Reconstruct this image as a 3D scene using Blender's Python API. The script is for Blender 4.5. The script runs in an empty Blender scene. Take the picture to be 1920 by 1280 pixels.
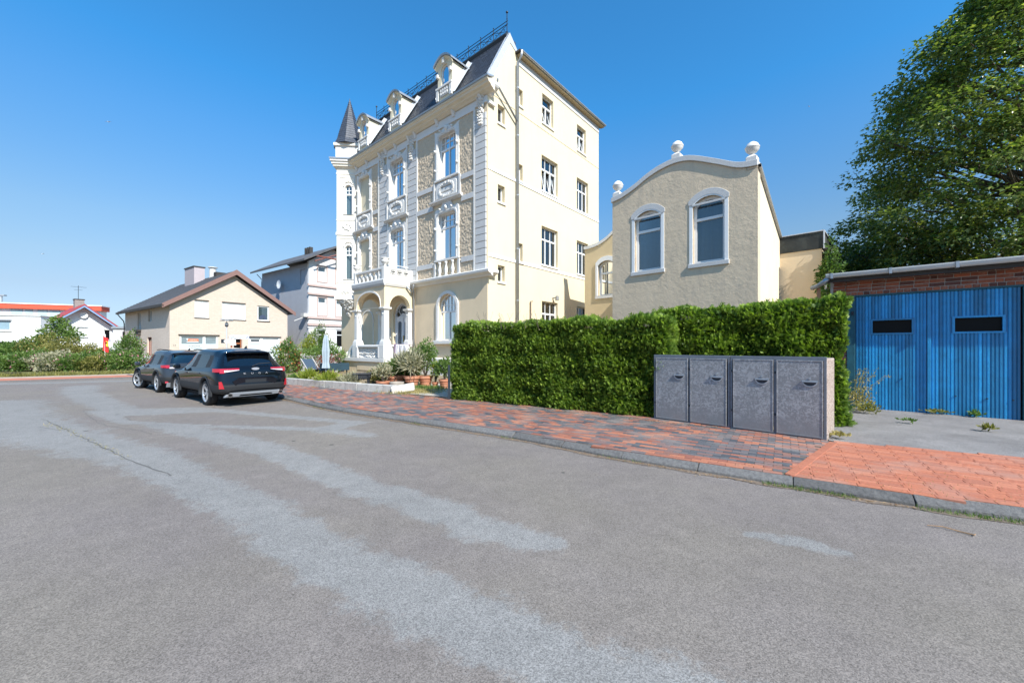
import bpy, bmesh, math, random
import numpy as np
from mathutils import Vector, Matrix
from mathutils.geometry import tessellate_polygon
R = random.Random(7)
NR = np.random.default_rng(7)
PI = math.pi
S = bpy.context.scene
COL = S.collection

# ------------------------------------------------------------------ camera
cam_d = bpy.data.cameras.new('camera'); cam = bpy.data.objects.new('camera', cam_d); COL.objects.link(cam)
cam.location = (0, 0, 1.6); cam.rotation_euler = (PI/2, 0, 0)
cam_d.lens = 14; cam_d.sensor_width = 36; cam_d.shift_y = 0.0052; cam_d.clip_start = 0.05; cam_d.clip_end = 3000
S.camera = cam
# ------------------------------------------------------------------ sky + sun
EL, SX, SY = math.radians(42.8), .568, -.823
world = bpy.data.worlds.new('World'); S.world = world; world.use_nodes = True
nt = world.node_tree; bg = nt.nodes['Background']
sky = nt.nodes.new('ShaderNodeTexSky'); sky.sky_type = 'NISHITA'; sky.sun_disc = False
sky.sun_elevation = EL; sky.sun_rotation = math.atan2(SX, SY)
sky.air_density = 1.0; sky.dust_density = 0.35; sky.ozone_density = 2.6; sky.altitude = 0
tcw = nt.nodes.new('ShaderNodeTexCoord'); sep = nt.nodes.new('ShaderNodeSeparateXYZ'); rmp = nt.nodes.new('ShaderNodeValToRGB'); mul = nt.nodes.new('ShaderNodeMix')
mul.data_type = 'RGBA'; mul.blend_type = 'MULTIPLY'; mul.inputs[0].default_value = 1
nt.links.new(tcw.outputs['Generated'], sep.inputs[0]); nt.links.new(sep.outputs['Z'], rmp.inputs[0])
els = rmp.color_ramp.elements; els[0].position = 0; els[0].color = (.27, .357, .54, 1); els[1].position = 1; els[1].color = (.24, .76, 1, 1)
for p_, c_ in ((.104, (.40, .405, .45)), (.16, (.46, .485, .49)), (.234, (.475, .568, .585)), (.41, (.334, .70, .87)), (.5, (.225, .75, .99))):
    e_ = els.new(p_); e_.color = (*c_, 1)
nt.links.new(sky.outputs[0], mul.inputs[6]); nt.links.new(rmp.outputs[0], mul.inputs[7]); nt.links.new(mul.outputs[2], bg.inputs['Color'])
bg.inputs['Strength'].default_value = 0.15
sd = bpy.data.lights.new('sun', 'SUN'); sun = bpy.data.objects.new('sun', sd); COL.objects.link(sun)
sd.energy = 4.2; sd.angle = math.radians(.53); sd.color = (1, .965, .9)
sv = Vector((math.cos(EL)*SX, math.cos(EL)*SY, math.sin(EL)))
sun.rotation_euler = sv.to_track_quat('Z', 'Y').to_euler(); sun.location = (20, -30, 40)
S.view_settings.view_transform = 'Standard'; S.view_settings.look = 'None'
S.view_settings.exposure = 0.8; S.view_settings.gamma = 1; S.view_settings.use_curve_mapping = False
S.cycles.max_bounces = 6; S.cycles.transparent_max_bounces = 12
S.cycles.caustics_reflective = False; S.cycles.caustics_refractive = False

# ------------------------------------------------------------------ materials
MATS = {}
def mat(name, col, rough=.85, var=.0, vscale=3., bump=0., bscale=40., metal=0., spec=.4, detail=3, coat=0., dirt=None, ob='Object', rnd=0., streak=1.):
    """principled with noise colour variation, optional bump and dirt colour patches"""
    if name in MATS: return MATS[name]
    m = bpy.data.materials.new(name); m.use_nodes = True; t = m.node_tree; b = t.nodes['Principled BSDF']
    b.inputs['Roughness'].default_value = rough; b.inputs['Metallic'].default_value = metal
    b.inputs['Specular IOR Level'].default_value = spec; b.inputs['Coat Weight'].default_value = coat
    b.inputs['Coat Roughness'].default_value = .03
    b.inputs['Base Color'].default_value = (*col, 1)
    tc = t.nodes.new('ShaderNodeTexCoord'); co = tc.outputs[ob]
    last = None
    if var > 0 or dirt or rnd > 0:
        n = t.nodes.new('ShaderNodeTexNoise'); n.inputs['Scale'].default_value = vscale; n.inputs['Detail'].default_value = 6; n.inputs['Roughness'].default_value = .65
        t.links.new(co, n.inputs['Vector'])
        mr = t.nodes.new('ShaderNodeMapRange'); mr.inputs[1].default_value = .3; mr.inputs[2].default_value = .7
        mr.inputs[3].default_value = 1-var; mr.inputs[4].default_value = 1+var; t.links.new(n.outputs['Fac'], mr.inputs[0])
        fac = mr.outputs[0]
        if rnd > 0:
            oi = t.nodes.new('ShaderNodeObjectInfo'); r2 = t.nodes.new('ShaderNodeMapRange')
            r2.inputs[3].default_value = 1-rnd; r2.inputs[4].default_value = 1+rnd; t.links.new(oi.outputs['Random'], r2.inputs[0])
            mm = t.nodes.new('ShaderNodeMath'); mm.operation = 'MULTIPLY'; t.links.new(fac, mm.inputs[0]); t.links.new(r2.outputs[0], mm.inputs[1]); fac = mm.outputs[0]
        vm = t.nodes.new('ShaderNodeVectorMath'); vm.operation = 'SCALE'; vm.inputs[0].default_value = col
        t.links.new(fac, vm.inputs['Scale']); last = vm.outputs[0]
        if dirt:
            dcol, amt, ds = dirt
            n2 = t.nodes.new('ShaderNodeTexNoise'); n2.inputs['Scale'].default_value = ds; n2.inputs['Detail'].default_value = 8; n2.inputs['Roughness'].default_value = .7
            mpg = t.nodes.new('ShaderNodeMapping'); mpg.inputs['Scale'].default_value = (1, 1, streak); t.links.new(co, mpg.inputs[0]); t.links.new(mpg.outputs[0], n2.inputs['Vector'])
            m2 = t.nodes.new('ShaderNodeMapRange'); m2.inputs[1].default_value = .52; m2.inputs[2].default_value = .72; m2.inputs[4].default_value = amt
            t.links.new(n2.outputs['Fac'], m2.inputs[0])
            mx = t.nodes.new('ShaderNodeMix'); mx.data_type = 'RGBA'; t.links.new(m2.outputs[0], mx.inputs[0]); t.links.new(last, mx.inputs[6]); mx.inputs[7].default_value = (*dcol, 1); last = mx.outputs[2]
        t.links.new(last, b.inputs['Base Color'])
    if bump > 0:
        n = t.nodes.new('ShaderNodeTexNoise'); n.inputs['Scale'].default_value = bscale; n.inputs['Detail'].default_value = detail; n.inputs['Roughness'].default_value = .7
        t.links.new(co, n.inputs['Vector'])
        bp = t.nodes.new('ShaderNodeBump'); bp.inputs['Strength'].default_value = bump; bp.inputs['Distance'].default_value = .02
        t.links.new(n.outputs['Fac'], bp.inputs['Height']); t.links.new(bp.outputs[0], b.inputs['Normal'])
    MATS[name] = m; return m

def leafmat(name, c1, c2, trans=.35, rough=.45, vs=1.5):
    """foliage: colour per object-space noise + per-leaf attribute, some light passing through"""
    m = bpy.data.materials.new(name); m.use_nodes = True; t = m.node_tree; b = t.nodes['Principled BSDF']; out = t.nodes['Material Output']
    at = t.nodes.new('ShaderNodeAttribute'); at.attribute_name = 'tint'
    mx = t.nodes.new('ShaderNodeMix'); mx.data_type = 'RGBA'; mx.inputs[6].default_value = (*c1, 1); mx.inputs[7].default_value = (*c2, 1)
    t.links.new(at.outputs['Fac'], mx.inputs[0]); t.links.new(mx.outputs[2], b.inputs['Base Color'])
    b.inputs['Roughness'].default_value = rough; b.inputs['Specular IOR Level'].default_value = .35
    tr = t.nodes.new('ShaderNodeBsdfTranslucent'); vm = t.nodes.new('ShaderNodeVectorMath'); vm.operation = 'MULTIPLY'; vm.inputs[1].default_value = (1.5, 1.7, .6)
    t.links.new(mx.outputs[2], vm.inputs[0]); t.links.new(vm.outputs[0], tr.inputs['Color'])
    ms = t.nodes.new('ShaderNodeMixShader'); ms.inputs[0].default_value = trans
    t.links.new(b.outputs[0], ms.inputs[1]); t.links.new(tr.outputs[0], ms.inputs[2]); t.links.new(ms.outputs[0], out.inputs['Surface'])
    MATS[name] = m; return m

def glassmat(name, tint=(.6, .72, .75), refl=.12, body=(.02, .03, .035), bodyfac=.25):
    """window glass: mirror reflection by fresnel over a see-through pane"""
    m = bpy.data.materials.new(name); m.use_nodes = True; t = m.node_tree; out = t.nodes['Material Output']; t.nodes.remove(t.nodes['Principled BSDF'])
    gl = t.nodes.new('ShaderNodeBsdfGlossy'); gl.inputs['Roughness'].default_value = .01
    tr = t.nodes.new('ShaderNodeBsdfTransparent'); tr.inputs['Color'].default_value = (*tint, 1)
    df = t.nodes.new('ShaderNodeBsdfDiffuse'); df.inputs['Color'].default_value = (*body, 1)
    m1 = t.nodes.new('ShaderNodeMixShader'); m1.inputs[0].default_value = bodyfac; t.links.new(tr.outputs[0], m1.inputs[1]); t.links.new(df.outputs[0], m1.inputs[2])
    lw = t.nodes.new('ShaderNodeFresnel'); lw.inputs['IOR'].default_value = 1.9
    ad = t.nodes.new('ShaderNodeMath'); ad.operation = 'ADD'; ad.inputs[1].default_value = refl; ad.use_clamp = True; t.links.new(lw.outputs[0], ad.inputs[0])
    m2 = t.nodes.new('ShaderNodeMixShader'); t.links.new(ad.outputs[0], m2.inputs[0]); t.links.new(m1.outputs[0], m2.inputs[1]); t.links.new(gl.outputs[0], m2.inputs[2])
    t.links.new(m2.outputs[0], out.inputs['Surface']); MATS[name] = m; return m

# ------------------------------------------------------------------ builders
def setp(o, label=None, cat=None, group=None, kind=None):
    if label: o['label'] = label
    if cat: o['category'] = cat
    if group: o['group'] = group
    if kind: o['kind'] = kind
    return o
def thing(name, label, cat, loc=(0, 0, 0), rot=0, group=None):
    o = bpy.data.objects.new(name, None); COL.objects.link(o); o.location = loc; o.rotation_euler = (0, 0, rot)
    o.empty_display_size = .2
    return setp(o, label, cat, group)
def copy_tree(o, parent=None):
    c = o.copy(); COL.objects.link(c)
    if parent: c.parent = parent
    for ch in list(o.children): copy_tree(ch, c)
    return c
ident = lambda a, c, b: (a, c, b)

class MB:
    """collects geometry through a wall map (a along, c outward, b up) -> local xyz"""
    def __init__(s, mp=ident): s.v = []; s.f = []; s.mp = mp; s.mi = []; s.cur = 0
    def add(s, pts, faces):
        n = len(s.v); s.v += [s.mp(*p) for p in pts]; s.f += [tuple(i+n for i in f) for f in faces]; s.mi += [s.cur]*len(faces); return s
    def box(s, a0, a1, c0, c1, b0, b1):
        return s.add([(a0, c0, b0), (a1, c0, b0), (a1, c1, b0), (a0, c1, b0), (a0, c0, b1), (a1, c0, b1), (a1, c1, b1), (a0, c1, b1)],
                     [(0, 3, 2, 1), (4, 5, 6, 7), (0, 1, 5, 4), (1, 2, 6, 5), (2, 3, 7, 6), (3, 0, 4, 7)])
    def quad(s, *p): return s.add(p, [tuple(range(len(p)))])
    def prism(s, prof, a0, a1, axis='a'):
        """closed profile swept along an axis. axis a: prof=(c,b); c: prof=(a,b); b: prof=(a,c)"""
        g = {'a': lambda p, t: (t, p[0], p[1]), 'c': lambda p, t: (p[0], t, p[1]), 'b': lambda p, t: (p[0], p[1], t)}[axis]
        n = len(prof); pts = [g(p, a0) for p in prof]+[g(p, a1) for p in prof]
        fs = [(i, (i+1) % n, (i+1) % n+n, i+n) for i in range(n)]
        tri = tessellate_polygon([[Vector((p[0], p[1], 0)) for p in prof]])
        fs += [tuple(x) for x in tri]+[tuple(i+n for i in x) for x in tri]
        return s.add(pts, fs)
    def ring(s, outer, inner, c0, c1):
        """flat ring between two matching outlines in the wall plane, with thickness"""
        n = len(outer)
        pts = [(p[0], c1, p[1]) for p in outer]+[(p[0], c1, p[1]) for p in inner]+[(p[0], c0, p[1]) for p in outer]+[(p[0], c0, p[1]) for p in inner]
        fs = []
        for i in range(n):
            j = (i+1) % n
            fs += [(i, j, j+n, i+n), (i+2*n, i+3*n, j+3*n, j+2*n), (i, i+2*n, j+2*n, j), (i+n, j+n, j+3*n, i+3*n)]
        return s.add(pts, fs)
    def tube(s, path, r, n=8, cap=True):
        path = [Vector(p) for p in path]; pts = []; fs = []
        rr = r if isinstance(r, (list, tuple)) else [r]*len(path)
        for i, p in enumerate(path):
            d = (path[min(i+1, len(path)-1)]-path[max(i-1, 0)]).normalized()
            up = Vector((0, 0, 1)) if abs(d.z) < .95 else Vector((1, 0, 0))
            x = d.cross(up).normalized(); y = d.cross(x).normalized()
            pts += [tuple(p+rr[i]*(math.cos(2*PI*k/n)*x+math.sin(2*PI*k/n)*y)) for k in range(n)]
        for i in range(len(path)-1):
            for k in range(n): fs.append((i*n+k, i*n+(k+1) % n, (i+1)*n+(k+1) % n, (i+1)*n+k))
        if cap: fs += [tuple(range(n)), tuple(range((len(path)-1)*n, len(path)*n))]
        return s.add(pts, fs)
    def lathe(s, prof, a, c, n=16, flip=None):
        """(r, b) profile turned about the vertical at a, c"""
        pts = []; fs = []
        for r, b in prof: pts += [(a+r*math.cos(2*PI*k/n), c+r*math.sin(2*PI*k/n), b) for k in range(n)]
        for i in range(len(prof)-1):
            for k in range(n): fs.append((i*n+k, i*n+(k+1) % n, (i+1)*n+(k+1) % n, (i+1)*n+k))
        fs += [tuple(range(n)), tuple(range((len(prof)-1)*n, len(prof)*n))]
        return s.add(pts, fs)
    def plate(s, outline, holes, c0, c1, back=True):
        """wall slab in the a/b plane with holes; outline and holes are (a,b) lists"""
        loops = [outline]+list(holes); flat = [p for l in loops for p in l]
        tri = tessellate_polygon([[Vector((p[0], p[1], 0)) for p in l] for l in loops])
        n = len(flat)
        pts = [(p[0], c1, p[1]) for p in flat]; fs = [tuple(x) for x in tri]
        pts += [(p[0], c0, p[1]) for p in flat]
        if back: fs += [tuple(i+n for i in x) for x in tri]
        o = 0
        for l in loops:
            m = len(l)
            for i in range(m): fs.append((o+i, o+(i+1) % m, o+(i+1) % m+n, o+i+n))
            o += m
        return s.add(pts, fs)
    def build(s, name, material, parent=None, smooth=False, kind=None, label=None, bevel=0, recalc=True, auto=None):
        me = bpy.data.meshes.new(name); me.from_pydata(s.v, [], s.f)
        mats = material if isinstance(material, (list, tuple)) else [material]
        for m in mats: me.materials.append(m)
        if len(mats) > 1: me.polygons.foreach_set('material_index', s.mi)
        if recalc:
            bm = bmesh.new(); bm.from_mesh(me); bmesh.ops.remove_doubles(bm, verts=bm.verts, dist=1e-5) if recalc == 'weld' else None
            bmesh.ops.recalc_face_normals(bm, faces=bm.faces); bm.to_mesh(me); bm.free()
        if smooth or auto: me.polygons.foreach_set('use_smooth', [True]*len(me.polygons))
        if auto:
            me.set_sharp_from_angle(angle=math.radians(auto))
        me.update()
        o = bpy.data.objects.new(name, me); COL.objects.link(o)
        if parent: o.parent = parent
        if bevel:
            b = o.modifiers.new('bevel', 'BEVEL'); b.width = bevel; b.segments = 2; b.limit_method = 'ANGLE'
        return setp(o, label, None, None, kind)

def arch(a0, a1, b0, b1, rise, n=10):
    """outline from bottom-left round: b1 = crown height, rise = arch height (0 = flat)"""
    p = [(a0, b0), (a1, b0)]
    w = (a1-a0)/2; cx = (a0+a1)/2
    if rise <= 0: return p+[(a1, b1), (a0, b1)]
    if rise >= w*.98: rr, cy, th = w, b1-w, PI/2
    else:
        rr = (w*w+rise*rise)/(2*rise); cy = b1-rr; th = math.asin(min(1, w/rr))
    for i in range(n+1):
        t = th-2*th*i/n; p.append((cx+rr*math.sin(t), cy+rr*math.cos(t)))
    return p
def soft(a0, a1, b0, b1, r=.18, n=4):
    """rect with rounded upper corners"""
    p = [(a0, b0), (a1, b0)]
    for i in range(n+1):
        t = PI/2*i/n; p.append((a1-r+r*math.cos(t), b1-r+r*math.sin(t)))
    for i in range(n+1):
        t = PI/2+PI/2*i/n; p.append((a0+r+r*math.cos(t), b1-r+r*math.sin(t)))
    return p

def window(parent, mp, a0, a1, b0, b1, rec=.2, rise=0, round_=0, transom=None, lower=2, grid=(4, 2), fw=.07, fmat=None, gmat=None,
           curtain=True, sill=True, tilt=0, sillmat=None, sillw=.05, sillout=.06, thick=.07, name='window', blind=None, upper=1):
    """frame (the part) with panes, glazing bars, sill and curtain as sub-parts"""
    fmat = fmat or M_white; gmat = gmat or M_glass
    def outl(d):
        if round_: return soft(a0+d, a1-d, b0+d, b1-d, max(.02, round_-d))
        return arch(a0+d, a1-d, b0+d, b1-d, rise*(1-d*.6/max(rise, .2)) if rise else 0)
    c1 = -rec; c0 = c1-thick
    m = MB(mp); m.ring(outl(0), outl(fw), c0, c1)
    tb = transom
    if tb: m.box(a0+fw, a1-fw, c0, c1+.015, tb-.045, tb+.045)
    lo_t = (tb-.045) if tb else b1-fw
    xs = [a0+fw+(a1-a0-2*fw)*i/lower for i in range(lower+1)]
    tops = b1-fw-(0 if tb else rise)
    for x in xs[1:-1]: m.box(x-.035, x+.035, c0, c1+.01, b0+fw, lo_t if tb else b1-fw-rise*.15)
    W = m.build(name, fmat, parent)
    # panes of the lower lights
    for i in range(lower):
        p = MB(mp); x0, x1 = xs[i]+(.035 if i else 0), xs[i+1]-(.035 if i < lower-1 else 0)
        if tilt:                                        # bottom-hung sash tilted in
            q = MB(mp); hh = lo_t-b0-fw; dx = -tilt
            q.add([(x0, c1-.01, b0+fw), (x1, c1-.01, b0+fw), (x1, c1-.01+dx, lo_t), (x0, c1-.01+dx, lo_t),
                   (x0+.05, c1-.01, b0+fw+.05), (x1-.05, c1-.01, b0+fw+.05), (x1-.05, c1-.01+dx, lo_t-.05), (x0+.05, c1-.01+dx, lo_t-.05)],
                  [(0, 1, 5, 4), (1, 2, 6, 5), (2, 3, 7, 6), (3, 0, 4, 7)])
            q.build('sash', fmat, W)
            p.quad((x0+.05, c1-.02, b0+fw+.05), (x1-.05, c1-.02, b0+fw+.05), (x1-.05, c1-.02+dx, lo_t-.05), (x0+.05, c1-.02+dx, lo_t-.05))
        elif tb or not (rise or round_): p.quad((x0, c1-.04, b0+fw), (x1, c1-.04, b0+fw), (x1, c1-.04, lo_t), (x0, c1-.04, lo_t))
        else:
            if i: continue
            ol = outl(fw); p.add([(q_[0], c1-.04, q_[1]) for q_ in ol], [tuple(range(len(ol)))])
        p.build('pane', gmat, W, recalc=False)
    if tb:
        ol = [q for q in outl(fw) if q[1] > tb+.045]; ol = [(a0+fw, tb+.045), (a1-fw, tb+.045)]+ol
        MB(mp).add([(q[0], c1-.04, q[1]) for q in ol], [tuple(range(len(ol)))]).build('upper_pane', gmat, W, recalc=False)
        nx, ny = grid
        if nx > 1 or ny > 1:
            g = MB(mp); w = a1-a0-2*fw; top = b1-fw
            for i in range(1, nx):
                x = a0+fw+w*i/nx; k = abs(x-(a0+a1)/2)/(w/2)
                g.box(x-.018, x+.018, c1-.05, c1-.005, tb+.045, top-(rise*k*k*.9 if rise else 0))
            for j in range(1, ny):
                z = tb+.045+(top-(rise*.35 if rise else 0)-tb-.045)*j/ny; g.box(a0+fw, a1-fw, c1-.048, c1-.008, z-.018, z+.018)
            g.build('glazing_bar', fmat, W)
    if sill:
        MB(mp).box(a0-sillw, a1+sillw, -rec+.002, sillout, b0-.09, b0-.002).build('sill', sillmat or M_white, W)
    if blind:
        bm_ = MB(mp); bb = blind
        bm_.box(a0+fw, a1-fw, c1-.02, c1-.005, bb, (tb if tb else b1)-fw*.5).build('roller_shutter', M_shutter, W)
    elif curtain:
        for side in (0, 1):
            cu = MB(mp); n = 8; wd = (a1-a0)*(.26 if curtain is True else curtain)
            x0 = a0+fw*.5 if side == 0 else a1-fw*.5-wd
            pts = []; top = b1-rise-.03 if curtain is True else b1-.04
            for k in range(n+1):
                x = x0+wd*k/n; c = c1-.16+.03*math.sin(k*2.4+a0*7+side)
                pts += [(x, c, b0+.03), (x, c, top)]
            cu.add(pts, [(2*k, 2*k+2, 2*k+3, 2*k+1) for k in range(n)]); cu.build('curtain', M_curtl if curtain is not True else M_curtain, W, smooth=True, recalc=False)
    return W

def surround(parent, mp, a0, a1, b0, b1, w=.2, out=.07, rise=0, round_=0, name='window_surround', bottom=True, m_=None, inn=0.0):
    if round_: o = soft(a0-w, a1+w, b0-(w if bottom else 0), b1+w, round_+w*.6); i = soft(a0-inn, a1+inn, b0, b1+inn, round_)
    else: o = arch(a0-w, a1+w, b0-(w if bottom else 0), b1+w, rise*1.15 if rise else 0); i = arch(a0-inn, a1+inn, b0, b1+inn, rise)
    return MB(mp).ring(o, i, .002, out).build(name, m_ or M_trim, parent)

# shared materials
M_white = mat('white_frame', (.82, .82, .8), .35, .03, 5, spec=.5)
M_trim = mat('white_stucco_trim', (.74, .715, .67), .75, .04, 2, .25, 60, dirt=((.52, .48, .42), .25, 1.3))
M_trimg = mat('pale_grey_stucco', (.58, .57, .55), .8, .05, 3, .3, 50)
M_cream = mat('cream_plaster', (.72, .62, .43), .9, .035, .8, .12, 60, dirt=((.60, .50, .34), .3, 1.6), streak=.18)
M_beige = mat('ground_floor_plaster', (.75, .60, .405), .9, .05, 1.2, .25, 35, dirt=((.45, .37, .26), .3, 1.6), streak=.3)
M_glass = glassmat('window_glass', tint=(.5, .62, .68), refl=.07, body=(.015, .03, .04), bodyfac=.3)
M_glassf = glassmat('far_window_glass', refl=.1, body=(.05, .08, .09), bodyfac=.75)
M_curtain = mat('curtain_cloth', (.30, .33, .35), .9, .05, 8)
M_shutter = mat('roller_shutter_white', (.78, .79, .78), .6, .02, 3)
M_curtl = mat('pale_curtain_cloth', (.50, .55, .58), .9, .05, 8)
M_zinc = mat('zinc_sheet', (.42, .44, .46), .45, .1, 6, .05, 30, metal=.6)
M_zincl = mat('pale_zinc_flashing', (.6, .62, .64), .5, .08, 6, metal=.3)
M_slate = mat('slate', (.055, .062, .078), .45, .25, 6, .3, 50, spec=.5, rnd=.15)
M_iron = mat('dark_iron', (.025, .035, .045), .5, .2, 20)
M_darkwood = mat('dark_fascia', (.05, .045, .04), .7, .2, 9)
M_dark = mat('dark_void', (.015, .015, .016), .9)
# ================================================================== the villa
VILLA = (-1.1459, 18.6); VA = math.atan2(.6486918, -.7610512)
villa = thing('villa', 'tall cream and beige stucco villa with slate mansard roof, balcony porch and corner spire', 'house', (*VILLA, 0), VA)
FRONT = ident
SIDE = lambda a, c, b: (-c, -a, b)              # right-hand side wall: a = distance back from the corner
HU = 14.1; HT = 10.74
# front wall -------------------------------------------------------
fo = []   # front openings
A_ = (2.14, 3.52); C_ = (6.62, 7.98); E_ = (10.3, 11.62)
for z0, z1 in ((10.30, 12.55), (6.12, 8.5)):
    for a in (A_, C_, E_): fo.append(soft(a[0], a[1], z0, z1, .2))
fo.append(arch(2.14, 3.54, 1.93, 4.32, .6))
fo.append(arch(6.2, 7.7, 1.04, 4.15, .62))
MB(FRONT).plate([(0, 0), (HU, 0), (HU, 13.4), (0, 13.4)], fo, -.32, 0).build('front_wall', M_beige, villa)
# side wall
so = []
SW = [('tall', 4.27, 5.85, 10.2, 12.15), ('tall', 4.27, 5.85, 6.14, 8.25), ('tall', 4.3, 5.85, 2.2, 4.12),
      ('two', 4.33, 5.4, 13.95, 15.55), ('tall', 7.95, 9.35, 10.1, 12.1), ('tall', 7.95, 9.35, 6.14, 8.2), ('tall', 7.95, 9.35, 2.2, 4.1), ('two', 7.98, 9.06, 13.82, 15.4)]
SS = [(.72, 1.22, 12.4, 13.28), (.72, 1.22, 8.6, 9.42), (.72, 1.22, 4.75, 5.54), (2.2, 2.62, 13.95, 14.8), (2.2, 2.62, 10.1, 10.95), (2.2, 2.62, 5.94, 6.9)]
for k, a0, a1, b0, b1 in SW: so.append([(a0, b0), (a1, b0), (a1, b1), (a0, b1)])
for a0, a1, b0, b1 in SS: so.append([(a0, b0), (a1, b0), (a1, b1), (a0, b1)])
MB(SIDE).plate([(.322, 0), (HT, 0), (HT, 16.38), (2.2, 16.38), (1.56, 17.0), (.322, 14.5)], so, -.3, -.002).build('side_wall', M_cream, villa)
MB(FRONT).box(0.001, .3, -.322, -.001, 13.402, 13.9).build('corner_wall', M_cream, villa)
MB(SIDE).box(.001, .32, -.02, .004, 0, 13.35).build('corner_wall', M_cream, villa)
MB(FRONT).box(HU-.3, HU-.001, -HT, -.322, 0, 16.3).box(.302, HU-.302, -HT, -HT+.3, 0, 16.3).build('rear_wall', M_cream, villa)
MB(FRONT).box(.31, HU-.31, -HT+.3, -.33, 5.0, 5.15).box(.31, HU-.31, -HT+.3, -.33, 9.2, 9.35).box(.31, HU-.31, -HT+.3, -.33, 13.2, 13.35).box(.31, HU-.31, -5.2, -5.1, 0.1, 16).build('inner_floor', M_dark, villa)
# flat rear roof with eaves and gutter
MB(FRONT).box(-.34, HU+.3, -HT-.3, -2.0, 16.42, 16.5).build('roof', M_darkwood, villa)
MB(SIDE).box(2.15, HT+.28, .002, .28, 16.34, 16.418).build('soffit', mat('soffit_boards', (.42, .33, .2), .8, .1, 10), villa)
MB(SIDE).prism([(.32+.08*math.cos(t), 16.49+.08*math.sin(t)) for t in [PI+PI*i/6 for i in range(7)]]+[(.385, 16.49), (.33, 16.49)], 2.1, HT+.35).build('gutter', M_zinc, villa)
MB(SIDE).box(2.3, HT, -.005, .03, 15.95, 16.338).build('wall_band', M_trimg, villa)
# string bands across the side
for z in (9.93, 5.84): MB(SIDE).box(.02, HT, -.004, .03, z, z+.14).build('wall_band', M_white, villa)
MB(SIDE).box(.3, HT, -.004, .015, 13.55, 13.6).build('wall_band', M_cream, villa)
# side windows
for i, (k, a0, a1, b0, b1) in enumerate(SW):
    if k == 'tall': window(villa, SIDE, a0, a1, b0, b1, rec=.17, transom=b1-.68, lower=3, grid=(3, 1), tilt=.22 if i == 0 else 0, fw=.06)
    else: window(villa, SIDE, a0, a1, b0, b1, rec=.17, transom=b1-.55, lower=2, grid=(1, 1), tilt=.2, fw=.06)
for a0, a1, b0, b1 in SS: window(villa, SIDE, a0, a1, b0, b1, rec=.2, lower=1, fw=.06, curtain=False)
# roller box and wall lamp arm on the side
MB(SIDE).box(2.05, 2.17, .14, .26, 0, .01).build('pipe_foot', M_zinc, villa)
MB(SIDE).tube([(2.06, .42, 16.4), (2.06, .36, 16.15), (2.06, .13, 15.9), (2.06, .13, 0)], .065, 10).build('downpipe', M_zinc, villa, smooth=True)
MB(SIDE).tube([(.3, .38, 14.12), (.45, .2, 13.98), (2.0, .13, 12.95)], .05, 8).build('branch_pipe', M_zinc, villa, smooth=True)
for z in (1.5, 3.9, 6.5, 9.2, 12.2, 14.6): MB(SIDE).tube([(2.06, .13, z), (2.06, .13, z+.06)], .08, 10).build('pipe_clip', M_zinc, villa)
MB(SIDE).tube([(3.2, .08, 0), (3.2, .08, 4.0), (3.3, .12, 4.0)], .03, 6).build('vent_pipe', mat('rust_pipe', (.12, .08, .06), .8), villa)
MB(SIDE).box(5.3, 5.4, .002, .3, 4.35, 4.4).lathe([(.02, 4.2), (.12, 4.22), (.1, 4.45), (.02, 4.5)], 5.35, .3, 10).build('wall_lamp', mat('lamp_metal', (.25, .25, .24), .5), villa)

# roughcast fields ---------------------------------------------------
M_rough = mat('roughcast_render', (.62, .50, .36), .95, .12, 14, .5, 60)
def roughcast(a0, a1, b0, b1, skip=(), amp=.055, cell=.042):
    na, nb = max(2, int((a1-a0)/cell)), max(2, int((b1-b0)/cell))
    g = NR.random((nb+1, na+1)); g = g**1.6
    k = (g*1.2+np.roll(g, 1, 0)*.8+np.roll(g, 1, 1)*.5)/2.5
    k = (k-k.min())/(k.max()-k.min())
    v = []; f = []
    for j in range(nb+1):
        for i in range(na+1):
            v.append((a0+(a1-a0)*i/na, .012+amp*k[j, i], b0+(b1-b0)*j/nb))
    for j in range(nb):
        for i in range(na):
            ca, cb = a0+(a1-a0)*(i+.5)/na, b0+(b1-b0)*(j+.5)/nb
            if any(s[0] < ca < s[1] and s[2] < cb < s[3] for s in skip): continue
            q = j*(na+1)+i; f.append((q, q+na+1, q+na+2, q+1))
    m = MB(FRONT); m.add(v, f); return m.build('roughcast_panel', M_rough, villa, smooth=True, recalc=False, kind='stuff')
def bay(u0, u1, op, tiers=((5.25, 5.77), (6.02, 8.78), (9.04, 9.85), (10.09, 12.95))):
    so_ = [(op[0]-.2, op[1]+.2, 5.0, 9.95), (op[0]-.2, op[1]+.2, 9.0, 12.65)]
    for b0, b1 in tiers: roughcast(u0, u1, b0, b1, so_)
    # edge strips and bands
    m = MB(FRONT); m.box(u0-.1, u0+.0, .002, .085, 5.2, 13.03); m.box(u1, u1+.1, .002, .085, 5.2, 13.03); m.box(u0, u1, .003, .084, 12.93, 13.03)
    m.build('panel_border', M_trim, villa)
    for z0, z1 in ((5.77, 6.02), (8.78, 9.04), (9.85, 10.09)):
        for x0, x1 in ((u0+.002, op[0]-.42), (op[1]+.42, u1-.002)):
            if x1-x0 > .06: MB(FRONT).box(x0, x1, .002, .088, z0, z1).build('panel_band', M_trimg, villa)
bay(.86, 5.3, A_); bay(6.36, 8.21, C_); bay(9.3, 12.1, E_)
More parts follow.
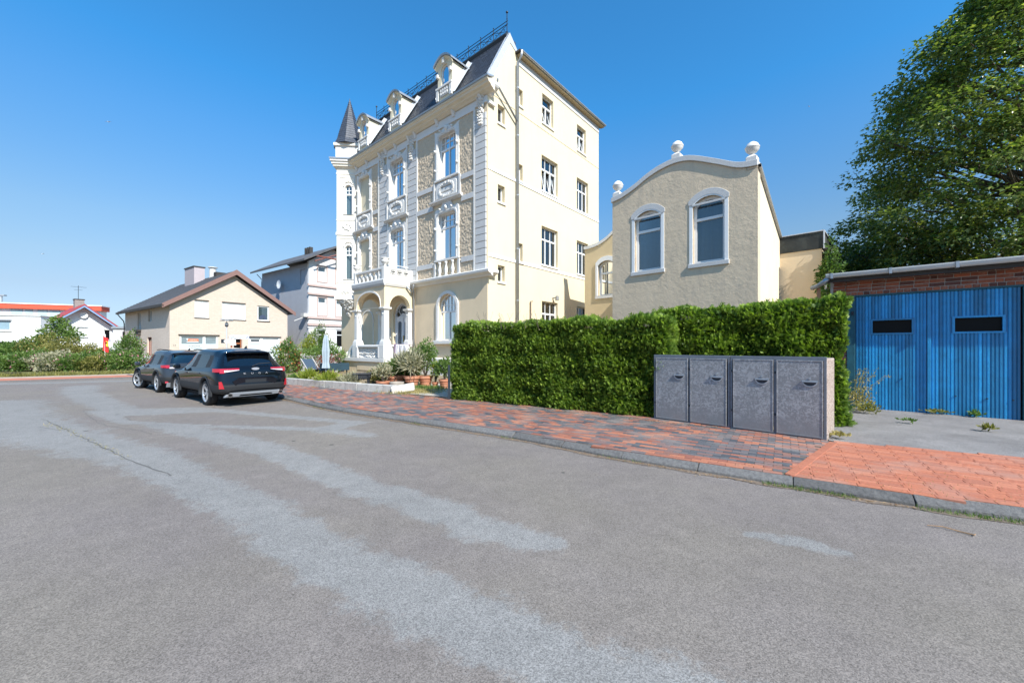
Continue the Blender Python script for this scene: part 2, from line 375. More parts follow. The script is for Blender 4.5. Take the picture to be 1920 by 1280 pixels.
# window surrounds with swept crowns, aprons
def crown_outline(a0, a1, b0, b1, w, style):
    cx = (a0+a1)/2; h = (a1-a0)/2+w
    if style == 'scroll':
        top = [(h, .0), (h*.98, .16), (h*.86, .26), (h*.62, .2), (h*.46, .3), (h*.34, .52), (h*.14, .66), (0, .7)]
    else:
        top = [(h, .1), (h*1.02, .3), (h*.84, .22), (h*.6, .14), (h*.4, .24), (h*.2, .34), (0, .38)]
    r = [(cx+x, b1+z) for x, z in top]; l = [(cx-x, b1+z) for x, z in reversed(top[:-1])]
    return [(a0-w, b0), (a1+w, b0)]+r+l
def ring_hole(m, outer, hole, c0, c1): m.plate(outer, [hole], c0, c1, back=False)
def ornate(op, z0, z1, style, real):
    a0, a1 = op
    m = MB(FRONT); ring_hole(m, crown_outline(a0, a1, z0-.02, z1, .24, style), soft(a0, a1, z0+.001, z1, .2), .002, .09)
    m.ring(soft(a0-.001, a1+.001, z0-.001, z1+.001, .2), soft(a0+.012, a1-.012, z0+.01, z1-.012, .2), -.19, .092)
    W = m.build('window_surround', M_trim, villa)
    ring_hole(m2 := MB(FRONT), soft(a0-.12, a1+.12, z0-.01, z1+.12, .3), soft(a0-.05, a1+.05, z0, z1+.05, .24), .085, .115); m2.build('moulding', M_trim, W)
    cx = (a0+a1)/2
    k = MB(FRONT)   # keystone mask and scroll bosses
    for (x, z, r) in ((cx, z1+.24, .13), (a0-.16, z1-.75, .08), (a1+.16, z1-.75, .08), (a0-.16, z0+.5, .06), (a1+.16, z0+.5, .06), (cx-.45, z1+.2, .06), (cx+.45, z1+.2, .06)):
        n = 8; r *= .8; pts = [(x, .21, z)]
        for ring_, (rr, c) in enumerate(((.6, .21), (1, .11))):
            pts += [(x+r*rr*math.cos(2*PI*q/n), c, z+r*1.3*rr*math.sin(2*PI*q/n)) for q in range(n)]
        k.add(pts, [(0, 1+q, 1+(q+1) % n) for q in range(n)]+[(1+q, 1+n+q, 1+n+(q+1) % n, 1+(q+1) % n) for q in range(n)])
    k.build('ornament', M_trim, W, smooth=True)
    if real: window(villa, FRONT, a0, a1, z0, z1, rec=.12, round_=.2, transom=z1-.74, lower=2, grid=(4, 2), fw=.07, sill=False, curtain=False)
    else: MB(FRONT).add([(p[0], -.1, p[1]) for p in soft(a0-.01, a1+.01, z0-.01, z1+.01, .2)], [tuple(range(12))]).build('blind_window', mat('blind_panel', (.66, .58, .42), .85, .03, 2), villa)
    MB(FRONT).box(a0-.28, a1+.28, -.12, .13, z0-.11, z0-.022).build('window_sill', M_trim, villa, bevel=.02)
for op, real in ((A_, True), (C_, True), (E_, False)):
    ornate(op, 10.30, 12.55, 'plain', real); ornate(op, 6.12, 8.5, 'scroll', real)
    # side strips down to the apron, apron panel with relief cartouche
    a0, a1 = op
    for x in (a0-.36, a1+.24): MB(FRONT).box(x, x+.12, .002, .12, 9.0, 10.16).build('apron_strip', M_trimg, villa)
    MB(FRONT).box(a0-.24, a1+.24, .002, .05, 9.2, 10.155).build('apron_panel', M_trimg, villa)
    m = MB(FRONT)
    ow = soft(a0-.12, a1+.12, 9.28, 10.05, .2, 6); iw = soft(a0+.12, a1-.12, 9.5, 9.86, .12, 6); m.ring(ow, iw, .05, .11)
    for q in range(26):
        t = 2*PI*q/26; x = (a0+a1)/2+.56*math.cos(t); z = 9.67+.34*math.sin(t); r = R.uniform(.04, .075)
        m.box(x-r, x+r, .05, .13+R.uniform(0, .04), z-r, z+r)
    m.box(a0+.2, a1-.2, .05, .09, 9.58, 9.78); m.build('cartouche', M_trim, villa, bevel=.02)
    MB(FRONT).prism([(0.002, 9.0), (.12, 9.02), (.2, 9.08), (.24, 9.1), (.24, 9.17), (.002, 9.2)], a0-.5, a1+.5).build('apron_cornice', M_trimg, villa)
# balusters under the lower right window
for x in (1.84, 3.7): MB(FRONT).box(x, x+.12, .002, .12, 5.22, 5.98).build('apron_strip', M_trimg, villa)
def baluster(parent, a, c, z0, z1, r=.085, mp=FRONT):
    h = z1-z0; return MB(mp).lathe([(r*.9, z0), (r*.9, z0+.06*h), (r*.5, z0+.12*h), (r*.95, z0+.32*h), (r*1.05, z0+.42*h), (r*.55, z0+.68*h), (r*.42, z0+.82*h), (r*.8, z0+.9*h), (r*.95, z0+h)], a, c, 10).build('baluster', M_trim, parent, smooth=True)
for i in range(3): baluster(villa, 2.33+.5*i, .1, 5.25, 5.96, .1)
# rusticated pilasters: every block a stone
bz = 5.22
def stone_strip(u0, u1):
    zs = 5.22; k = 0
    me = None
    while zs < 12.5:
        h = .335; m = MB(FRONT); m.box(u0, u1, .002, .075, zs+.012, zs+h-.012); o = m.build('stone', M_trimg, villa, bevel=.012); zs += h
stone_strip(.05, .74); stone_strip(5.46, 6.2); stone_strip(8.37, 9.14)
# carved garlands at the pilaster heads
def carve(x, z0, z1, w, n, name='carved_ornament', mt=None, c=.06):
    m = MB(FRONT)
    for q in range(n):
        t = q/(n-1); z = z1+(z0-z1)*t; ww = w*(1-.6*t)
        for s_ in (-1, 0, 1):
            xx = x+s_*ww*R.uniform(.3, .6); r = R.uniform(.05, .085); cc = c+.07
            pts = [(xx, cc+.09, z)]+[(xx+r*math.cos(2*PI*k/6), c, z+r*1.2*math.sin(2*PI*k/6)) for k in range(6)]
            m.add(pts, [(0, 1+k, 1+(k+1) % 6) for k in range(6)])
    return m.build(name, mt or M_trim, villa, smooth=False)
for x in (.38, 5.83, 8.75): carve(x, 12.1, 13.35, .36, 10)
# frieze, brackets, main cornice
MB(FRONT).box(.002, 12.2, .002, .05, 13.04, 13.34).build('frieze', M_trim, villa)
MB(FRONT).box(.0, 12.2, .002, .08, 13.02, 13.1).build('frieze_moulding', M_trim, villa)
def bracket(x, parent=None, mp=FRONT):
    m = MB(mp); m.prism([(.01, 13.12), (.1, 13.16), (.16, 13.34), (.24, 13.46), (.01, 13.46)], x-.08, x+.08); m.box(x-.11, x+.11, .01, .13, 13.3, 13.42)
    return m.build('bracket', M_trim, villa, bevel=.02)
for x in (.4, 2.3, 3.6, 5.5, 6.1, 7.4, 8.4, 9.1, 10.6, 11.9): bracket(x)
CORN = [(.002, 13.36), (.1, 13.38), (.16, 13.44), (.26, 13.48), (.3, 13.55), (.42, 13.59), (.45, 13.68), (.52, 13.71), (.52, 13.78), (.002, 13.85)]
MB(FRONT).prism(CORN, -.48, 12.35).build('cornice', mat('cornice_stone', (.72, .64, .5), .85, .05, 2, .2, 50), villa)
MB(FRONT).prism([(.44, 13.785), (.56, 13.785), (.58, 13.86), (.48, 13.87), (.1, 13.97), (.1, 13.93)], -.54, 12.3).build('cornice_gutter', M_zinc, villa)
MB(SIDE).prism([(.002, 13.36), (.1, 13.4), (.16, 13.52), (.3, 13.54), (.42, 13.62), (.47, 13.7), (.47, 13.83), (.002, 13.83)], .001, .32).build('cornice_return', M_trim, villa)
MB(SIDE).box(.002, .42, .002, .14, 12.95, 13.08).build('capital_return', M_trim, villa)
# ledge above the ground floor
LED = [(.002, 4.88), (.08, 4.9), (.14, 4.98), (.26, 5.02), (.32, 5.06), (.34, 5.16), (.3, 5.2), (.002, 5.24)]
for x0, x1 in ((-.36, 5.75), (8.95, 12.0)): MB(FRONT).prism(LED, x0, x1).build('ledge', M_trim, villa)
MB(SIDE).prism(LED, .001, .42).build('ledge_return', M_trim, villa)
# ground floor arched window and plinth
window(villa, FRONT, 2.14, 3.54, 1.93, 4.32, rec=.14, rise=.6, transom=3.42, lower=2, grid=(5, 2), sill=False)
surround(villa, FRONT, 2.14, 3.54, 1.93, 4.32, w=.16, out=.07, rise=.6, bottom=False)
MB(FRONT).box(1.92, 3.8, -.1, .2, 1.74, 1.925).build('window_sill', M_trim, villa, bevel=.02)
MB(FRONT).prism([(.002, .0), (.16, .0), (.16, .78), (.22, .82), (.22, .98), (.1, 1.02), (.002, 1.02)], 0, 5.75).build('plinth', M_trim, villa)
MB(SIDE).box(0.002, HT, .003, .1, 0, .8).build('plinth', mat('plinth_brown', (.42, .32, .18), .9, .1, 3), villa)

# mansard ------------------------------------------------------------
mans = MB(FRONT); mans.quad((.04, .26, 13.9), (13.2, .26, 13.9), (13.2, -1.5, 17.05), (.04, -1.5, 17.05)); mans.box(.04, 13.2, -2.1, -1.45, 16.4, 17.03)
MS = mans.build('mansard_roof', M_slate, villa)
sl = MB(FRONT); du, dl = .24, .17; L = math.hypot(1.76, 3.15); rows = int(L/dl)
DORM = (2.86, 7.25, 10.8)
for r in range(rows):
    t0, t1 = r*dl/L, min(1, (r*dl+dl*1.25)/L)
    for k in range(int(13.1/du)+1):
        u = .06+k*du+(du/2 if r % 2 else 0); u1 = min(u+du-.012, 13.18)
        if u > 13.1: continue
        j = R.uniform(-.006, .006); th = .028+j
        P = lambda t, o: (.26-1.76*t+o*.86, 13.9+3.15*t+o*.5)
        c0, z0 = P(t0, th); c1, z1 = P(t1, .006); c2, z2 = P(t0, .002)
        sl.add([(u, c0, z0), (u1, c0, z0), (u1, c1, z1), (u, c1, z1), (u, c2, z2), (u1, c2, z2)], [(0, 1, 2, 3), (0, 4, 5, 1)])
sl.build('slates', M_slate, MS, kind='stuff', recalc=False)
MB(FRONT).prism([(-1.38, 16.85), (-1.3, 17.0), (-1.42, 17.16), (-1.62, 17.18), (-1.66, 16.9)], .02, 13.2).build('ridge_capping', M_iron, villa)
MB(SIDE).add([(.02, .02, 14.2), (.26, .02, 14.2), (1.62, .02, 16.72), (2.2, .02, 16.44), (2.2, .02, 16.62), (1.58, .02, 17.2), (.02, .02, 14.45), ],
             [(0, 1, 2, 5, 6), (2, 3, 4, 5)]).add([(-.24, -.1, 13.95), (-.24, .06, 13.95), (1.5, .06, 17.14), (1.5, -.1, 17.14)], [(0, 1, 2, 3)]).build('verge_flashing', M_zincl, villa, recalc=False)
# ridge cresting
cr = MB(FRONT); y = -1.5; zb = 17.22
us = [.1+12.0*i/13 for i in range(14)]
for z in (17.78, 17.62): cr.tube([(.05, y, z), (12.14, y, z)], .018, 5)
cr.tube([(.05, y, zb+.02), (12.14, y, zb+.02)], .014, 5)
for i, u in enumerate(us):
    cr.tube([(u, y, 17.12), (u, y, 17.86)], .02, 5); cr.lathe([(.0, 17.84), (.035, 17.88), (.0, 17.93)], u, y, 6)
    if i < 13:
        v = us[i+1]; cr.tube([(u, y, 17.6), (v, y, 17.26)], .013, 4); cr.tube([(u, y, 17.26), (v, y, 17.6)], .013, 4)
        md = (u+v)/2; cr.tube([(md, y, 17.26), (md, y, 17.6)], .01, 4)
        for q in (u+.25*(v-u), u+.75*(v-u)): cr.tube([(q, y, 17.6), (md, y, 17.28)], .009, 4)
        for q in (.2, .5, .8): cr.lathe([(0, 17.39), (.04, 17.43), (0, 17.47)], u+(v-u)*q, y, 5)
cr.build('ridge_cresting', M_iron, villa)
for u in (.1, 12.1): MB(FRONT).tube([(u, y, 17.1), (u, y, 18.2)], .022, 6).lathe([(0, 18.16), (.06, 18.2), (.06, 18.24), (0, 18.3)], u, y, 8).build('finial', M_iron, villa)

# dormers -------------------------------------------------------------
M_dorm = mat('dormer_plaster', (.76, .68, .5), .85, .03, 3)
def dormer(u):
    w = .56; z0, z1 = 13.9, 16.28; c = .16
    D = MB(FRONT); D.plate(arch(u-w, u+w, z0, z1, .26, 8), [arch(u-.3, u+.3, 14.95, 16.02, .2, 6)], c-.16, c)
    o = D.build('dormer', M_dorm, villa)
    ck = MB(FRONT)
    for s_ in (-1, 1):
        x0, x1 = (u+s_*w, u+s_*(w-.06))
        ck.prism([(c-.162, z0), (c-.162, z1-.27), (-1.1, z1-.27), (-.0, z0)], min(x0, x1), max(x0, x1))
    ck.build('cheek', M_dorm, o)
    rf = MB(FRONT); n = 10; pts = []
    hw = w+.13
    for i in range(n+1):
        t = -1+2*i/n; zz = z1-.3+.36*(1-t*t)
        pts += [(u+hw*t, c+.2, zz), (u+hw*t, -1.42, zz), (u+hw*t, -1.42, zz+.09), (u+hw*t, c+.22, zz+.09)]
    fs = []
    for i in range(n):
        b = 4*i; fs += [(b, b+4, b+5, b+1), (b+3, b+2, b+6, b+7), (b, b+3, b+7, b+4), (b+1, b+5, b+6, b+2)]
    fs += [(0, 1, 2, 3), (4*n, 4*n+3, 4*n+2, 4*n+1)]
    rf.add(pts, fs); rf.build('dormer_roof', M_zinc, o)
    m = MB(FRONT)   # cornice under the curved roof
    pts = []
    for i in range(n+1):
        t = -1+2*i/n; zz = z1-.3+.36*(1-t*t)
        pts += [(u+(w+.06)*t, c+.001, zz-.14), (u+(w+.1)*t, c+.14, zz-.04), (u+(w+.1)*t, c+.14, zz-.002), (u+(w+.06)*t, c+.001, zz-.002)]
    fs = []
    for i in range(n):
        b = 4*i; fs += [(b, b+4, b+5, b+1), (b+1, b+5, b+6, b+2)]
    m.add(pts, fs+[(0, 1, 2, 3), (4*n, 4*n+3, 4*n+2, 4*n+1)]); m.build('dormer_cornice', M_dorm, o)
    MB(FRONT).box(u-.07, u+.07, c, c+.16, 16.0, 16.3).build('keystone', M_trim, o, bevel=.01)
    f = MB(FRONT); f.ring(arch(u-.3, u+.3, 14.95, 16.02, .2, 6), arch(u-.23, u+.23, 15.02, 15.95, .16, 6), c-.12, c-.06); f.build('dormer_window', M_white, o)
    MB(FRONT).add([(p[0], c-.09, p[1]) for p in arch(u-.24, u+.24, 15.01, 15.96, .16, 6)], [tuple(range(9))]).build('pane', M_glass, o, recalc=False)
    b = MB(FRONT); b.box(u-.62, u+.62, c, c+.12, 14.82, 14.92); b.box(u-.6, u-.42, c, c+.1, 14.25, 14.82); b.box(u+.42, u+.6, c, c+.1, 14.25, 14.82); b.box(u-.3, u+.3, c, c+.06, 14.4, 14.8)
    for q in range(8): x = u-.24+.48*(q % 4)/3; b.box(x-.05, x+.05, c+.05, c+.1, 14.45+.18*(q//4), 14.58+.18*(q//4))
    b.build('dormer_apron', M_trim, o, bevel=.01)
    for s_ in (-1, 1): MB(FRONT).box(u+s_*.5-.07, u+s_*.5+.07, c, c+.14, 15.45, 15.62).build('console', M_trim, o, bevel=.01)
    fl = MB(FRONT)
    for s_ in (-1, 1):
        x = u+s_*(w+.02); fl.add([(x, .2, 14.35), (x+s_*.16, .14, 14.36), (x+s_*.16, -1.06, 16.4), (x, -1.0, 16.45)], [(0, 1, 2, 3)]).add([(x, .2, 14.3), (x, -1.1, 16.5), (x, -.92, 16.5), (x, .32, 14.4)], [(0, 1, 2, 3)])
    fl.build('dormer_flashing', M_zincl, o, recalc=False)
for u in DORM: dormer(u)

# corner oriel with spire ----------------------------------------------
OC = (12.95, 0.0); OH = .9     # centre, half diagonal
s2 = math.sqrt(.5)
def ORI(a, c, b):               # visible face: from the facade vertex outwards to the left
    x = OC[0]-OH+a*s2-c*s2; y_ = a*s2+c*s2
    return (x, y_, b)
FL = OH*math.sqrt(2)
def sq(r): return [(OC[0]-r, OC[1]), (OC[0], OC[1]+r), (OC[0]+r, OC[1]), (OC[0], OC[1]-r)]
oo = [arch(.28, .72, 10.33, 12.3, .2, 8), arch(.28, .72, 6.04, 8.3, .2, 8)]
M_ori = mat('oriel_plaster', (.80, .75, .64), .85, .03, 2)
MB(ORI).plate([(0, 4.95), (FL, 4.95), (FL, 13.4), (0, 13.4)], oo, -.2, 0).build('oriel_wall', M_ori, villa)
MB(FRONT).prism([(p[0], p[1]) for p in sq(OH-.003)][1:]+[(OC[0]-.3, -.3), (OC[0]-.3, .3)], 4.96, 13.38, 'b').build('oriel_core', M_ori, villa)
for z0, z1 in ((10.33, 12.3), (6.04, 8.3)):
    window(villa, ORI, .28, .72, z0, z1, rec=.08, rise=.2, transom=z1-.62, lower=1, grid=(2, 2), fw=.045, sill=False, curtain=False, thick=.04)
    surround(villa, ORI, .28, .72, z0, z1, w=.12, out=.05, rise=.2, bottom=False)
    MB(ORI).ring([(.12, z0-.3), (FL-.14, z0-.3), (FL-.14, z1+.5), (.12, z1+.5)], [(.16, z0-.26), (FL-.18, z0-.26), (FL-.18, z1+.46), (.16, z1+.46)], .001, .03).build('panel_border', M_trim, villa)
    m = MB(ORI)
    for q in range(9):
        t = PI*q/8; m.box(.5+.3*math.cos(t)-.04, .5+.3*math.cos(t)+.04, .0, .1, z1-.12+.3*math.sin(t), z1-.04+.3*math.sin(t))
    m.build('window_crown', M_trim, villa, bevel=.015)
    m = MB(ORI)
    for q in range(14): x = R.uniform(.25, .95); z = z0-R.uniform(.6, 1.0); r = R.uniform(.03, .07); m.box(x-r, x+r, 0, .06, z-r, z+r)
    m.build('carved_ornament', M_trim, villa, bevel=.015)
def oslab(r, z0, z1, name, mt, rot=0):
    MB(FRONT).prism(sq(r), z0, z1, 'b').build(name, mt, villa)
oslab(OH+.16, 4.72, 4.95, 'oriel_slab', M_trim); oslab(OH+.09, 4.955, 5.02, 'oriel_slab', M_trim); oslab(OH+.07, 8.98, 9.16, 'oriel_band', M_trim); oslab(OH+.04, 5.84, 5.9, 'oriel_band', M_trim); oslab(OH+.04, 9.95, 10.0, 'oriel_band', M_trim)
oslab(OH+.04, 13.0, 13.08, 'oriel_band', M_trim)
oslab(OH+.1, 13.4, 13.47, 'oriel_cornice', M_ori); oslab(OH+.26, 13.472, 13.6, 'oriel_cornice', M_ori); oslab(OH+.36, 13.602, 13.75, 'oriel_cornice', M_ori); oslab(OH+.46, 13.752, 13.88, 'oriel_cornice', M_trim)
oslab(OH+.52, 13.882, 13.97, 'oriel_gutter', M_zinc)
oslab(.98, 13.972, 14.85, 'spire_base', M_trim); oslab(1.12, 14.852, 15.02, 'spire_cornice', M_ori)
# corbel: inverted carved cone
m = MB(FRONT); prof = [(.02, 3.55), (.12, 3.7), (.2, 3.95), (.42, 4.25), (.6, 4.5), (.86, 4.72)]
m.lathe([(r, z) for r, z in prof], OC[0]-.1, 0.02, 12)
for q in range(90):
    t = R.random()**.6; z = 3.6+1.08*t; r = .06+.72*t; an = R.uniform(.1, PI-.1); s_ = R.uniform(.05, .1)
    x, c = OC[0]-.1+r*math.cos(an), r*math.sin(an)
    m.lathe([(0, z-s_), (s_, z), (0, z+s_)], x, c, 5)
m.build('corbel', M_trim, villa, kind=None)
# spire: octagonal-ish slate pyramid flared at the foot
m = MB(FRONT); N = 8; prof = [(1.02, 15.02), (.86, 15.35), (.6, 16.3), (.02, 18.25)]
m.lathe(prof, OC[0], 0, N); SP = m.build('spire', M_slate, villa)
m = MB(FRONT)
def rad(z):
    for (r0, z0), (r1, z1) in zip(prof, prof[1:]):
        if z <= z1: return r0+(r1-r0)*(z-z0)/(z1-z0)
    return .02
z = 15.02
while z < 18.1:
    h = .17; r0, r1 = rad(z)+.03, rad(z+h*1.2)+.008
    for k in range(N):
        t0, t1 = 2*PI*k/N, 2*PI*(k+1)/N; nn = max(1, round(2*r0*math.sin(PI/N)/.2)); off = .5 if int((z-15)/h) % 2 else 0
        for q in range(nn+1):
            f0, f1 = max(0, (q-off)/nn)+.01, min(1, (q+1-off)/nn)-.01
            if f1 <= f0: continue
            def pt(r, f): return (OC[0]+r*((1-f)*math.cos(t0)+f*math.cos(t1)), r*((1-f)*math.sin(t0)+f*math.sin(t1)))
            A, B, C, D = pt(r0, f0), pt(r0, f1), pt(r1, f1), pt(r1, f0)
            j = R.uniform(-.01, .01)
            m.add([(*A, z+j), (*B, z+j), (*C, z+h*1.2), (*D, z+h*1.2)], [(0, 1, 2, 3)])
    z += h
m.build('slates', M_slate, SP, kind='stuff', recalc=False)
MB(FRONT).lathe([(.05, 18.0), (.06, 18.1), (.0, 18.45)], OC[0], 0, 8).build('spire_tip', M_iron, villa)
MB(FRONT).prism([(.12, 13.3), (.12, 14.0), (-.5, 14.0), (-.5, 13.3)], 12.2, 14.1).build('corner_block', M_ori, villa)

# porch with balcony -----------------------------------------------------
P0, P1, PV = 5.77, 8.92, 1.83
porch_floor = .98
m = MB(FRONT); m.box(P0-.12, P1+1.3, .002, PV+.1, .78, .98); PB = m.build('porch_slab', M_trim, villa, bevel=.015)
m = MB(FRONT); m.box(P0, P1+1.15, .003, PV, 0.02, .778); m.box(P0+.35, P1-.4, PV, PV+.03, .3, .68); m.build('porch_base', M_beige, villa)
PSIDE = lambda a, c, b: (P0-c, a, b)        # right-hand face of the porch, a = v
PFR = lambda a, c, b: (a, PV+c, b)
# arcade walls
MB(PFR).plate([(P0, 3.71), (P0+.33, 3.71)]+[(P0+.33+(P1-P0-.66)*.5*(1-math.cos(PI*i/14)), 3.72+.86*math.sin(PI*i/14)**.75) for i in range(15)]+[(P1-.33, 3.71), (P1, 3.71), (P1, 4.82), (P0, 4.82)], [], -.3, 0).build('porch_front_arch', M_beige, villa)
MB(PSIDE).plate([(0.003, 3.71), (.22, 3.71)]+[(.22+.64*(1-math.cos(PI*i/12)), 3.72+.68*math.sin(PI*i/12)) for i in range(13)]+[(1.5, 3.71), (PV-.302, 3.71), (PV-.302, 4.82), (.003, 4.82)], [], -.3, 0).build('porch_side_arch', M_cream, villa)
MB(PSIDE).box(PV-.301, PV-.001, -.001, .004, 3.71, 4.82).build('porch_corner', M_cream, villa)
MB(lambda a, c, b: (P1-.3-c, a, b)).plate([(0.003, 3.71), (.22, 3.71)]+[(.22+.64*(1-math.cos(PI*i/12)), 3.72+.68*math.sin(PI*i/12)) for i in range(13)]+[(1.5, 3.71), (PV-.302, 3.71), (PV-.302, 4.82), (.003, 4.82)], [], -.3, 0).build('porch_side_arch', M_beige, villa)
m = MB(PFR); n_ = 14
o_ = [(P0+.33+(P1-P0-.66)*.5*(1-math.cos(PI*i/n_)), 3.72+.86*math.sin(PI*i/n_)**.75) for i in range(n_+1)]
m.ring([(x, z+.09) for x, z in o_]+[(P1-.36, 3.7), (P0+.36, 3.7)], o_+[(P1-.36, 3.69), (P0+.36, 3.69)], .001, .035)
m.build('arch_moulding', M_trim, villa)
# pillars with flared foot and capital
def pillar(u, v):
    m = MB(FRONT)
    def fr(r0, z0, r1, z1):
        m.add([(u-r0, v-r0, z0), (u+r0, v-r0, z0), (u+r0, v+r0, z0), (u-r0, v+r0, z0), (u-r1, v-r1, z1), (u+r1, v-r1, z1), (u+r1, v+r1, z1), (u-r1, v+r1, z1)],
              [(0, 3, 2, 1), (4, 5, 6, 7), (0, 1, 5, 4), (1, 2, 6, 5), (2, 3, 7, 6), (3, 0, 4, 7)])
    fr(.23, 1.72, .21, 1.86); fr(.21, 1.861, .15, 2.02); fr(.15, 2.021, .145, 3.5)
    fr(.15, 3.501, .19, 3.6); fr(.24, 3.601, .25, 3.7)
    for sx, sv in ((0, 1), (-1, 0)): m.box(u+sx*.15-.03, u+sx*.15+.03, v+sv*.15-.03, v+sv*.15+.03, 3.33, 3.4)
    return m.build('pillar', M_trim, villa, bevel=.015)
pillar(P0+.16, PV-.16); pillar(P1-.16, PV-.16); pillar(P0+.16, .17); pillar(P1-.16, .17)
# pedestals and parapet
for u, v in ((P0+.17, PV-.17), (P1-.17, PV-.17)): MB(FRONT).box(u-.25, u+.25, v-.25, v+.25, .985, 1.718).build('pedestal', M_trim, villa, bevel=.03)
for u in (P0+.45, P1-.45): MB(FRONT).box(u-.07, u+.07, PV-.18, PV+.1, .99, 1.6).build('scroll_console', M_trimg, villa, bevel=.03)
m = MB(PFR); m.box(P0+.42, P1-.42, -.28, -.08, .985, 1.55); m.build('parapet_panel', M_trimg, villa)
MB(PFR).prism([(-.32, 1.55), (.04, 1.55), (.06, 1.62), (.04, 1.71), (-.32, 1.71)], P0+.42, P1-.42).build('parapet_rail', M_trim, villa, bevel=.02)
m = MB(PFR)
for q in range(170):
    x = R.uniform(P0+.55, P1-.55); z = R.choice([R.uniform(1.02, 1.12), R.uniform(1.2, 1.32), R.uniform(1.38, 1.5)]); r = R.uniform(.022, .06)
    m.add([(x, .0, z)]+[(x+r*math.cos(2*PI*k/6), -.08, z+r*math.sin(2*PI*k/6)) for k in range(6)], [(0, 1+k, 1+(k+1) % 6) for k in range(6)])
m.build('relief_carving', M_trim, villa, kind=None)
m = MB(PSIDE); m.box(.002, PV-.42, -.28, -.04, .985, 1.6); m.build('parapet_panel', M_trim, villa)
MB(PSIDE).box(.002, PV-.42, -.32, .04, 1.6, 1.71).build('parapet_rail', M_trim, villa, bevel=.02)
# volute cheek by the steps on the left
def quarter(u0, r0, v, w, name, mt, z0=.985, n=12, h=.72):
    o = [(u0, z0)]+[(u0+r0*math.sin(PI/2*i/n), z0+h*math.cos(PI/2*i/n)) for i in range(n+1)]
    return MB(FRONT).prism([(p[0], p[1]) for p in o], v-w/2, v+w/2, 'c').build(name, mt, villa)
quarter(P1+.02, .78, PV-.15, .16, 'stair_cheek', M_trimg)
m = MB(FRONT); n = 14; rr = (.6, .78)
ou = [(P1+.02+.82*math.sin(PI/2*i/n), .985+.76*math.cos(PI/2*i/n)) for i in range(n+1)]; inn = [(P1+.02+.64*math.sin(PI/2*i/n), .985+.58*math.cos(PI/2*i/n)) for i in range(n+1)]
m.ring(ou+[(P1+.02, .99)], inn+[(P1+.02, 1.0)], PV-.25, PV-.03)
for i in range(1, 7):
    t = PI/2*i/7; m.tube([(P1+.1, PV-.06, 1.02), (P1+.02+.62*math.sin(t), PV-.06, .985+.56*math.cos(t))], .014, 5)
m.build('stair_volute', M_trim, villa)
m = MB(FRONT); m.box(P1+.95, P1+1.15, PV-.28, PV-.02, .985, 1.12); m.lathe([(.12, 1.12), (.1, 1.2), (.04, 1.28), (.0, 1.34)], P1+1.05, PV-.15, 4); m.build('newel_stub', M_trim, villa)
for i in range(5): MB(FRONT).box(P1+1.15+.0, P1+1.15+.27*(5-i), .3, PV-.1, .02+.17*i, .19+.17*i).build('step', M_trimg, villa)
# balcony slab and balustrade
BALC = [(.0, 4.82), (.05, 4.84), (.1, 4.95), (.12, 5.12), (.06, 5.2), (.0, 5.2)]
MB(FRONT).box(P0-.0, P1+.0, .004, PV-.002, 4.82, 5.18).build('balcony_floor', M_trimg, villa)
MB(PFR).prism(BALC, P0-.1, P1+.1).build('balcony_edge', M_trimg, villa)
MB(PSIDE).prism(BALC, .002, PV+.0).build('balcony_edge', M_trim, villa)
MB(lambda a, c, b: (P1+c, a, b)).prism(BALC, .002, PV).build('balcony_edge', M_trim, villa)
for u, v in ((P0+.1, PV-.1), (P1-.1, PV-.1), (P0+.12, .14)): MB(FRONT).box(u-.13, u+.13, v-.13, v+.13, 5.2, 5.84).build('balcony_post', M_trim, villa, bevel=.02)
MB(PFR).box(P0+.23, P1-.23, -.22, .02, 5.7, 5.82).build('handrail', M_trim, villa, bevel=.02)
nb = 6
for i in range(nb): baluster(villa, P0+.5+(P1-P0-1.0)*i/(nb-1), PV-.1, 5.2, 5.7, .1)
# solid side parapet with three half-round openings
def half(x, z, r, n=8): return [(x+r*math.cos(PI+PI*i/n), z+r*.8*math.sin(PI+PI*i/n)) for i in range(n+1)]
MB(PSIDE).plate([(.27, 5.2), (PV-.23, 5.2), (PV-.23, 5.72), (.27, 5.72)], [half(.5+.41*i, 5.66, .15) for i in range(3)], -.2, 0).build('balcony_side_parapet', M_trim, villa)
MB(PSIDE).box(.25, PV-.22, -.23, .03, 5.722, 5.82).build('handrail', M_trim, villa, bevel=.02)
for i in range(3):
    x = .5+.41*i; MB(PSIDE).ring([(p[0], p[1]) for p in half(x, 5.66, .19)], [(p[0], p[1]) for p in half(x, 5.66, .155)], .0, .04).build('opening_rim', M_trim, villa)
MB(FRONT).tube([(P0+.1, .25, 6.0), (P0+.1, PV-.1, 6.0)], .018, 6).tube([(P0+.1, PV-.1, 5.8), (P0+.1, PV-.1, 6.0)], .015, 6).build('rail_bar', M_white, villa)
# stone urn at the balcony corner post
MB(FRONT).lathe([(.05, 5.84), (.1, 5.86), (.05, 5.92), (.12, 6.0), (.2, 6.1), (.22, 6.16), (.14, 6.2), (.22, 6.26), (.24, 6.3)], P0+.12, PV-.12, 12).build('urn', M_trim, villa, smooth=True)
MB(FRONT).lathe([(.05, 5.84), (.1, 5.86), (.05, 5.92), (.12, 6.0), (.2, 6.1), (.22, 6.16), (.14, 6.2), (.22, 6.26), (.24, 6.3)], P1-.12, PV-.12, 12).build('urn', M_trim, villa, smooth=True)
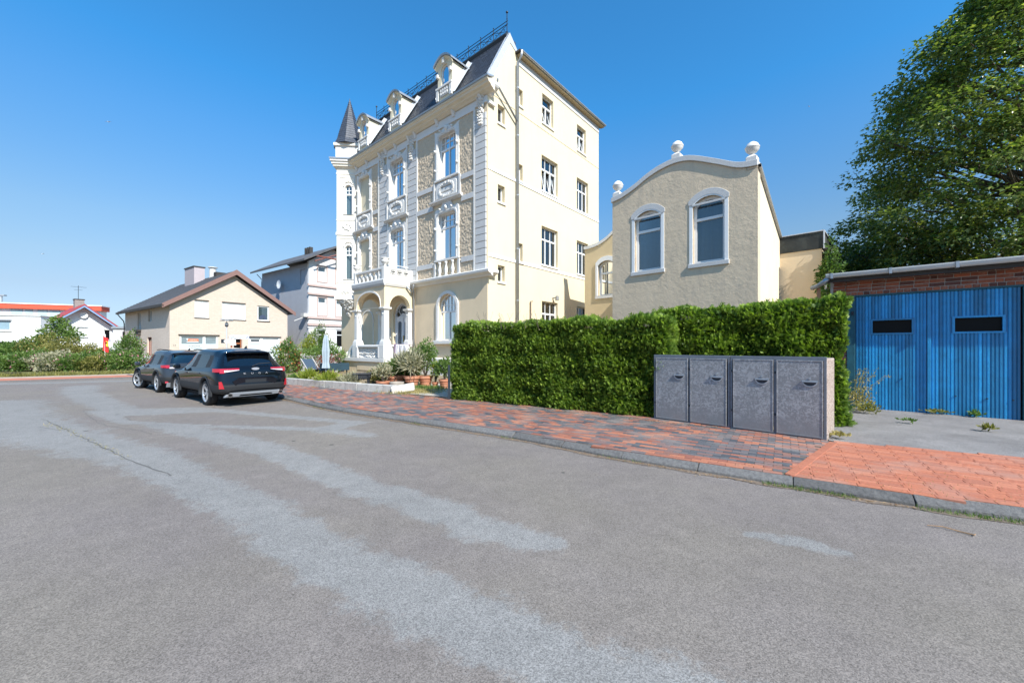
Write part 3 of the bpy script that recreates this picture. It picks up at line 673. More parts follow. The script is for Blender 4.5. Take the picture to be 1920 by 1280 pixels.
# entrance door
dm = mat('door_paint_white', (.72, .74, .78), .4, .02, 4)
m = MB(FRONT); da0, da1 = 6.24, 7.66
m.ring(arch(da0-.04, da1+.04, 1.0, 4.15, .62, 12), arch(da0+.05, da1-.05, 1.02, 4.06, .56, 12), -.2, -.1); D = m.build('entrance_door', dm, villa)
mid = (da0+da1)/2; top = [(da1-.05, 3.3), (da1-.3, 3.36), (mid+.2, 3.5), (mid, 3.56), (mid-.2, 3.5), (da0+.3, 3.36), (da0+.05, 3.3)]
def leafh(x0, x1): return [(x0+.12, 1.5), (x1-.12, 1.5), (x1-.12, 3.02), ((x0+x1)/2, 3.12), (x0+.12, 3.02)]
m = MB(FRONT); m.plate([(da0+.05, 1.02), (da1-.05, 1.02)]+top, [leafh(da0+.08, mid-.02)[:], leafh(mid+.02, da1-.08)[:]], -.19, -.13); m.build('door_leaf', dm, D)
m = MB(FRONT); m.box(mid-.03, mid+.03, -.13, -.1, 1.04, 3.4); m.box(da0+.05, da1-.05, -.2, -.08, 3.3, 3.36)
m.build('door_moulding', dm, D)
for x0, x1 in ((da0+.08, mid-.02), (mid+.02, da1-.08)): MB(FRONT).add([(p[0], -.16, p[1]) for p in leafh(x0, x1)], [tuple(range(5))]).build('door_pane', mat('patterned_glass', (.07, .09, .12), .25, .5, 40), D, recalc=False)
m = MB(FRONT); cxx = mid; pts = [(cxx+.68*math.cos(PI*i/12), 3.5+.52*math.sin(PI*i/12)) for i in range(13)]
m.add([(p[0], -.17, p[1]) for p in pts], [tuple(range(13))]); m.build('fanlight_pane', mat('fanlight_glass', (.06, .05, .035), .15, .3, 10), D, recalc=False)
m = MB(FRONT); m.tube([(mid+.36*math.cos(2*PI*i/16), -.14, 3.72+.3*math.sin(2*PI*i/16)) for i in range(17)], .022, 5); m.tube([(mid-.6, -.14, 3.75), (mid-.3, -.14, 3.6)], .02, 5); m.tube([(mid+.6, -.14, 3.75), (mid+.3, -.14, 3.6)], .02, 5)
m.build('fanlight_bar', dm, D)
MB(FRONT).box(mid-.12, mid-.06, -.13, -.08, 1.9, 2.25).build('door_handle', mat('brass', (.45, .33, .12), .35, metal=.8), D)
MB(FRONT).box(8.0, 8.24, .002, .04, 2.1, 2.7).build('doorbell_panel', M_trimg, villa)
MB(FRONT).box(8.06, 8.18, .04, .05, 2.15, 2.5).build('doorbell_buttons', M_zinc, villa)
surround(villa, FRONT, 6.2, 7.7, 1.04, 4.15, w=.14, out=.05, rise=.62, bottom=False, m_=M_cream)
# blind arch beside the door
m = MB(FRONT); n = 12
oa = [(9.0+.5, 1.1)]+[(9.7+.75*math.cos(PI-PI*i/n)+.3, 3.0+.75*math.sin(PI*i/n)) for i in range(n+1)]
o1 = arch(9.9, 11.3, 1.05, 3.95, .66, 12); o2 = arch(9.97, 11.23, 1.0, 3.88, .6, 12); m.ring(o1, o2, .002, .04); m.build('blind_arch_moulding', M_trim, villa)
# porch downpipe
MB(FRONT).tube([(5.3, .32, 4.98), (5.5, .2, 4.78), (5.58, .1, 4.6), (5.58, .1, .3)], .045, 8).tube([(5.66, .5, 4.9), (5.6, .2, 4.6)], .05, 8).build('downpipe', M_zinc, villa, smooth=True)
# ================================================================== ground, road, pavements
def gsheet(name, poly, z, material, kind='structure', sub=None):
    me = bpy.data.meshes.new(name)
    tri = tessellate_polygon([[Vector((x, y, 0)) for x, y in poly]])
    me.from_pydata([(x, y, z) for x, y in poly], [], [tuple(t) for t in tri]); me.materials.append(material)
    bm = bmesh.new(); bm.from_mesh(me); bmesh.ops.recalc_face_normals(bm, faces=bm.faces)
    for f_ in bm.faces:
        if f_.normal.z < 0: f_.normal_flip()
    bm.to_mesh(me); bm.free()
    o = bpy.data.objects.new(name, me); COL.objects.link(o); setp(o, kind=kind); return o

# asphalt with worn lanes, patches and cracks
def asphalt(name, road=True):
    m = bpy.data.materials.new(name); m.use_nodes = True; t = m.node_tree; b = t.nodes['Principled BSDF']; L = t.links.new
    N = lambda ty: t.nodes.new(ty)
    tc = N('ShaderNodeTexCoord').outputs['Object']
    def noise(sc, det=4, ro=.6):
        n = N('ShaderNodeTexNoise'); n.inputs['Scale'].default_value = sc; n.inputs['Detail'].default_value = det; n.inputs['Roughness'].default_value = ro; L(tc, n.inputs['Vector']); return n.outputs['Fac']
    def rng(f, a, b_, c, d):
        n = N('ShaderNodeMapRange'); n.inputs[1].default_value = a; n.inputs[2].default_value = b_; n.inputs[3].default_value = c; n.inputs[4].default_value = d; L(f, n.inputs[0]); return n.outputs[0]
    def math_(op, a, b_):
        n = N('ShaderNodeMath'); n.operation = op
        for i, v in enumerate((a, b_)):
            if isinstance(v, (int, float)): n.inputs[i].default_value = v
            else: L(v, n.inputs[i])
        return n.outputs[0]
    def mixc(f, a, b_, bt='MIX'):
        n = N('ShaderNodeMix'); n.data_type = 'RGBA'; n.blend_type = bt
        if isinstance(f, (int, float)): n.inputs[0].default_value = f
        else: L(f, n.inputs[0])
        for i, v in ((6, a), (7, b_)):
            if isinstance(v, tuple): n.inputs[i].default_value = (*v, 1)
            else: L(v, n.inputs[i])
        return n.outputs[2]
    # stones of the surface: voronoi cells, each its own brightness, dark binder between
    vo = N('ShaderNodeTexVoronoi'); vo.inputs['Scale'].default_value = 160; L(tc, vo.inputs['Vector'])
    sepc = N('ShaderNodeSeparateColor'); L(vo.outputs['Color'], sepc.inputs[0])
    vo2 = N('ShaderNodeTexVoronoi'); vo2.inputs['Scale'].default_value = 60; L(tc, vo2.inputs['Vector'])
    grain = rng(sepc.outputs[0], 0, 1, .64, 1.36)
    vo3 = N('ShaderNodeTexVoronoi'); vo3.inputs['Scale'].default_value = 24; L(tc, vo3.inputs['Vector'])
    pores = math_('MULTIPLY', rng(vo2.outputs['Distance'], .0, .22, .3, 1.02), rng(vo3.outputs['Distance'], .05, .2, .72, 1.03))
    big = rng(noise(.5 if road else 1.1, 5, .7), .35, .65, .93 if road else .78, 1.07 if road else 1.12); mid = rng(noise(4, 8, .8), .3, .7, .9, 1.1)
    hue = noise(.35, 3)
    base = mixc(rng(hue, .4, .6, 0, 1), (.190, .164, .147), (.199, .173, .146)) if road else (.225, .21, .20)
    if road:
        at = N('ShaderNodeAttribute'); at.attribute_name = 'worn'; wn = at.outputs['Fac']
        w = math_('ADD', wn, math_('MULTIPLY', math_('SUBTRACT', noise(3.0, 10, .85), .5), 2.0))
        w = rng(w, .40, .60, 0, 1)
        base = mixc(w, base, (.228, .218, .204))
        at2 = N('ShaderNodeAttribute'); at2.attribute_name = 'crack'
        edge = math_('MULTIPLY', math_('MULTIPLY', w, math_('SUBTRACT', 1.0, w)), 1.2)
    k = math_('MULTIPLY', math_('MULTIPLY', grain, pores), math_('MULTIPLY', big, mid))
    vm = N('ShaderNodeVectorMath'); vm.operation = 'SCALE'; L(base, vm.inputs[0]) if not isinstance(base, tuple) else setattr(vm.inputs[0], 'default_value', base)
    L(k, vm.inputs['Scale']); col = vm.outputs[0]
    if road:
        vs = N('ShaderNodeTexVoronoi'); vs.inputs['Scale'].default_value = 1.15; L(tc, vs.inputs['Vector'])   # tar drips / gum spots
        sp = rng(vs.outputs['Distance'], .036, .05, .8, 0); col = mixc(sp, col, (.045, .045, .045))
        vs = N('ShaderNodeTexVoronoi'); vs.inputs['Scale'].default_value = .8; L(tc, vs.inputs['Vector'])
        sp = rng(vs.outputs['Distance'], .008, .012, .8, 0); col = mixc(sp, col, (.5, .5, .48))
    L(col, b.inputs['Base Color']); b.inputs['Roughness'].default_value = .88; b.inputs['Specular IOR Level'].default_value = .3
    bp = N('ShaderNodeBump'); bp.inputs['Strength'].default_value = .55; bp.inputs['Distance'].default_value = .006
    L(math_('ADD', grain, pores), bp.inputs['Height']); L(bp.outputs[0], b.inputs['Normal'])
    return m
M_road = asphalt('street_asphalt'); M_drive = asphalt('driveway_asphalt', False)
M_ground = mat('dry_soil', (.22, .17, .11), .95, .25, 2, .3, 20, dirt=((.10, .14, .04), .6, 1.2))
gsheet('ground', [(-900, -400), (900, -400), (900, 900), (-900, 900)], -.03, M_ground)
KD = (-.8268, .5625); KN = (.5625, .8268)        # along the kerb (leftwards), and across towards the houses
def kpt(s, d):
    t_ = min(1, max(0, (s-5.0)/4.5)); u_ = min(1, max(0, -s/2)); w_ = min(1, max(0, (-s-4.8)/2)); d = d+.42*t_*t_*(3-2*t_)-.19*u_*u_*(3-2*u_)*(1-w_*w_*(3-2*w_)); return (0+KD[0]*s+KN[0]*d, 6.94+KD[1]*s+KN[1]*d)     # s from x=0, d behind the kerb
def dseg(P, a, b):
    a = np.array(a); b = np.array(b); d = b-a; t = np.clip(((P-a)@d)/(d@d), 0, 1); return np.linalg.norm(P-(a+t[:, None]*d), axis=1), t
def inpoly(x, y, poly):
    c = False; j = len(poly)-1
    for i in range(len(poly)):
        xi, yi = poly[i]; xj, yj = poly[j]
        if (yi > y) != (yj > y) and x < (xj-xi)*(y-yi)/(yj-yi)+xi: c = not c
        j = i
    return c
# road mesh with worn attribute
xs = np.concatenate([np.arange(-70, -26, 2.0), np.arange(-26, -12, .5), np.arange(-12, 9, .1), np.arange(9, 40, 1.5)])
ys = np.concatenate([np.arange(-30, 0, 2.0), np.arange(0, 13, .1), np.arange(13, 26, .4), np.arange(26, 60, 3)])
XX, YY = np.meshgrid(xs, ys); P = np.stack([XX.ravel(), YY.ravel()], 1)
worn = np.zeros(len(P))
def streak(pts, amp=1.0):
    global worn
    for (a, wa), (b, wb) in zip(pts, pts[1:]):
        d, t = dseg(P, a, b); w = (wa+(wb-wa)*t)*.78; worn = np.maximum(worn, amp*np.clip(1.02-.62*d/w, 0, 1))
streak([((-14.5, 11.2), 1.3), ((-10.97, 8.53), 1.3), ((-7.2, 6.64), .75), ((-5.18, 5.69), .55), ((-3.9, 4.78), .42), ((-2.54, 3.92), .4), ((-1.66, 3.23), .4), ((-.97, 2.78), .4), ((-.35, 2.39), .4), ((0, 2.17), .38), ((.37, 1.96), .36), ((1.2, 1.6), .36), ((3, .9), .4)])
streak([((-17.5, 16.2), .8), ((-15.25, 14.05), .7), ((-11.73, 11.38), .6), ((-9.22, 9.56), .5), ((-6.72, 7.96), .45), ((-3.87, 6.29), .42), ((-2.5, 5.19), .36), ((-1.54, 4.42), .34), ((-.87, 4.05), .36), ((-.28, 3.51), .34), ((.3, 3.25), .22)])
streak([((-26, 15.5), .9), ((-14, 20.5), .7), ((-8, 24), .5)], .9)
streak([((2.0, 3.42), .1), ((2.35, 3.28), .18), ((2.6, 3.05), .1)], .85)
streak([((-2.6, 7.2), .3), ((-5.5, 8.6), .8), ((-8.6, 10.2), .5)], .75)
def worn_poly(poly, val):
    px_, py_ = [p[0] for p in poly], [p[1] for p in poly]
    for i in np.nonzero((P[:, 0] > min(px_)) & (P[:, 0] < max(px_)) & (P[:, 1] > min(py_)) & (P[:, 1] < max(py_)))[0]:
        if inpoly(P[i, 0], P[i, 1], poly): worn[i] = val
worn_poly([(-10.7, 9.96), (-8.3, 10.6), (-5.6, 9.5), (-3.0, 8.5), (-3.4, 7.6), (-5.2, 7.75), (-7.0, 8.2), (-8.2, 8.3)], .8)
worn_poly([(-8.96, 9.19), (-7.34, 9.79), (-3.6, 8.35), (-3.9, 7.95), (-6.2, 8.2), (-8.29, 8.66)], -.2)
v = np.zeros((len(P), 3)); v[:, :2] = P; nx = len(xs); ny = len(ys)
ii, jj = np.meshgrid(np.arange(nx-1), np.arange(ny-1)); q = (jj*nx+ii).ravel(); F = np.stack([q, q+1, q+nx+1, q+nx], 1)
# keep only cells on the road side of both kerbs
cen = P[F].mean(1); dk = (cen-np.array([0, 6.94]))@np.array(KN); FD = np.array([.835, .55]); FN = np.array([-.55, .835]); df = (cen-np.array([-23.3, 18.1]))@FN
F = F[(dk < .35) & (df < .4)]
me = bpy.data.meshes.new('road'); me.from_pydata(v.tolist(), [], F.tolist()); me.materials.append(M_road)
me.attributes.new('worn', 'FLOAT', 'POINT').data.foreach_set('value', worn)
o = bpy.data.objects.new('road', me); COL.objects.link(o); setp(o, kind='structure'); ROAD = o
# cracks: narrow sunken ribbons with dry grass in the long one
M_crack = mat('crack_dark', (.13, .125, .115), .95)
def crack(pts, w=.02):
    w *= .34
    m = MB(); L_ = []
    for (x0, y0), (x1, y1) in zip(pts, pts[1:]):
        n = max(2, int(math.hypot(x1-x0, y1-y0)/.18))
        for i in range(n): L_.append((x0+(x1-x0)*i/n+R.uniform(-.02, .02), y0+(y1-y0)*i/n+R.uniform(-.02, .02)))
    L_.append(pts[-1]); pp = []
    for i, (x, y) in enumerate(L_):
        ww = w*R.uniform(.3, 1.2); pp += [(x-ww*.6, y-ww*.8, .004), (x+ww*.6, y+ww*.8, .004)]
    m.add(pp, [(2*i, 2*i+1, 2*i+3, 2*i+2) for i in range(len(L_)-1)])
    return m.build('crack', M_crack, ROAD, recalc=False)
crack([(-10.43, 8.85), (-8.41, 7.56), (-6.86, 6.56), (-5.49, 5.69), (-4.23, 4.94)], .035)
crack([(-10.73, 9.96), (-8.91, 8.53), (-8.3, 8.13), (-8.9, 7.95)], .025); crack([(-8.3, 8.1), (-7.1, 7.6), (-6.6, 7.3)], .02)
crack([(-8.96, 9.19), (-8.29, 8.66)], .02); crack([(-5.0, 8.2), (-3.0, 8.6), (-2.6, 8.75)], .01); crack([(-9.5, 8.0), (-8.6, 7.6)], .015)

# kerbstones along the pavement
M_kerb = mat('kerb_basalt', (.155, .148, .14), .9, .35, 30, .9, 90, dirt=((.3, .28, .25), .35, 6), rnd=.2)
KERB = bpy.data.objects.new('kerb', None); COL.objects.link(KERB); setp(KERB, kind='structure')
KANG = math.atan2(KD[1], KD[0])
for k in range(-9, 26):
    s0 = k*1.0; m = MB(); hgt = .1 if s0 > -3.5 or True else .1
    j = R.uniform(-.006, .006)
    m.prism([(-.005, -.03), (0, .036+j), (.02, .05+j), (.10, hgt-.006+j), (.12, hgt+j), (.12, -.03)], .004, .996)
    o = m.build('kerbstone', M_kerb, KERB, bevel=.008); x, y = kpt(s0, 0); o.location = (x, y, 0)
    x2, y2 = kpt(s0+1, 0); o.rotation_euler = (0, 0, math.atan2(y2-y, x2-x)); o.scale = (1, -1, 1)
# pavement: klinker bricks laid in stretcher bond
def paverattr(me, cols):
    a = me.color_attributes.new('tone', 'FLOAT_COLOR', 'CORNER'); a.data.foreach_set('color', np.array(cols, dtype=np.float32).ravel())
def pavermat(name, per_object):
    m = bpy.data.materials.new(name); m.use_nodes = True; t = m.node_tree; b = t.nodes['Principled BSDF']; L = t.links.new
    at = t.nodes.new('ShaderNodeAttribute'); at.attribute_name = 'tone'
    tc = t.nodes.new('ShaderNodeTexCoord'); n = t.nodes.new('ShaderNodeTexNoise'); n.inputs['Scale'].default_value = 30; n.inputs['Detail'].default_value = 6; L(tc.outputs['Object'], n.inputs['Vector'])
    mr = t.nodes.new('ShaderNodeMapRange'); mr.inputs[1].default_value = .3; mr.inputs[2].default_value = .7; mr.inputs[3].default_value = .8; mr.inputs[4].default_value = 1.2; L(n.outputs['Fac'], mr.inputs[0])
    vm = t.nodes.new('ShaderNodeVectorMath'); vm.operation = 'SCALE'; L(at.outputs['Color'], vm.inputs[0]); L(mr.outputs[0], vm.inputs['Scale'])
    n2 = t.nodes.new('ShaderNodeTexNoise'); n2.inputs['Scale'].default_value = 1.6; n2.inputs['Detail'].default_value = 7
    g = t.nodes.new('ShaderNodeNewGeometry'); L(g.outputs['Position'], n2.inputs['Vector'])
    m2 = t.nodes.new('ShaderNodeMapRange'); m2.inputs[1].default_value = .5; m2.inputs[2].default_value = .75; m2.inputs[4].default_value = .45; L(n2.outputs['Fac'], m2.inputs[0])
    mx = t.nodes.new('ShaderNodeMix'); mx.data_type = 'RGBA'; L(m2.outputs[0], mx.inputs[0]); L(vm.outputs[0], mx.inputs[6]); mx.inputs[7].default_value = (.36, .31, .26, 1)
    L(mx.outputs[2], b.inputs['Base Color']); b.inputs['Roughness'].default_value = .72
    bp = t.nodes.new('ShaderNodeBump'); bp.inputs['Strength'].default_value = .25; bp.inputs['Distance'].default_value = .004; L(n.outputs['Fac'], bp.inputs['Height']); L(bp.outputs[0], b.inputs['Normal'])
    return m
M_pave = pavermat('klinker', False)
def pavers(parent, poly, ang, tones, bl, bw, gap, zt, origin, bondf, n_near=300, name='brick', rowtone=None, z0=None):
    ca, sa = math.cos(ang), math.sin(ang); ox, oy = origin
    xs_ = [((x-ox)*ca+(y-oy)*sa, -(x-ox)*sa+(y-oy)*ca) for x, y in poly]
    a0, a1 = min(p[0] for p in xs_), max(p[0] for p in xs_); b0, b1 = min(p[1] for p in xs_), max(p[1] for p in xs_)
    cells = []
    for r in range(int(b0/bw)-1, int(b1/bw)+2):
        off = bondf(r)*bl
        for c in range(int(a0/bl)-2, int(a1/bl)+2):
            u = c*bl+off+bl/2; w = r*bw+bw/2; x, y = ox+u*ca-w*sa, oy+u*sa+w*ca
            if inpoly(x, y, poly): cells.append((x, y, R.choice(tones) if not rowtone else rowtone(u, w), R.uniform(-.003, .002)))
    cells.sort(key=lambda q: math.hypot(q[0]-.3*0, q[1]) if q[1] > 0 and abs(q[0]) < q[1]*1.29 else 999)
    hx, hy, ch = bl/2-gap/2, bw/2-gap/2, .0018
    base = [(-hx, -hy, -.03), (hx, -hy, -.03), (hx, hy, -.03), (-hx, hy, -.03), (-hx, -hy, -ch), (hx, -hy, -ch), (hx, hy, -ch), (-hx, hy, -ch),
            (-hx+ch, -hy+ch, 0), (hx-ch, -hy+ch, 0), (hx-ch, hy-ch, 0), (-hx+ch, hy-ch, 0)]
    fcs = [(8, 9, 10, 11)]+[(i, (i+1) % 4, (i+1) % 4+4, i+4) for i in range(4)]+[(4+i, 4+(i+1) % 4, 8+(i+1) % 4, 8+i) for i in range(4)]
    cache = {}
    for x, y, tn, dz in cells[:n_near]:
        key = tn
        if key not in cache:
            me = bpy.data.meshes.new(name); me.from_pydata(base, [], fcs); me.materials.append(M_pave); paverattr(me, [(*tn, 1)]*(sum(len(f) for f in fcs))); cache[key] = me
        o = bpy.data.objects.new(name, cache[key]); COL.objects.link(o); o.parent = parent; o.location = (x, y, zt+dz); o.rotation_euler = (R.uniform(-.008, .008), R.uniform(-.006, .006), ang+R.uniform(-.003, .003))
    V_ = []; F_ = []; C_l = []
    for x, y, tn, dz in cells[n_near:]:
        n = len(V_); jr = R.uniform(-.008, .008); c2, s2_ = math.cos(ang+jr), math.sin(ang+jr)
        V_ += [(x+px*c2-py*s2_, y+px*s2_+py*c2, zt+dz+pz) for px, py, pz in base[4:]]
        F_ += [(n+4, n+5, n+6, n+7)]+[(n+i, n+(i+1) % 4, n+4+(i+1) % 4, n+4+i) for i in range(4)]; C_l += [(*tn, 1)]*20
    if V_:
        me = bpy.data.meshes.new(name+'s'); me.from_pydata(V_, [], F_); me.materials.append(M_pave); paverattr(me, C_l)
        o = bpy.data.objects.new(name+'s', me); COL.objects.link(o); o.parent = parent; setp(o, kind='stuff')
# joints bed under the bricks
M_joint = mat('joint_sand', (.40, .25, .17), .95, .2, 20, .3, 60)
M_joint2 = mat('joint_sand_dark', (.16, .13, .10), .95, .3, 12, .3, 60)
BND0 = (3.22, 4.68); BND1 = (5.08, 6.33)       # edge between klinker and red drive strip
pv = [kpt(5, .12), kpt(6, .12), kpt(7, .12), kpt(8, .12), kpt(9.5, .12), kpt(24, .12), kpt(24, 3.2), (-9.3, 16.2), (-3.84, 12.95), (-1.6, 11.5), (3.1, 8.5), BND1, BND0, kpt(-3.4, .12), kpt(-2, .12), kpt(-1, .12), kpt(0, .12)]
PAVE = gsheet('pavement', pv, .094, M_joint2)
dk_ = [(.075, .078, .085), (.10, .10, .105), (.13, .12, .12), (.16, .13, .125)]; rd_ = [(.34, .13, .08), (.28, .105, .07), (.42, .16, .09), (.24, .12, .09)]; md_ = [(.22, .14, .12), (.2, .12, .105)]
def tone_k(u, w):
    n = math.sin(u*.8+w*2.1)+math.sin(u*2.3-w*1.7+1)
    return R.choice(dk_*2+md_+rd_) if n > .2 else R.choice(dk_+md_+rd_*2)
pavers(PAVE, pv, KANG, None, .2, .1, .006, .104, kpt(0, .12), lambda r: .5*(r % 2), 300, rowtone=tone_k)
rp = [BND0, BND1, (6.0, 5.9), (6.92, 5.38), (9.5, 4.0), kpt(-9, .12), kpt(-7, .12), kpt(-6, .12), kpt(-5, .12)]
RED = gsheet('red_pavement', rp, .095, M_joint)
reds = [(.46, .155, .08), (.42, .14, .075), (.49, .18, .10), (.44, .16, .09), (.39, .14, .08)]
pavers(RED, rp, KANG, reds, .2, .1, .003, .104, kpt(0, .12), lambda r: .14*(r % 2), 300, name='red_brick')
# border course of red bricks between the two pavings
m_ = MB(); dB = (BND1[0]-BND0[0], BND1[1]-BND0[1]); lB = math.hypot(*dB); aB = math.atan2(dB[1], dB[0])
for i in range(int(lB/.2)):
    o = MB().box(.003, .197, -.05, .05, -.03, .003).build('border_brick', mat('border_red', (.42, .15, .085), .75, .1, 30, .2, 60, rnd=.1), RED, bevel=.004)
    o.location = (BND0[0]+dB[0]*i*.2/lB+.03, BND0[1]+dB[1]*i*.2/lB-.02, .106); o.rotation_euler = (0, 0, aB)
# driveway of old asphalt up to the garage
gsheet('driveway', [(5.1, 6.4), (5.2, 6.22), (6.0, 5.9), (6.92, 5.38), (9.5, 4.0), (14, 3), (14, 9), (10.6, 8.2), (8.3, 10.1), (6.3, 9.4), (5.6, 7.6)], .098, M_drive)
# far pavement of red bricks and verge
def fpt(s, d): return (-23.3+FD[0]*s+FN[0]*d, 18.1+FD[1]*s+FN[1]*d)
FK = MB(); a, b = fpt(-60, 0), fpt(22, 0)
o = FK.box(-60, 22, 0, .1, -.03, .05).build('far_kerb', M_kerb); o.location = (-23.3, 18.1, 0); o.rotation_euler = (0, 0, math.atan2(FD[1], FD[0])); setp(o, kind='structure')
gsheet('far_pavement', [fpt(-60, .1), fpt(22, .1), fpt(22, 1.9), fpt(-60, 1.9)], .05, mat('red_paving_far', (.48, .17, .10), .85, .15, 2, .3, 15, dirt=((.36, .28, .22), .5, 1.5)))
gsheet('verge', [fpt(-60, 1.9), fpt(22, 1.9), fpt(22, 3.4), fpt(-60, 3.4)], .046, mat('sandy_verge', (.46, .36, .27), .95, .15, 2, .3, 20, dirt=((.2, .2, .08), .5, 1.3)))
gsheet('lawn', [fpt(-60, 3.4), fpt(13, 3.4), fpt(13, 14), fpt(-60, 14)], .04, mat('lawn_ground', (.14, .14, .05), .95, .3, 3, .4, 30))
gsheet('side_street', [fpt(13, 3.4), fpt(22, 3.4), (-12, 44), (-18, 62), (-28, 44), (-24.5, 36)], .03, M_drive)
# garden soil in front of the villa
gsheet('garden_bed', [(-9.2, 16.15), (-3.84, 12.98), (-2.3, 12.0), (-1.3, 12.6), (-1.15, 18.6), (-11.9, 27.7), (-16, 30), (-14, 22)], .113, mat('garden_soil', (.24, .18, .11), .95, .25, 3, .5, 25, dirt=((.3, .3, .12), .5, 2)))
gsheet('garden_path', [(-3.3, 12.6), (-1.7, 11.6), (-.9, 12.5), (-1.0, 18.4), (-3.5, 15.5)], .118, mat('gravel_path', (.42, .38, .32), .95, .15, 8, .6, 50))

# ================================================================== annex
AO = (7.4089, 12.0); AA = math.atan2(.6952162, -.7188007)
M_annex = mat('annex_render', (.68, .545, .385), .92, .06, 1.6, 1.0, 6, detail=9, dirt=((.40, .35, .28), .45, 2.2), streak=.35)
M_annexs = mat('annex_side_render', (.80, .68, .5), .92, .05, 1.2, .3, 6)
annex = thing('annex', 'low grey beige annex with curved parapet, stone balls and two arched windows', 'house', (*AO, 0), AA)
def spline(pts, n=6):
    out = []; P_ = [pts[0]]+list(pts)+[pts[-1]]
    for i in range(1, len(P_)-2):
        for k in range(n):
            t = k/n; p0, p1, p2, p3 = P_[i-1], P_[i], P_[i+1], P_[i+2]
            out.append(tuple(.5*((2*p1[j])+(-p0[j]+p2[j])*t+(2*p0[j]-5*p1[j]+4*p2[j]-p3[j])*t*t+(-p0[j]+3*p1[j]-3*p2[j]+p3[j])*t**3) for j in (0, 1)))
    out.append(pts[-1]); return out
capt = spline([(0, 7.24), (.3, 7.27), (.62, 7.36), (1.2, 7.66), (1.93, 8.0), (2.45, 8.09), (3.0, 8.02), (3.5, 7.85), (4.0, 7.6), (4.5, 7.42), (4.94, 7.34)])
cap = [(x, z-.19) for x, z in capt]
def aw(a0, a1): return [(a0, 4.36)]+[(a1, 4.36)]+arch(a0, a1, 4.36, 6.5, .24)[2:]
W1 = (2.98, 3.98); W2 = (.92, 1.9)
MB().plate([(0, 0), (4.9, 0)]+[(min(x, 4.9), z) for x, z in reversed(cap)], [arch(*W1, 4.36, 6.52, .25), arch(*W2, 4.36, 6.52, .25)], -.3, 0).build('front_wall', M_annex, annex)
m = MB(); n = len(capt); pts = []
for x, z in capt: pts += [(x, -.34, z), (x, .055, z), (x, .055, z-.18), (x, -.34, z-.18)]
m.add(pts, [f_ for i in range(n-1) for f_ in ((4*i, 4*i+4, 4*i+5, 4*i+1), (4*i+1, 4*i+5, 4*i+6, 4*i+2), (4*i+2, 4*i+6, 4*i+7, 4*i+3), (4*i+3, 4*i+7, 4*i+4, 4*i))]+[(0, 1, 2, 3), (4*n-4, 4*n-1, 4*n-2, 4*n-3)])
m.build('parapet_coping', M_trimg, annex, bevel=.01)
for w in (W1, W2):
    window(annex, ident, *w, 4.36, 6.52, rec=.14, rise=.25, transom=5.82, lower=1, grid=(1, 1), fw=.09, sill=False, curtain=.5)
    o_, i_ = arch(w[0]-.11, w[1]+.11, 4.36, 6.74, .3), arch(w[0], w[1], 4.36, 6.52, .25)
    MB().ring(o_, i_, -.13, .015).build('window_surround', M_white, annex, bevel=.006)
    o2 = [(w[0]-.14, 6.34), (w[1]+.14, 6.34)]+arch(w[0]-.14, w[1]+.14, 4, 6.76, .3)[2:]; i2 = [(w[0]-.02, 6.27), (w[1]+.02, 6.27)]+arch(w[0]-.02, w[1]+.02, 4, 6.56, .26)[2:]
    MB().ring(o2, i2, .0, .022).build('window_hood', M_trimg, annex, bevel=.008)
    MB().box(w[0]-.14, w[1]+.14, -.12, .055, 4.22, 4.355).build('window_sill', M_trimg, annex, bevel=.01)
for u in (.17, 2.45, 4.72):
    zz = [z for x, z in capt if x >= u-.05][0]
    m = MB(); m.box(u-.15, u+.15, -.25, .05, zz-.06, zz+.12); m.add([(u-.15, -.25, zz+.12), (u+.15, -.25, zz+.12), (u+.15, .05, zz+.12), (u-.15, .05, zz+.12), (u-.05, -.15, zz+.22), (u+.05, -.15, zz+.22), (u+.05, -.05, zz+.22), (u-.05, -.05, zz+.22)], [(0, 1, 5, 4), (1, 2, 6, 5), (2, 3, 7, 6), (3, 0, 4, 7), (4, 5, 6, 7)])
    m.build('ball_pedestal', M_trim, annex, bevel=.01)
    MB().lathe([(.03, zz+.2), (.05, zz+.24), (.12, zz+.28), (.185, zz+.36), (.195, zz+.41), (.205, zz+.42), (.205, zz+.445), (.19, zz+.45), (.15, zz+.54), (.07, zz+.6), (.0, zz+.615)], u, -.1, 16).build('stone_ball', M_trim, annex, auto=40)
# side wall, slanting away; direction measured from the photograph
sdx, sdy = .633, .774; ca, sa = math.cos(AA), math.sin(AA)
lx, ly = sdx*ca+sdy*sa, -sdx*sa+sdy*ca
def ASIDE(a, c, b):     # outward normal on the side towards -u
    nx_, ny_ = (ly, -lx) if ly < 0 else (-ly, lx)
    return (lx*a+nx_*c, ly*a+ny_*c, b)
def rz(t): return 7.0-1.13*t/7.6*1.05
sh = [arch(5.55, 5.95, 3.2, 4.9, .18), arch(6.75, 7.15, 3.2, 4.95, .18)]
MB(ASIDE).plate([(.055, 0), (8.1, 0), (8.1, rz(8.1)), (.055, rz(0))], sh, -.3, -.003).build('side_wall', M_annexs, annex)
for a0, a1 in ((5.55, 5.95), (6.75, 7.15)): window(annex, ASIDE, a0, a1, 3.2, 4.93, rec=.12, rise=.18, lower=1, fw=.05, curtain=False)
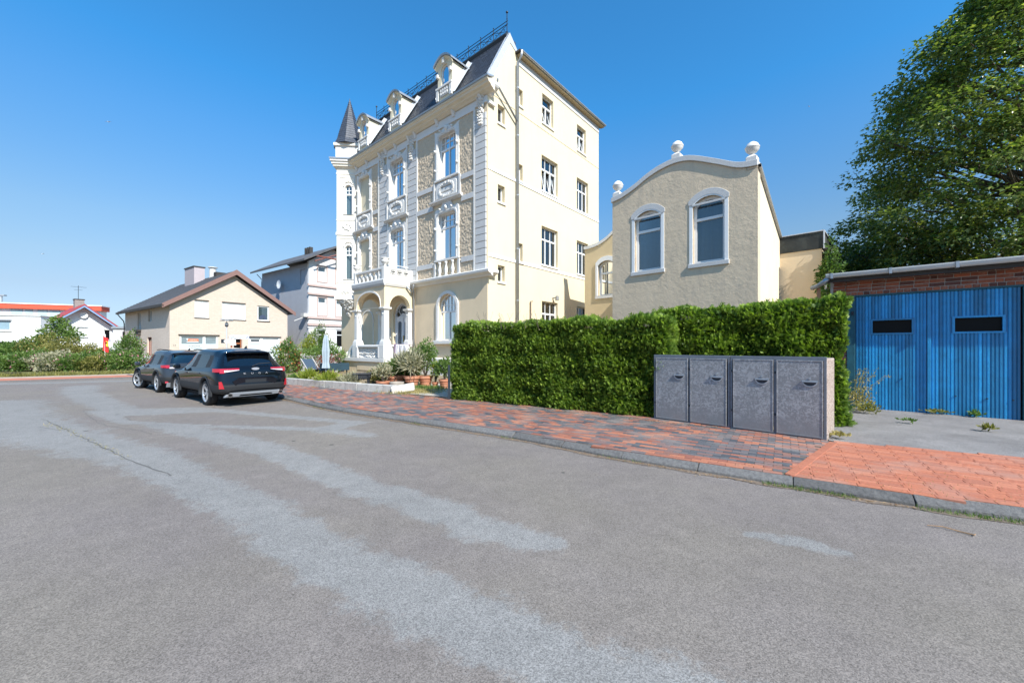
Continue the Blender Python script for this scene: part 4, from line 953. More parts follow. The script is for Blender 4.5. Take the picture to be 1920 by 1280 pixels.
m = MB(ASIDE); m.add([(.0, .09, rz(0)+.0), (8.3, .09, rz(8.3)), (8.3, .09, rz(8.3)+.1), (.0, .09, rz(0)+.1), (.0, -.3, rz(0)+.0), (8.3, -.3, rz(8.3)), (8.3, -.3, rz(8.3)+.1), (.0, -.3, rz(0)+.1)], [(0, 1, 2, 3), (4, 5, 6, 7), (0, 1, 5, 4), (3, 2, 6, 7), (1, 2, 6, 5)]); m.build('roof_edge', M_zinc, annex)
e0 = (lx*8.1, ly*8.1); m = MB(); m.add([(.0, -.32, rz(0)+.02), (4.88, -.32, rz(0)+.02), (4.88+e0[0], e0[1], rz(8.1)+.02), (e0[0], e0[1], rz(8.1)+.02)], [(0, 1, 2, 3)]); m.build('roof', mat('roof_felt', (.06, .06, .06), .9, .2, 4), annex)
m = MB(); m.add([(4.88, -.31, 0), (4.88+e0[0], e0[1], 0), (4.88+e0[0], e0[1], rz(8.1)), (4.88, -.31, rz(0)), (e0[0], e0[1], 0), (e0[0], e0[1], rz(8.1))], [(0, 1, 2, 3), (1, 4, 5, 2)]); m.build('rear_wall', M_annexs, annex)
# wing between annex and villa
WO = ((1148-960)/746.67*21, 21.0)
wing = thing('annex_wing', 'cream wing with swooping white coping squeezed between the villa and the grey annex', 'house', (*WO, 0), AA)
wc = spline([(-1.5, 8.6), (-.9, 8.35), (-.4, 7.98), (0, 7.68), (.4, 7.42), (.9, 7.24), (1.5, 7.16), (1.75, 7.18)])
w0 = (-.2, .86)
MB().plate([(-1.5, 0), (1.72, 0)]+[(min(x, 1.72), z-.17) for x, z in reversed(wc)], [arch(*w0, 4.35, 6.2, .25)], -.3, 0).build('front_wall', mat('wing_render', (.70, .55, .33), .92, .05, 2, .3, 12), wing)
m = MB(); n = len(wc); pts = []
for x, z in wc: pts += [(x, -.34, z), (x, .06, z), (x, .06, z-.16), (x, -.34, z-.16)]
m.add(pts, [f_ for i in range(n-1) for f_ in ((4*i, 4*i+4, 4*i+5, 4*i+1), (4*i+1, 4*i+5, 4*i+6, 4*i+2), (4*i+2, 4*i+6, 4*i+7, 4*i+3), (4*i+3, 4*i+7, 4*i+4, 4*i))]+[(0, 1, 2, 3), (4*n-4, 4*n-1, 4*n-2, 4*n-3)]); m.build('parapet_coping', M_trim, wing)
window(wing, ident, *w0, 4.35, 6.2, rec=.14, rise=.25, transom=5.55, lower=1, grid=(1, 1), fw=.08, sill=False, curtain=.5)
o_, i_ = arch(w0[0]-.13, w0[1]+.13, 4.35, 6.44, .3), arch(*w0, 4.35, 6.2, .25); MB().ring(o_, i_, -.1, .06).build('window_surround', M_white, wing)
MB().box(w0[0]-.16, w0[1]+.16, -.1, .06, 4.2, 4.345).build('window_sill', M_trim, wing)
MB().box(-1.45, 1.5, -3.5, -1.4, 0, 6.3).box(-1.45, 1.5, -1.399, -.301, 6.2, 6.3).box(-1.45, -1.2, -1.399, -.301, 0, 6.199).box(1.3, 1.5, -1.399, -.301, 0, 6.199).build('wing_body', mat('wing_render', (0, 0, 0)), wing)
# block with black felt parapet behind the annex
bx, by = AO[0]+sdx*8.05, AO[1]+sdy*8.05
RO = (bx+.05, by-.1)
def at(px, Y): return ((px-960)/746.67*Y, Y)
block = thing('rear_block', 'cream flat block with black felt parapet beside the ivy, right of the annex', 'building', (*at(1541, 15.6), 0), AA)
MB().box(0, 4.2, -3, 0, 0, 5.45).build('wall', mat('block_render', (.72, .57, .38), .92, .06, 1.2, .2, 14, dirt=((.5, .4, .27), .35, .6)), block)
MB().box(-.05, 4.2, -3.05, .04, 5.452, 6.12).build('felt_parapet', mat('black_felt', (.035, .038, .035), .85, .35, 2.2, .4, 18, dirt=((.12, .13, .11), .5, 1.4)), block)
MB().box(-.09, 4.2, -3.1, .07, 6.122, 6.16).box(-.09, -.051, -.05, .07, 5.4, 6.12).build('parapet_flashing', M_zincl, block)
MB().tube([(-.34, .1, 5.32), (-.3, .14, 5.1), (-.14, .14, 4.8), (-.12, .12, 4.6), (-.12, .12, 0)], .045, 10).build('downpipe', M_zincl, block, smooth=True)
MB().box(-.45, -.055, -2.5, .15, 5.36, 5.42).box(-.36, -.052, -2.4, -.1, 2.9, 5.36).build('lean_to_roof', M_darkwood, block)
MB().box(3.6, 4.18, .003, .2, 4.7, 5.4).build('rain_hopper', M_zincl, block)
# ================================================================== garage
GO = (10.3984, 8.13); GA = math.atan2(.6643655, -.7474078)
garage = thing('garage', 'low brick garage with white gutter and blue boarded double doors', 'garage', (*GO, 0), GA)
bm1 = [mat('brick_red_a', (.28, .085, .045), .85, .15, 20, .4, 60, rnd=.25, dirt=((.5, .4, .33), .35, 9)), mat('brick_red_b', (.34, .105, .055), .85, .15, 20, .4, 60, rnd=.25), mat('brick_dark', (.15, .06, .045), .85, .2, 20, .4, 60, rnd=.3)]
MB().box(-.6, 2.9, -.24, -.012, 2.86, 3.3).box(2.72, 3.05, -.24, -.012, 0, 3.3).box(-4, -.12, -.24, -.012, 0, 3.3).build('mortar', mat('mortar', (.5, .46, .4), .95, .1, 10, .3, 40), garage)
bmesh_cache = {}
def brick(parent, a0, a1, c0, c1, b0, b1, mt):
    k = (round(a1-a0, 2), round(c1-c0, 2), round(b1-b0, 3), mt.name)
    if k not in bmesh_cache:
        o = MB().box(0, a1-a0, 0, c1-c0, 0, b1-b0).build('brick', mt, parent, bevel=.004); bmesh_cache[k] = o.data
    else:
        o = bpy.data.objects.new('brick', bmesh_cache[k]); COL.objects.link(o); o.parent = parent; b_ = o.modifiers.new('bevel', 'BEVEL'); b_.width = .004; b_.segments = 1
    o.location = (a0, c0, b0); return o
for r in range(5):
    z = 2.875+r*.083; x = -.62+(.12 if r % 2 else 0); hd = (r == 0)
    while x < 2.98:
        w = .105 if hd or R.random() < .12 else .23; brick(garage, x, x+w, -.1, R.uniform(-.003, .003), z, z+.07, R.choice(bm1+bm1[:2])); x += w+.012
for r in range(34):
    z = .02+r*.083
    for x0, x1 in (((2.735, 2.965), (2.977, 3.05)) if r % 2 else ((2.735, 2.84), (2.852, 3.05))): brick(garage, x0, x1, -.1, R.uniform(-.003, .003), z, z+.07, R.choice(bm1))
MB().box(-5, 3.1, -.3, .26, 3.29, 3.33).box(-5, 3.1, .22, .26, 3.2, 3.29).build('eaves_board', M_darkwood, garage)
MB().add([(-5, .3, 3.36), (3.15, .3, 3.36), (3.15, -5, 3.6), (-5, -5, 3.6)], [(0, 1, 2, 3)]).add([(-5, .3, 3.334), (3.15, .3, 3.334), (3.15, -5, 3.57), (-5, -5, 3.57)], [(0, 1, 2, 3)]).build('roof', mat('roof_felt', (0, 0, 0)), garage, recalc=False)
MB().box(2.8, 3.04, -5, -.245, 0, 3.34).box(-5, 2.8, -5, -4.8, 0, 3.5).build('side_wall', bm1[0], garage)
m = MB(); pr = [(.34+.075*math.cos(t), 3.37+.075*math.sin(t)) for t in [PI+PI*i/8 for i in range(9)]]; m.prism(pr+[(.40, 3.37), (.28, 3.37)], -5, 3.12); m.prism([(.255, 3.372), (.425, 3.372), (.425, 3.4), (.255, 3.4)], -5, 3.12); m.build('gutter', mat('gutter_pvc', (.62, .62, .6), .5, .05, 5), garage, smooth=False)
for x in (3.0, 1.95, .92, -.1): m = MB(); m.box(x-.025, x+.025, .245, .44, 3.28, 3.41); m.build('gutter_clip', M_zinc, garage)
MB().tube([(3.08, .34, 3.3), (3.16, .34, 3.22), (3.3, .2, 3.14), (3.42, .08, 3.12)], .055, 10).build('gutter_outlet', M_zinc, garage, smooth=True)
MB().tube([(3.28, .1, 3.1), (3.28, .1, 0)], .04, 8).build('clay_pipe', mat('clay', (.45, .22, .12), .85), garage)
M_blue = mat('blue_door_paint', (.016, .27, .54), .36, .16, 5, .35, 30, spec=.7, rnd=.42, dirt=((.04, .33, .60), .3, 40), streak=.06)  # tone varies board by board, painting in highlights along the boards
M_teal = mat('teal_frame_paint', (.02, .10, .13), .55, .2, 6, .2, 30)
# the frame: head and post
MB().box(-.2, 2.72, -.15, -.01, 2.83, 2.872).build('door_frame_head', M_teal, garage)
MB().box(2.57, 2.73, -.15, .02, .02, 2.828).build('door_frame_post', M_teal, garage, bevel=.01); MB().box(-.14, -.02, -.15, .02, .1, 2.828).build('door_frame_post', M_teal, garage, bevel=.01)
MB().tube([(2.62, .02, 2.45), (2.62, .07, 2.45), (2.62, .07, 2.38)], .03, 6).build('hinge_pin', M_iron, garage); MB().box(-.14, -.04, .02, .06, 2.3, 2.5).build('hinge_plate', M_iron, garage)
def leaf(x0, x1, win, c):
    d = bpy.data.objects.new('door_leaf', None); COL.objects.link(d); d.parent = garage
    n = round((x1-x0)/.058); w = (x1-x0)/n
    wx0, wx1 = win
    for i in range(n):
        a = x0+i*w; b = a+w-.004; cc = c+R.uniform(-.003, .003)
        for z0, z1 in (((.09, 1.91), (2.25, 2.825)) if (b > wx0 and a < wx1) else ((.09, 2.825),)):
            m = MB(); m.prism([(a, cc-.02), (a+.006, cc), (b-.014, cc), (b-.006, cc-.012), (b, cc-.012), (b, cc-.02)], z0, z1, 'b')
            m.build('board', M_blue, d)
    MB().box(x0, x1, c-.06, c-.022, .09, 1.9).box(x0, x1, c-.06, c-.022, 2.26, 2.82).box(x0, wx0, c-.06, c-.022, 1.9, 2.26).box(wx1, x1, c-.06, c-.022, 1.9, 2.26).build('backing', M_blue, d)
    MB().ring([(wx0-.02, 1.89), (wx1+.02, 1.89), (wx1+.02, 2.27), (wx0-.02, 2.27)], [(wx0+.02, 1.93), (wx1-.02, 1.93), (wx1-.02, 2.23), (wx0+.02, 2.23)], c-.05, c+.015).build('window_frame', M_blue, d)
    MB().box(wx0+.01, wx1-.01, c-.14, c-.07, 1.92, 2.24).build('window_pane', mat('black_glass', (.006, .006, .007), .3, spec=.15), d)
leaf(1.34, 2.565, (1.56, 2.27), -.03); leaf(.0, 1.27, (.22, .93), -.03)
MB().box(1.275, 1.335, -.06, .02, .09, 2.82).build('cover_strip', M_blue, garage, bevel=.006)
for x, z in ((.45, .5), (.9, .52), (.1, .5), (1.75, .85)): MB().box(x-.012, x+.012, -.03, -.005, z-.012, z+.012).build('bolt_head', M_iron, garage)

# ================================================================== bin enclosure
BO = (5.0334, 6.37); BA = math.atan2(.7008233, -.7133349)
bins = thing('bin_enclosure', 'galvanized four-door bin enclosure with pebble concrete side at the hedge', 'bin store', (*BO, .1), BA)
def galv():
    m = bpy.data.materials.new('galvanized_steel'); m.use_nodes = True; t = m.node_tree; b = t.nodes['Principled BSDF']; L = t.links.new
    tc = t.nodes.new('ShaderNodeTexCoord'); n0 = t.nodes.new('ShaderNodeTexNoise'); n0.inputs['Scale'].default_value = 14; n0.inputs['Detail'].default_value = 3; L(tc.outputs['Object'], n0.inputs['Vector'])
    mx0 = t.nodes.new('ShaderNodeMix'); mx0.data_type = 'RGBA'; mx0.blend_type = 'LINEAR_LIGHT'; mx0.inputs[0].default_value = .09; L(tc.outputs['Object'], mx0.inputs[6]); L(n0.outputs['Color'], mx0.inputs[7])
    v = t.nodes.new('ShaderNodeTexVoronoi'); v.inputs['Scale'].default_value = 38; L(mx0.outputs[2], v.inputs['Vector'])
    s = t.nodes.new('ShaderNodeSeparateColor'); L(v.outputs['Color'], s.inputs[0])
    n = t.nodes.new('ShaderNodeTexNoise'); n.inputs['Scale'].default_value = 5; n.inputs['Detail'].default_value = 5; L(tc.outputs['Object'], n.inputs['Vector'])
    a = t.nodes.new('ShaderNodeMath'); a.operation = 'ADD'; L(s.outputs[0], a.inputs[0]); L(n.outputs['Fac'], a.inputs[1])
    r = t.nodes.new('ShaderNodeMapRange'); r.inputs[1].default_value = .9; r.inputs[2].default_value = 1.35; L(a.outputs[0], r.inputs[0])
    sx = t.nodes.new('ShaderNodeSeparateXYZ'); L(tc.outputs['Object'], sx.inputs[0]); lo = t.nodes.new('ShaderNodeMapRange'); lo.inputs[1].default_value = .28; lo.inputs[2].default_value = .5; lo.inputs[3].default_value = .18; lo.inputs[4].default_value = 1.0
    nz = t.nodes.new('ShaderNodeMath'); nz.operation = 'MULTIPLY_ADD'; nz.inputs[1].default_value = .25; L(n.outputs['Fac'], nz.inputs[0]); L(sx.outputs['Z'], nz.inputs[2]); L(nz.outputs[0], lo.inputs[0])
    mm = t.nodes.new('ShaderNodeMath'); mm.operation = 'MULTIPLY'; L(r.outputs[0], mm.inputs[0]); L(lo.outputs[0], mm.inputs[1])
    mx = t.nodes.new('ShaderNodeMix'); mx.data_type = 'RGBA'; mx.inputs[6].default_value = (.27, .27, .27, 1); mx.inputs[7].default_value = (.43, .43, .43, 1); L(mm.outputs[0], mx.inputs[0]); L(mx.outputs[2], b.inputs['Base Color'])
    b.inputs['Metallic'].default_value = .35; b.inputs['Roughness'].default_value = .55; return m
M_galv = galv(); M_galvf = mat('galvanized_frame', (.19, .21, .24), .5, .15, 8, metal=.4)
M_peb = bpy.data.materials.new('pebble_concrete'); M_peb.use_nodes = True
def peb():
    t = M_peb.node_tree; b = t.nodes['Principled BSDF']; L = t.links.new; tc = t.nodes.new('ShaderNodeTexCoord'); v = t.nodes.new('ShaderNodeTexVoronoi'); v.inputs['Scale'].default_value = 60; L(tc.outputs['Object'], v.inputs['Vector'])
    r = t.nodes.new('ShaderNodeValToRGB'); s = t.nodes.new('ShaderNodeSeparateColor'); L(v.outputs['Color'], s.inputs[0]); L(s.outputs[0], r.inputs[0])
    e = r.color_ramp.elements; e[0].color = (.16, .11, .085, 1); e[1].color = (.55, .48, .42, 1); x = e.new(.5); x.color = (.40, .31, .25, 1)
    L(r.outputs[0], b.inputs['Base Color']); b.inputs['Roughness'].default_value = .85
    bp = t.nodes.new('ShaderNodeBump'); bp.inputs['Strength'].default_value = .8; bp.inputs['Distance'].default_value = .01; bp.invert = True; L(v.outputs['Distance'], bp.inputs['Height']); L(bp.outputs[0], b.inputs['Normal'])
peb()
MB().box(-.005, .12, -.95, -.012, -.02, 1.305).box(2.77, 2.88, -.95, -.012, -.02, 1.305).box(.12, 2.77, -.95, -.85, -.02, 1.305).box(.12, 2.77, -.85, -.02, 1.22, 1.305).box(1.39, 1.45, -.85, -.02, -.02, 1.22).build('concrete_shell', M_peb, bins, bevel=.02)
for x0, x1 in ((.0, 1.405), (1.415, 2.87)):
    MB().ring([(x0, -.03), (x1, -.03), (x1, 1.335), (x0, 1.335)], [(x0+.035, .03), (x1-.035, .03), (x1-.035, 1.27), (x0+.035, 1.27)], -.05, .0).box((x0+x1)/2-.02, (x0+x1)/2+.02, -.045, -.002, .03, 1.27).build('door_frame', M_galvf, bins, bevel=.004)
def bindoor(x0, x1):
    m = MB(); m.box(x0, x1, .003, .018, .025, 1.275); m.ring([(x0, .025), (x1, .025), (x1, 1.275), (x0, 1.275)], [(x0+.018, .043), (x1-.018, .043), (x1-.018, 1.257), (x0+.018, 1.257)], .018, .024)
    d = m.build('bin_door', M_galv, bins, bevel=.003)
    hx = x0+.17; hz = .93; w = .095
    # half-moon grip with lip: flat dark face painted as the recess's shade
    g = MB(); n = 10
    g.add([(hx+w*math.cos(PI+PI*i/n), .0186, hz+.075*math.sin(PI+PI*i/n)) for i in range(n+1)], [tuple(range(n+1))]); g.build('grip_recess_shade', mat('grip_shadow', (.05, .055, .065), .6), d, recalc=False)
    g = MB(); g.ring([(hx+(w+.01)*math.cos(PI+PI*i/n), hz+.088*math.sin(PI+PI*i/n)) for i in range(n+1)], [(hx+(w-.006)*math.cos(PI+PI*i/n), hz+.07*math.sin(PI+PI*i/n)) for i in range(n+1)], .018, .03)
    g.build('grip_lip', mat('grip_bright', (.5, .52, .55), .35, metal=.6), d)
    MB().prism([(.018, hz+.02), (.045, hz-.005), (.045, hz-.012), (.018, hz)], hx-w-.01, hx+w+.01).build('grip_cover', M_galvf, d)
    MB().prism([(hx+.018*math.cos(2*PI*i/8), hz+.055+.018*math.sin(2*PI*i/8)) for i in range(8)], .018, .028, 'c').build('lock', M_zinc, d)
    for z in (.32, 1.04): MB().box(x1+.002, x1+.03, -.004, .016, z, z+.04).build('hinge', M_iron, d)
bindoor(.045, .68); bindoor(.725, 1.355); bindoor(1.465, 2.12); bindoor(2.165, 2.82)

# ================================================================== far houses
def brickmat(name, c1, c2, mortar, bw=.24, bh=.075, rough=.9):
    m = bpy.data.materials.new(name); m.use_nodes = True; t = m.node_tree; b = t.nodes['Principled BSDF']; L = t.links.new
    tc = t.nodes.new('ShaderNodeTexCoord'); s = t.nodes.new('ShaderNodeSeparateXYZ'); L(tc.outputs['Object'], s.inputs[0])
    a = t.nodes.new('ShaderNodeMath'); a.operation = 'ADD'; L(s.outputs[0], a.inputs[0]); L(s.outputs[1], a.inputs[1])
    c = t.nodes.new('ShaderNodeCombineXYZ'); L(a.outputs[0], c.inputs[0]); L(s.outputs[2], c.inputs[1])
    k = t.nodes.new('ShaderNodeTexBrick'); k.inputs['Scale'].default_value = 1; k.inputs['Brick Width'].default_value = bw; k.inputs['Row Height'].default_value = bh; k.inputs['Mortar Size'].default_value = .012
    k.inputs['Color1'].default_value = (*c1, 1); k.inputs['Color2'].default_value = (*c2, 1); k.inputs['Mortar'].default_value = (*mortar, 1); L(c.outputs[0], k.inputs['Vector'])
    L(k.outputs['Color'], b.inputs['Base Color']); b.inputs['Roughness'].default_value = rough
    bp = t.nodes.new('ShaderNodeBump'); bp.inputs['Strength'].default_value = .5; bp.inputs['Distance'].default_value = .02; bp.invert = True; L(k.outputs['Fac'], bp.inputs['Height']); L(bp.outputs[0], b.inputs['Normal'])
    MATS[name] = m; return m
GNG = math.atan2(.8221537, .5692655)        # gable direction to the right; +y local points into the house
def bm_house(): pass
# yellow brick house
M_yb = brickmat('yellow_brick', (.70, .585, .50), (.62, .51, .43), (.55, .46, .35))
HB = thing('brick_house', 'yellow brick gabled house with brown bargeboards, roller shutters and shop windows', 'house', (-29.234, 34.0, 0), GNG)
GB = lambda a, c, b: (a, -c, b)             # gable wall: outward is -y local
LB = lambda a, c, b: (-c, a, b)             # left side wall: a = back from the corner
gw = 9.74
ops = [(1.75, 2.8, 4.22, 5.75), (3.84, 5.8, 4.2, 5.75), (6.86, 7.96, 4.2, 5.7), (.69, 3.52, .35, 2.6), (6.05, 8.99, .2, 2.55), (4.78, 5.5, .05, 2.5)]
MB(GB).plate([(0, 0), (gw, 0), (gw, 5.2), (gw/2, 8.35), (0, 5.2)], [[(a, c), (b, c), (b, d), (a, d)] for a, b, c, d in ops], -.3, 0).build('gable_wall', M_yb, HB)
lops = [(8.5, 9.5, 3.3, 4.95), (5.0, 6.0, 3.95, 5.05), (5.0, 6.35, .8, 2.5), (9.6, 10.6, .1, 2.2)]
MB(LB).plate([(.302, 0), (14.1, 0), (14.1, 5.25), (.302, 5.25)], [[(a, c), (b, c), (b, d), (a, d)] for a, b, c, d in lops], -.3, 0).build('side_wall', M_yb, HB)
MB().box(.3, gw, 13.8, 14.1, 0, 5.2).box(gw-.3, gw, .302, 13.798, 0, 5.2).build('rear_wall', M_yb, HB)
M_brown = mat('brown_bargeboard', (.24, .14, .12), .6, .08, 6)
M_tile = mat('dark_roof_tiles', (.10, .10, .105), .75, .2, 3, .5, 12, dirt=((.2, .2, .19), .4, .8))
rf = MB(); ap = 8.62
for s_ in (0, 1):
    e = -.5 if s_ == 0 else gw+.5; ez = 5.02
    rf.add([(e, -.45, ez), (gw/2, -.45, ap), (gw/2, 14.5, ap), (e, 14.5, ez), (e, -.45, ez+.2), (gw/2, -.45, ap+.2), (gw/2, 14.5, ap+.2), (e, 14.5, ez+.2)], [(0, 1, 2, 3), (4, 5, 6, 7), (0, 1, 5, 4), (2, 3, 7, 6), (0, 3, 7, 4), (1, 2, 6, 5)])
RF = rf.build('roof', M_tile, HB)
m = MB()      # tile courses
for s_ in (0, 1):
    e = -.52 if s_ == 0 else gw+.52
    for k in range(22):
        t0, t1 = k/22, (k+1.0)/22; x0, x1 = e+(gw/2-e)*t0, e+(gw/2-e)*t1; z0, z1 = 5.22+3.6*t0+.05, 5.22+3.6*t1+.01
        m.add([(x0, -.46, z0), (x1, -.46, z1), (x1, 14.5, z1), (x0, 14.5, z0), (x0, -.46, z0-.05), (x0, 14.5, z0-.05)], [(0, 1, 2, 3), (0, 3, 5, 4)])
m.build('tile_courses', M_tile, RF, kind='stuff', recalc=False)
for s_ in (0, 1):
    e = -.62 if s_ == 0 else gw+.62; m = MB(); m.add([(e, -.5, 4.86), (gw/2, -.5, 8.42), (gw/2, -.5, 8.9), (e, -.5, 5.24), (e, -.44, 4.86), (gw/2, -.44, 8.42), (gw/2, -.44, 8.9), (e, -.44, 5.24)], [(0, 1, 2, 3), (4, 5, 6, 7), (0, 1, 5, 4), (3, 2, 6, 7), (0, 3, 7, 4)]); m.build('bargeboard', M_brown, HB)
MB().box(-.66, -.5, -.5, 14.5, 4.98, 5.16).build('gutter', M_darkwood, HB)
MB().tube([(-.55, 14.3, 5.0), (-.1, 14.2, 4.3), (-.06, 14.16, 4.0), (-.06, 14.16, 0)], .05, 6).build('downpipe', M_darkwood, HB)
def chim(parent, x0, x1, y0, y1, z0, z1, mt, capm=None):
    m = MB(); m.box(x0, x1, y0, y1, z0, z1); o = m.build('chimney', mt, parent); MB().box(x0-.06, x1+.06, y0-.06, y1+.06, z1, z1+.1).build('chimney_cap', capm or M_darkwood, o); return o
chim(HB, 3.6, 4.5, 6.3, 9.0, 7.6, 9.75, mat('chimney_cladding', (.46, .40, .41), .8, .05, 4))
o = MB().lathe([(.3, 8.0), (.3, 9.6), (.2, 9.62), (.2, 9.7), (.42, 9.72), (.42, 9.8)], 4.9, 5.4, 12).build('flue', M_trimg, HB); MB().box(4.6, 5.6, 3.6, 4.3, 8.5, 9.1).build('roof_vent', M_darkwood, HB)
for a, b, c, d in ops[:2]:
    W_ = MB(GB).ring([(a, c), (b, c), (b, d), (a, d)], [(a+.05, c+.05), (b-.05, c+.05), (b-.05, d-.05), (a+.05, d-.05)], -.16, -.08).build('window', M_white, HB)
    m = MB(GB)
    for k in range(int((d-c)/.06)): m.prism([(-.13, c+k*.06), (-.1, c+k*.06+.008), (-.1, c+k*.06+.05), (-.13, c+k*.06+.058)], a+.03, b-.03)
    m.build('roller_shutter', M_shutter, W_, kind='stuff'); MB(GB).box(a-.03, b+.03, -.1, .06, c-.06, c-.003).box(a-.02, b+.02, -.08, .01, d+.002, d+.07).build('sill', M_darkwood, W_)
window(HB, GB, *ops[2], rec=.1, lower=1, fw=.12, gmat=M_glassf, curtain=False, sillmat=M_darkwood)
M_toy = mat('dark_arch_ornament', (.05, .07, .12), .7)
m = MB(GB); m.ring([(7.4+.36*math.cos(PI*i/8), 4.36+.46*math.sin(PI*i/8)) for i in range(9)], [(7.4+.1*math.cos(PI*i/8), 4.36+.14*math.sin(PI*i/8)) for i in range(9)], -.16, -.12); m.build('window_ornament', M_toy, HB)
# shop windows
M_film = mat('window_film', (.62, .68, .68), .3, .03, 3); M_grey = mat('dim_shop_glass', (.22, .27, .29), .08, .15, 2, spec=.6)
def shopwin(a0, a1, c, d, splits):
    W_ = MB(GB).ring([(a0, c), (a1, c), (a1, d), (a0, d)], [(a0+.12, c+.1), (a1-.14, c+.1), (a1-.14, d-.12), (a0+.12, d-.12)], -.16, -.04).build('shop_window', M_white, HB)
    for x in splits: MB(GB).box(x-.1, x+.1, -.15, -.05, c+.1, d-.12).build('mullion', M_white, W_)
    MB(GB).box(a0-.1, a1+.1, -.04, .08, d+.003, d+.09).build('lintel_trim', M_darkwood, W_)
    return W_
W_ = shopwin(.69, 3.52, .35, 2.6, [2.46])
MB(GB).quad((.81, -.1, 1.86), (3.38, -.1, 1.86), (3.38, -.1, 2.48), (.81, -.1, 2.48)).build('pane', M_grey, W_, recalc=False)
MB(GB).quad((.81, -.1, .45), (3.38, -.1, .45), (3.38, -.1, 1.858), (.81, -.1, 1.858)).build('frosted_pane', M_film, W_, recalc=False)
def text(body, size, parent, loc, rot, mt, name='lettering', sx=1, ext=.002):
    cu = bpy.data.curves.new(name, 'FONT'); cu.body = body; cu.size = size; cu.extrude = ext; cu.align_x = 'CENTER'; cu.align_y = 'CENTER'; cu.resolution_u = 2
    tmp = bpy.data.objects.new(name, cu); COL.objects.link(tmp); dg = bpy.context.evaluated_depsgraph_get(); me = bpy.data.meshes.new_from_object(tmp.evaluated_get(dg)); bpy.data.objects.remove(tmp)
    me.materials.clear(); me.materials.append(mt); o = bpy.data.objects.new(name, me); COL.objects.link(o); o.parent = parent; o.location = loc; o.rotation_euler = rot; o.scale = (sx, 1, 1); setp(o, kind=None); return o
M_orange = mat('orange_lettering', (.75, .16, .05), .6); M_ink = mat('dark_lettering', (.06, .07, .08), .7); M_bluei = mat('blue_lettering', (.02, .06, .25), .6)
g_rot = (PI/2, 0, 0)
MB(GB).box(1.28, 2.05, -.095, -.09, 2.08, 2.3).build('shop_sign', M_orange, W_); MB(GB).box(1.2, 2.05, -.095, -.09, 2.0, 2.06).box(1.2, 1.3, -.094, -.088, 2.2, 2.34).build('sign_underline', M_white, W_)
text('mädchen', .17, HB, (1.68, .085, 2.19), g_rot, M_white)
text('B.LAVONTE', .16, HB, (1.75, .09, 1.66), g_rot, M_ink); text('Physiotherapie & Massage', .09, HB, (1.95, .09, 1.5), g_rot, M_ink)
MB(GB).box(1.6, 2.4, -.096, -.09, 1.28, 1.33).build('sign_line', M_ink, W_)
text('14', .2, HB, (.32, -.004, 1.72), g_rot, M_ink, ext=.01)
W_ = shopwin(6.05, 8.99, .2, 2.55, [7.25])
MB(GB).quad((6.2, -.1, .3), (8.85, -.1, .3), (8.85, -.1, 2.4), (6.2, -.1, 2.4)).build('pane', M_film, W_, recalc=False)
MB(GB).box(6.17, 7.15, -.12, -.045, 1.95, 2.1).build('transom', M_white, W_); MB(GB).box(6.3, 7.05, -.095, -.08, 2.12, 2.32).build('vent_pane', M_ink, W_)
D_ = MB(GB).ring([(4.78, .05), (5.5, .05), (5.5, 2.5), (4.78, 2.5)], [(4.88, .15), (5.42, .15), (5.42, 2.42), (4.88, 2.42)], -.3, -.2).box(4.88, 5.42, -.28, -.2, 1.85, 2.0).build('shop_door', mat('brown_wood_door', (.30, .10, .04), .6, .2, 8), HB)
MB(GB).quad((4.88, -.26, .15), (5.42, -.26, .15), (5.42, -.26, 2.42), (4.88, -.26, 2.42)).build('pane', mat('black_glass', (0, 0, 0)), D_, recalc=False)
for i, (a, b, c, d) in enumerate(lops):
    if i < 3: window(HB, LB, a, b, c, d, rec=.14, lower=1 if i < 2 else 2, fw=.06, gmat=M_glassf, curtain=False, fmat=mat('red_brown_frame', (.22, .05, .04), .6) if i == 2 else None, sill=False)
    else: MB(LB).box(a, b, -.25, -.15, c, d).build('side_door', mat('dark_door', (.05, .02, .02), .6), HB)
MB(LB).box(8.3, 9.7, .0, .28, 3.1, 3.28).box(8.4, 9.6, .0, .2, 2.75, 3.1).build('window_box', M_darkwood, HB)
# white corner house behind
M_gside = mat('grey_side_render', (.42, .425, .45), .92, .05, 1, .2, 20); M_wfront = mat('white_front_render', (.78, .76, .74), .85, .04, 2); M_pink = mat('pink_grey_moulding', (.50, .38, .34), .8, .08, 5)
WA = math.atan2(.8108141, .5853038)
HW = thing('white_house', 'tall white house with grey side wall, satellite dish and brown mouldings', 'house', (-22.45, 44.0, 0), WA)
ww = 5.8
wops = []
for x0 in (1.02, 3.2):
    wops += [(x0, x0+1.0, 1.5, 3.6), (x0, x0+1.0, 5.2, 7.2), (x0, x0+1.0, 9.0, 10.7)]
MB(GB).plate([(0, 0), (ww, 0), (ww, 11.1), (ww/2, 12.9), (0, 11.1)], [[(a, c), (b, c), (b, d), (a, d)] for a, b, c, d in wops], -.3, 0).build('front_wall', M_wfront, HW)
MB(LB).plate([(.302, 0), (11.65, 0), (11.65, 10.9), (.302, 10.9)], [[(.75, 8.6), (1.95, 8.6), (1.95, 10.3), (.75, 10.3)]], -.3, 0).build('side_wall', M_gside, HW)
MB().box(.3, ww, 11.3, 11.6, 0, 11).box(ww-.3, ww, .302, 11.3, 0, 11).build('rear_wall', M_wfront, HW)
for a, b, c, d in wops:
    window(HW, GB, a, b, c, d, rec=.1, lower=1, transom=d-.62, grid=(1, 1), fw=.12, gmat=M_glassf if c > 2 else mat('black_glass', (0, 0, 0)), curtain=False, sill=False, blind=(c+.12) if c > 2 else None)
    if c > 2: surround(HW, GB, a, b, c, d, w=.14, out=.05, m_=M_pink)
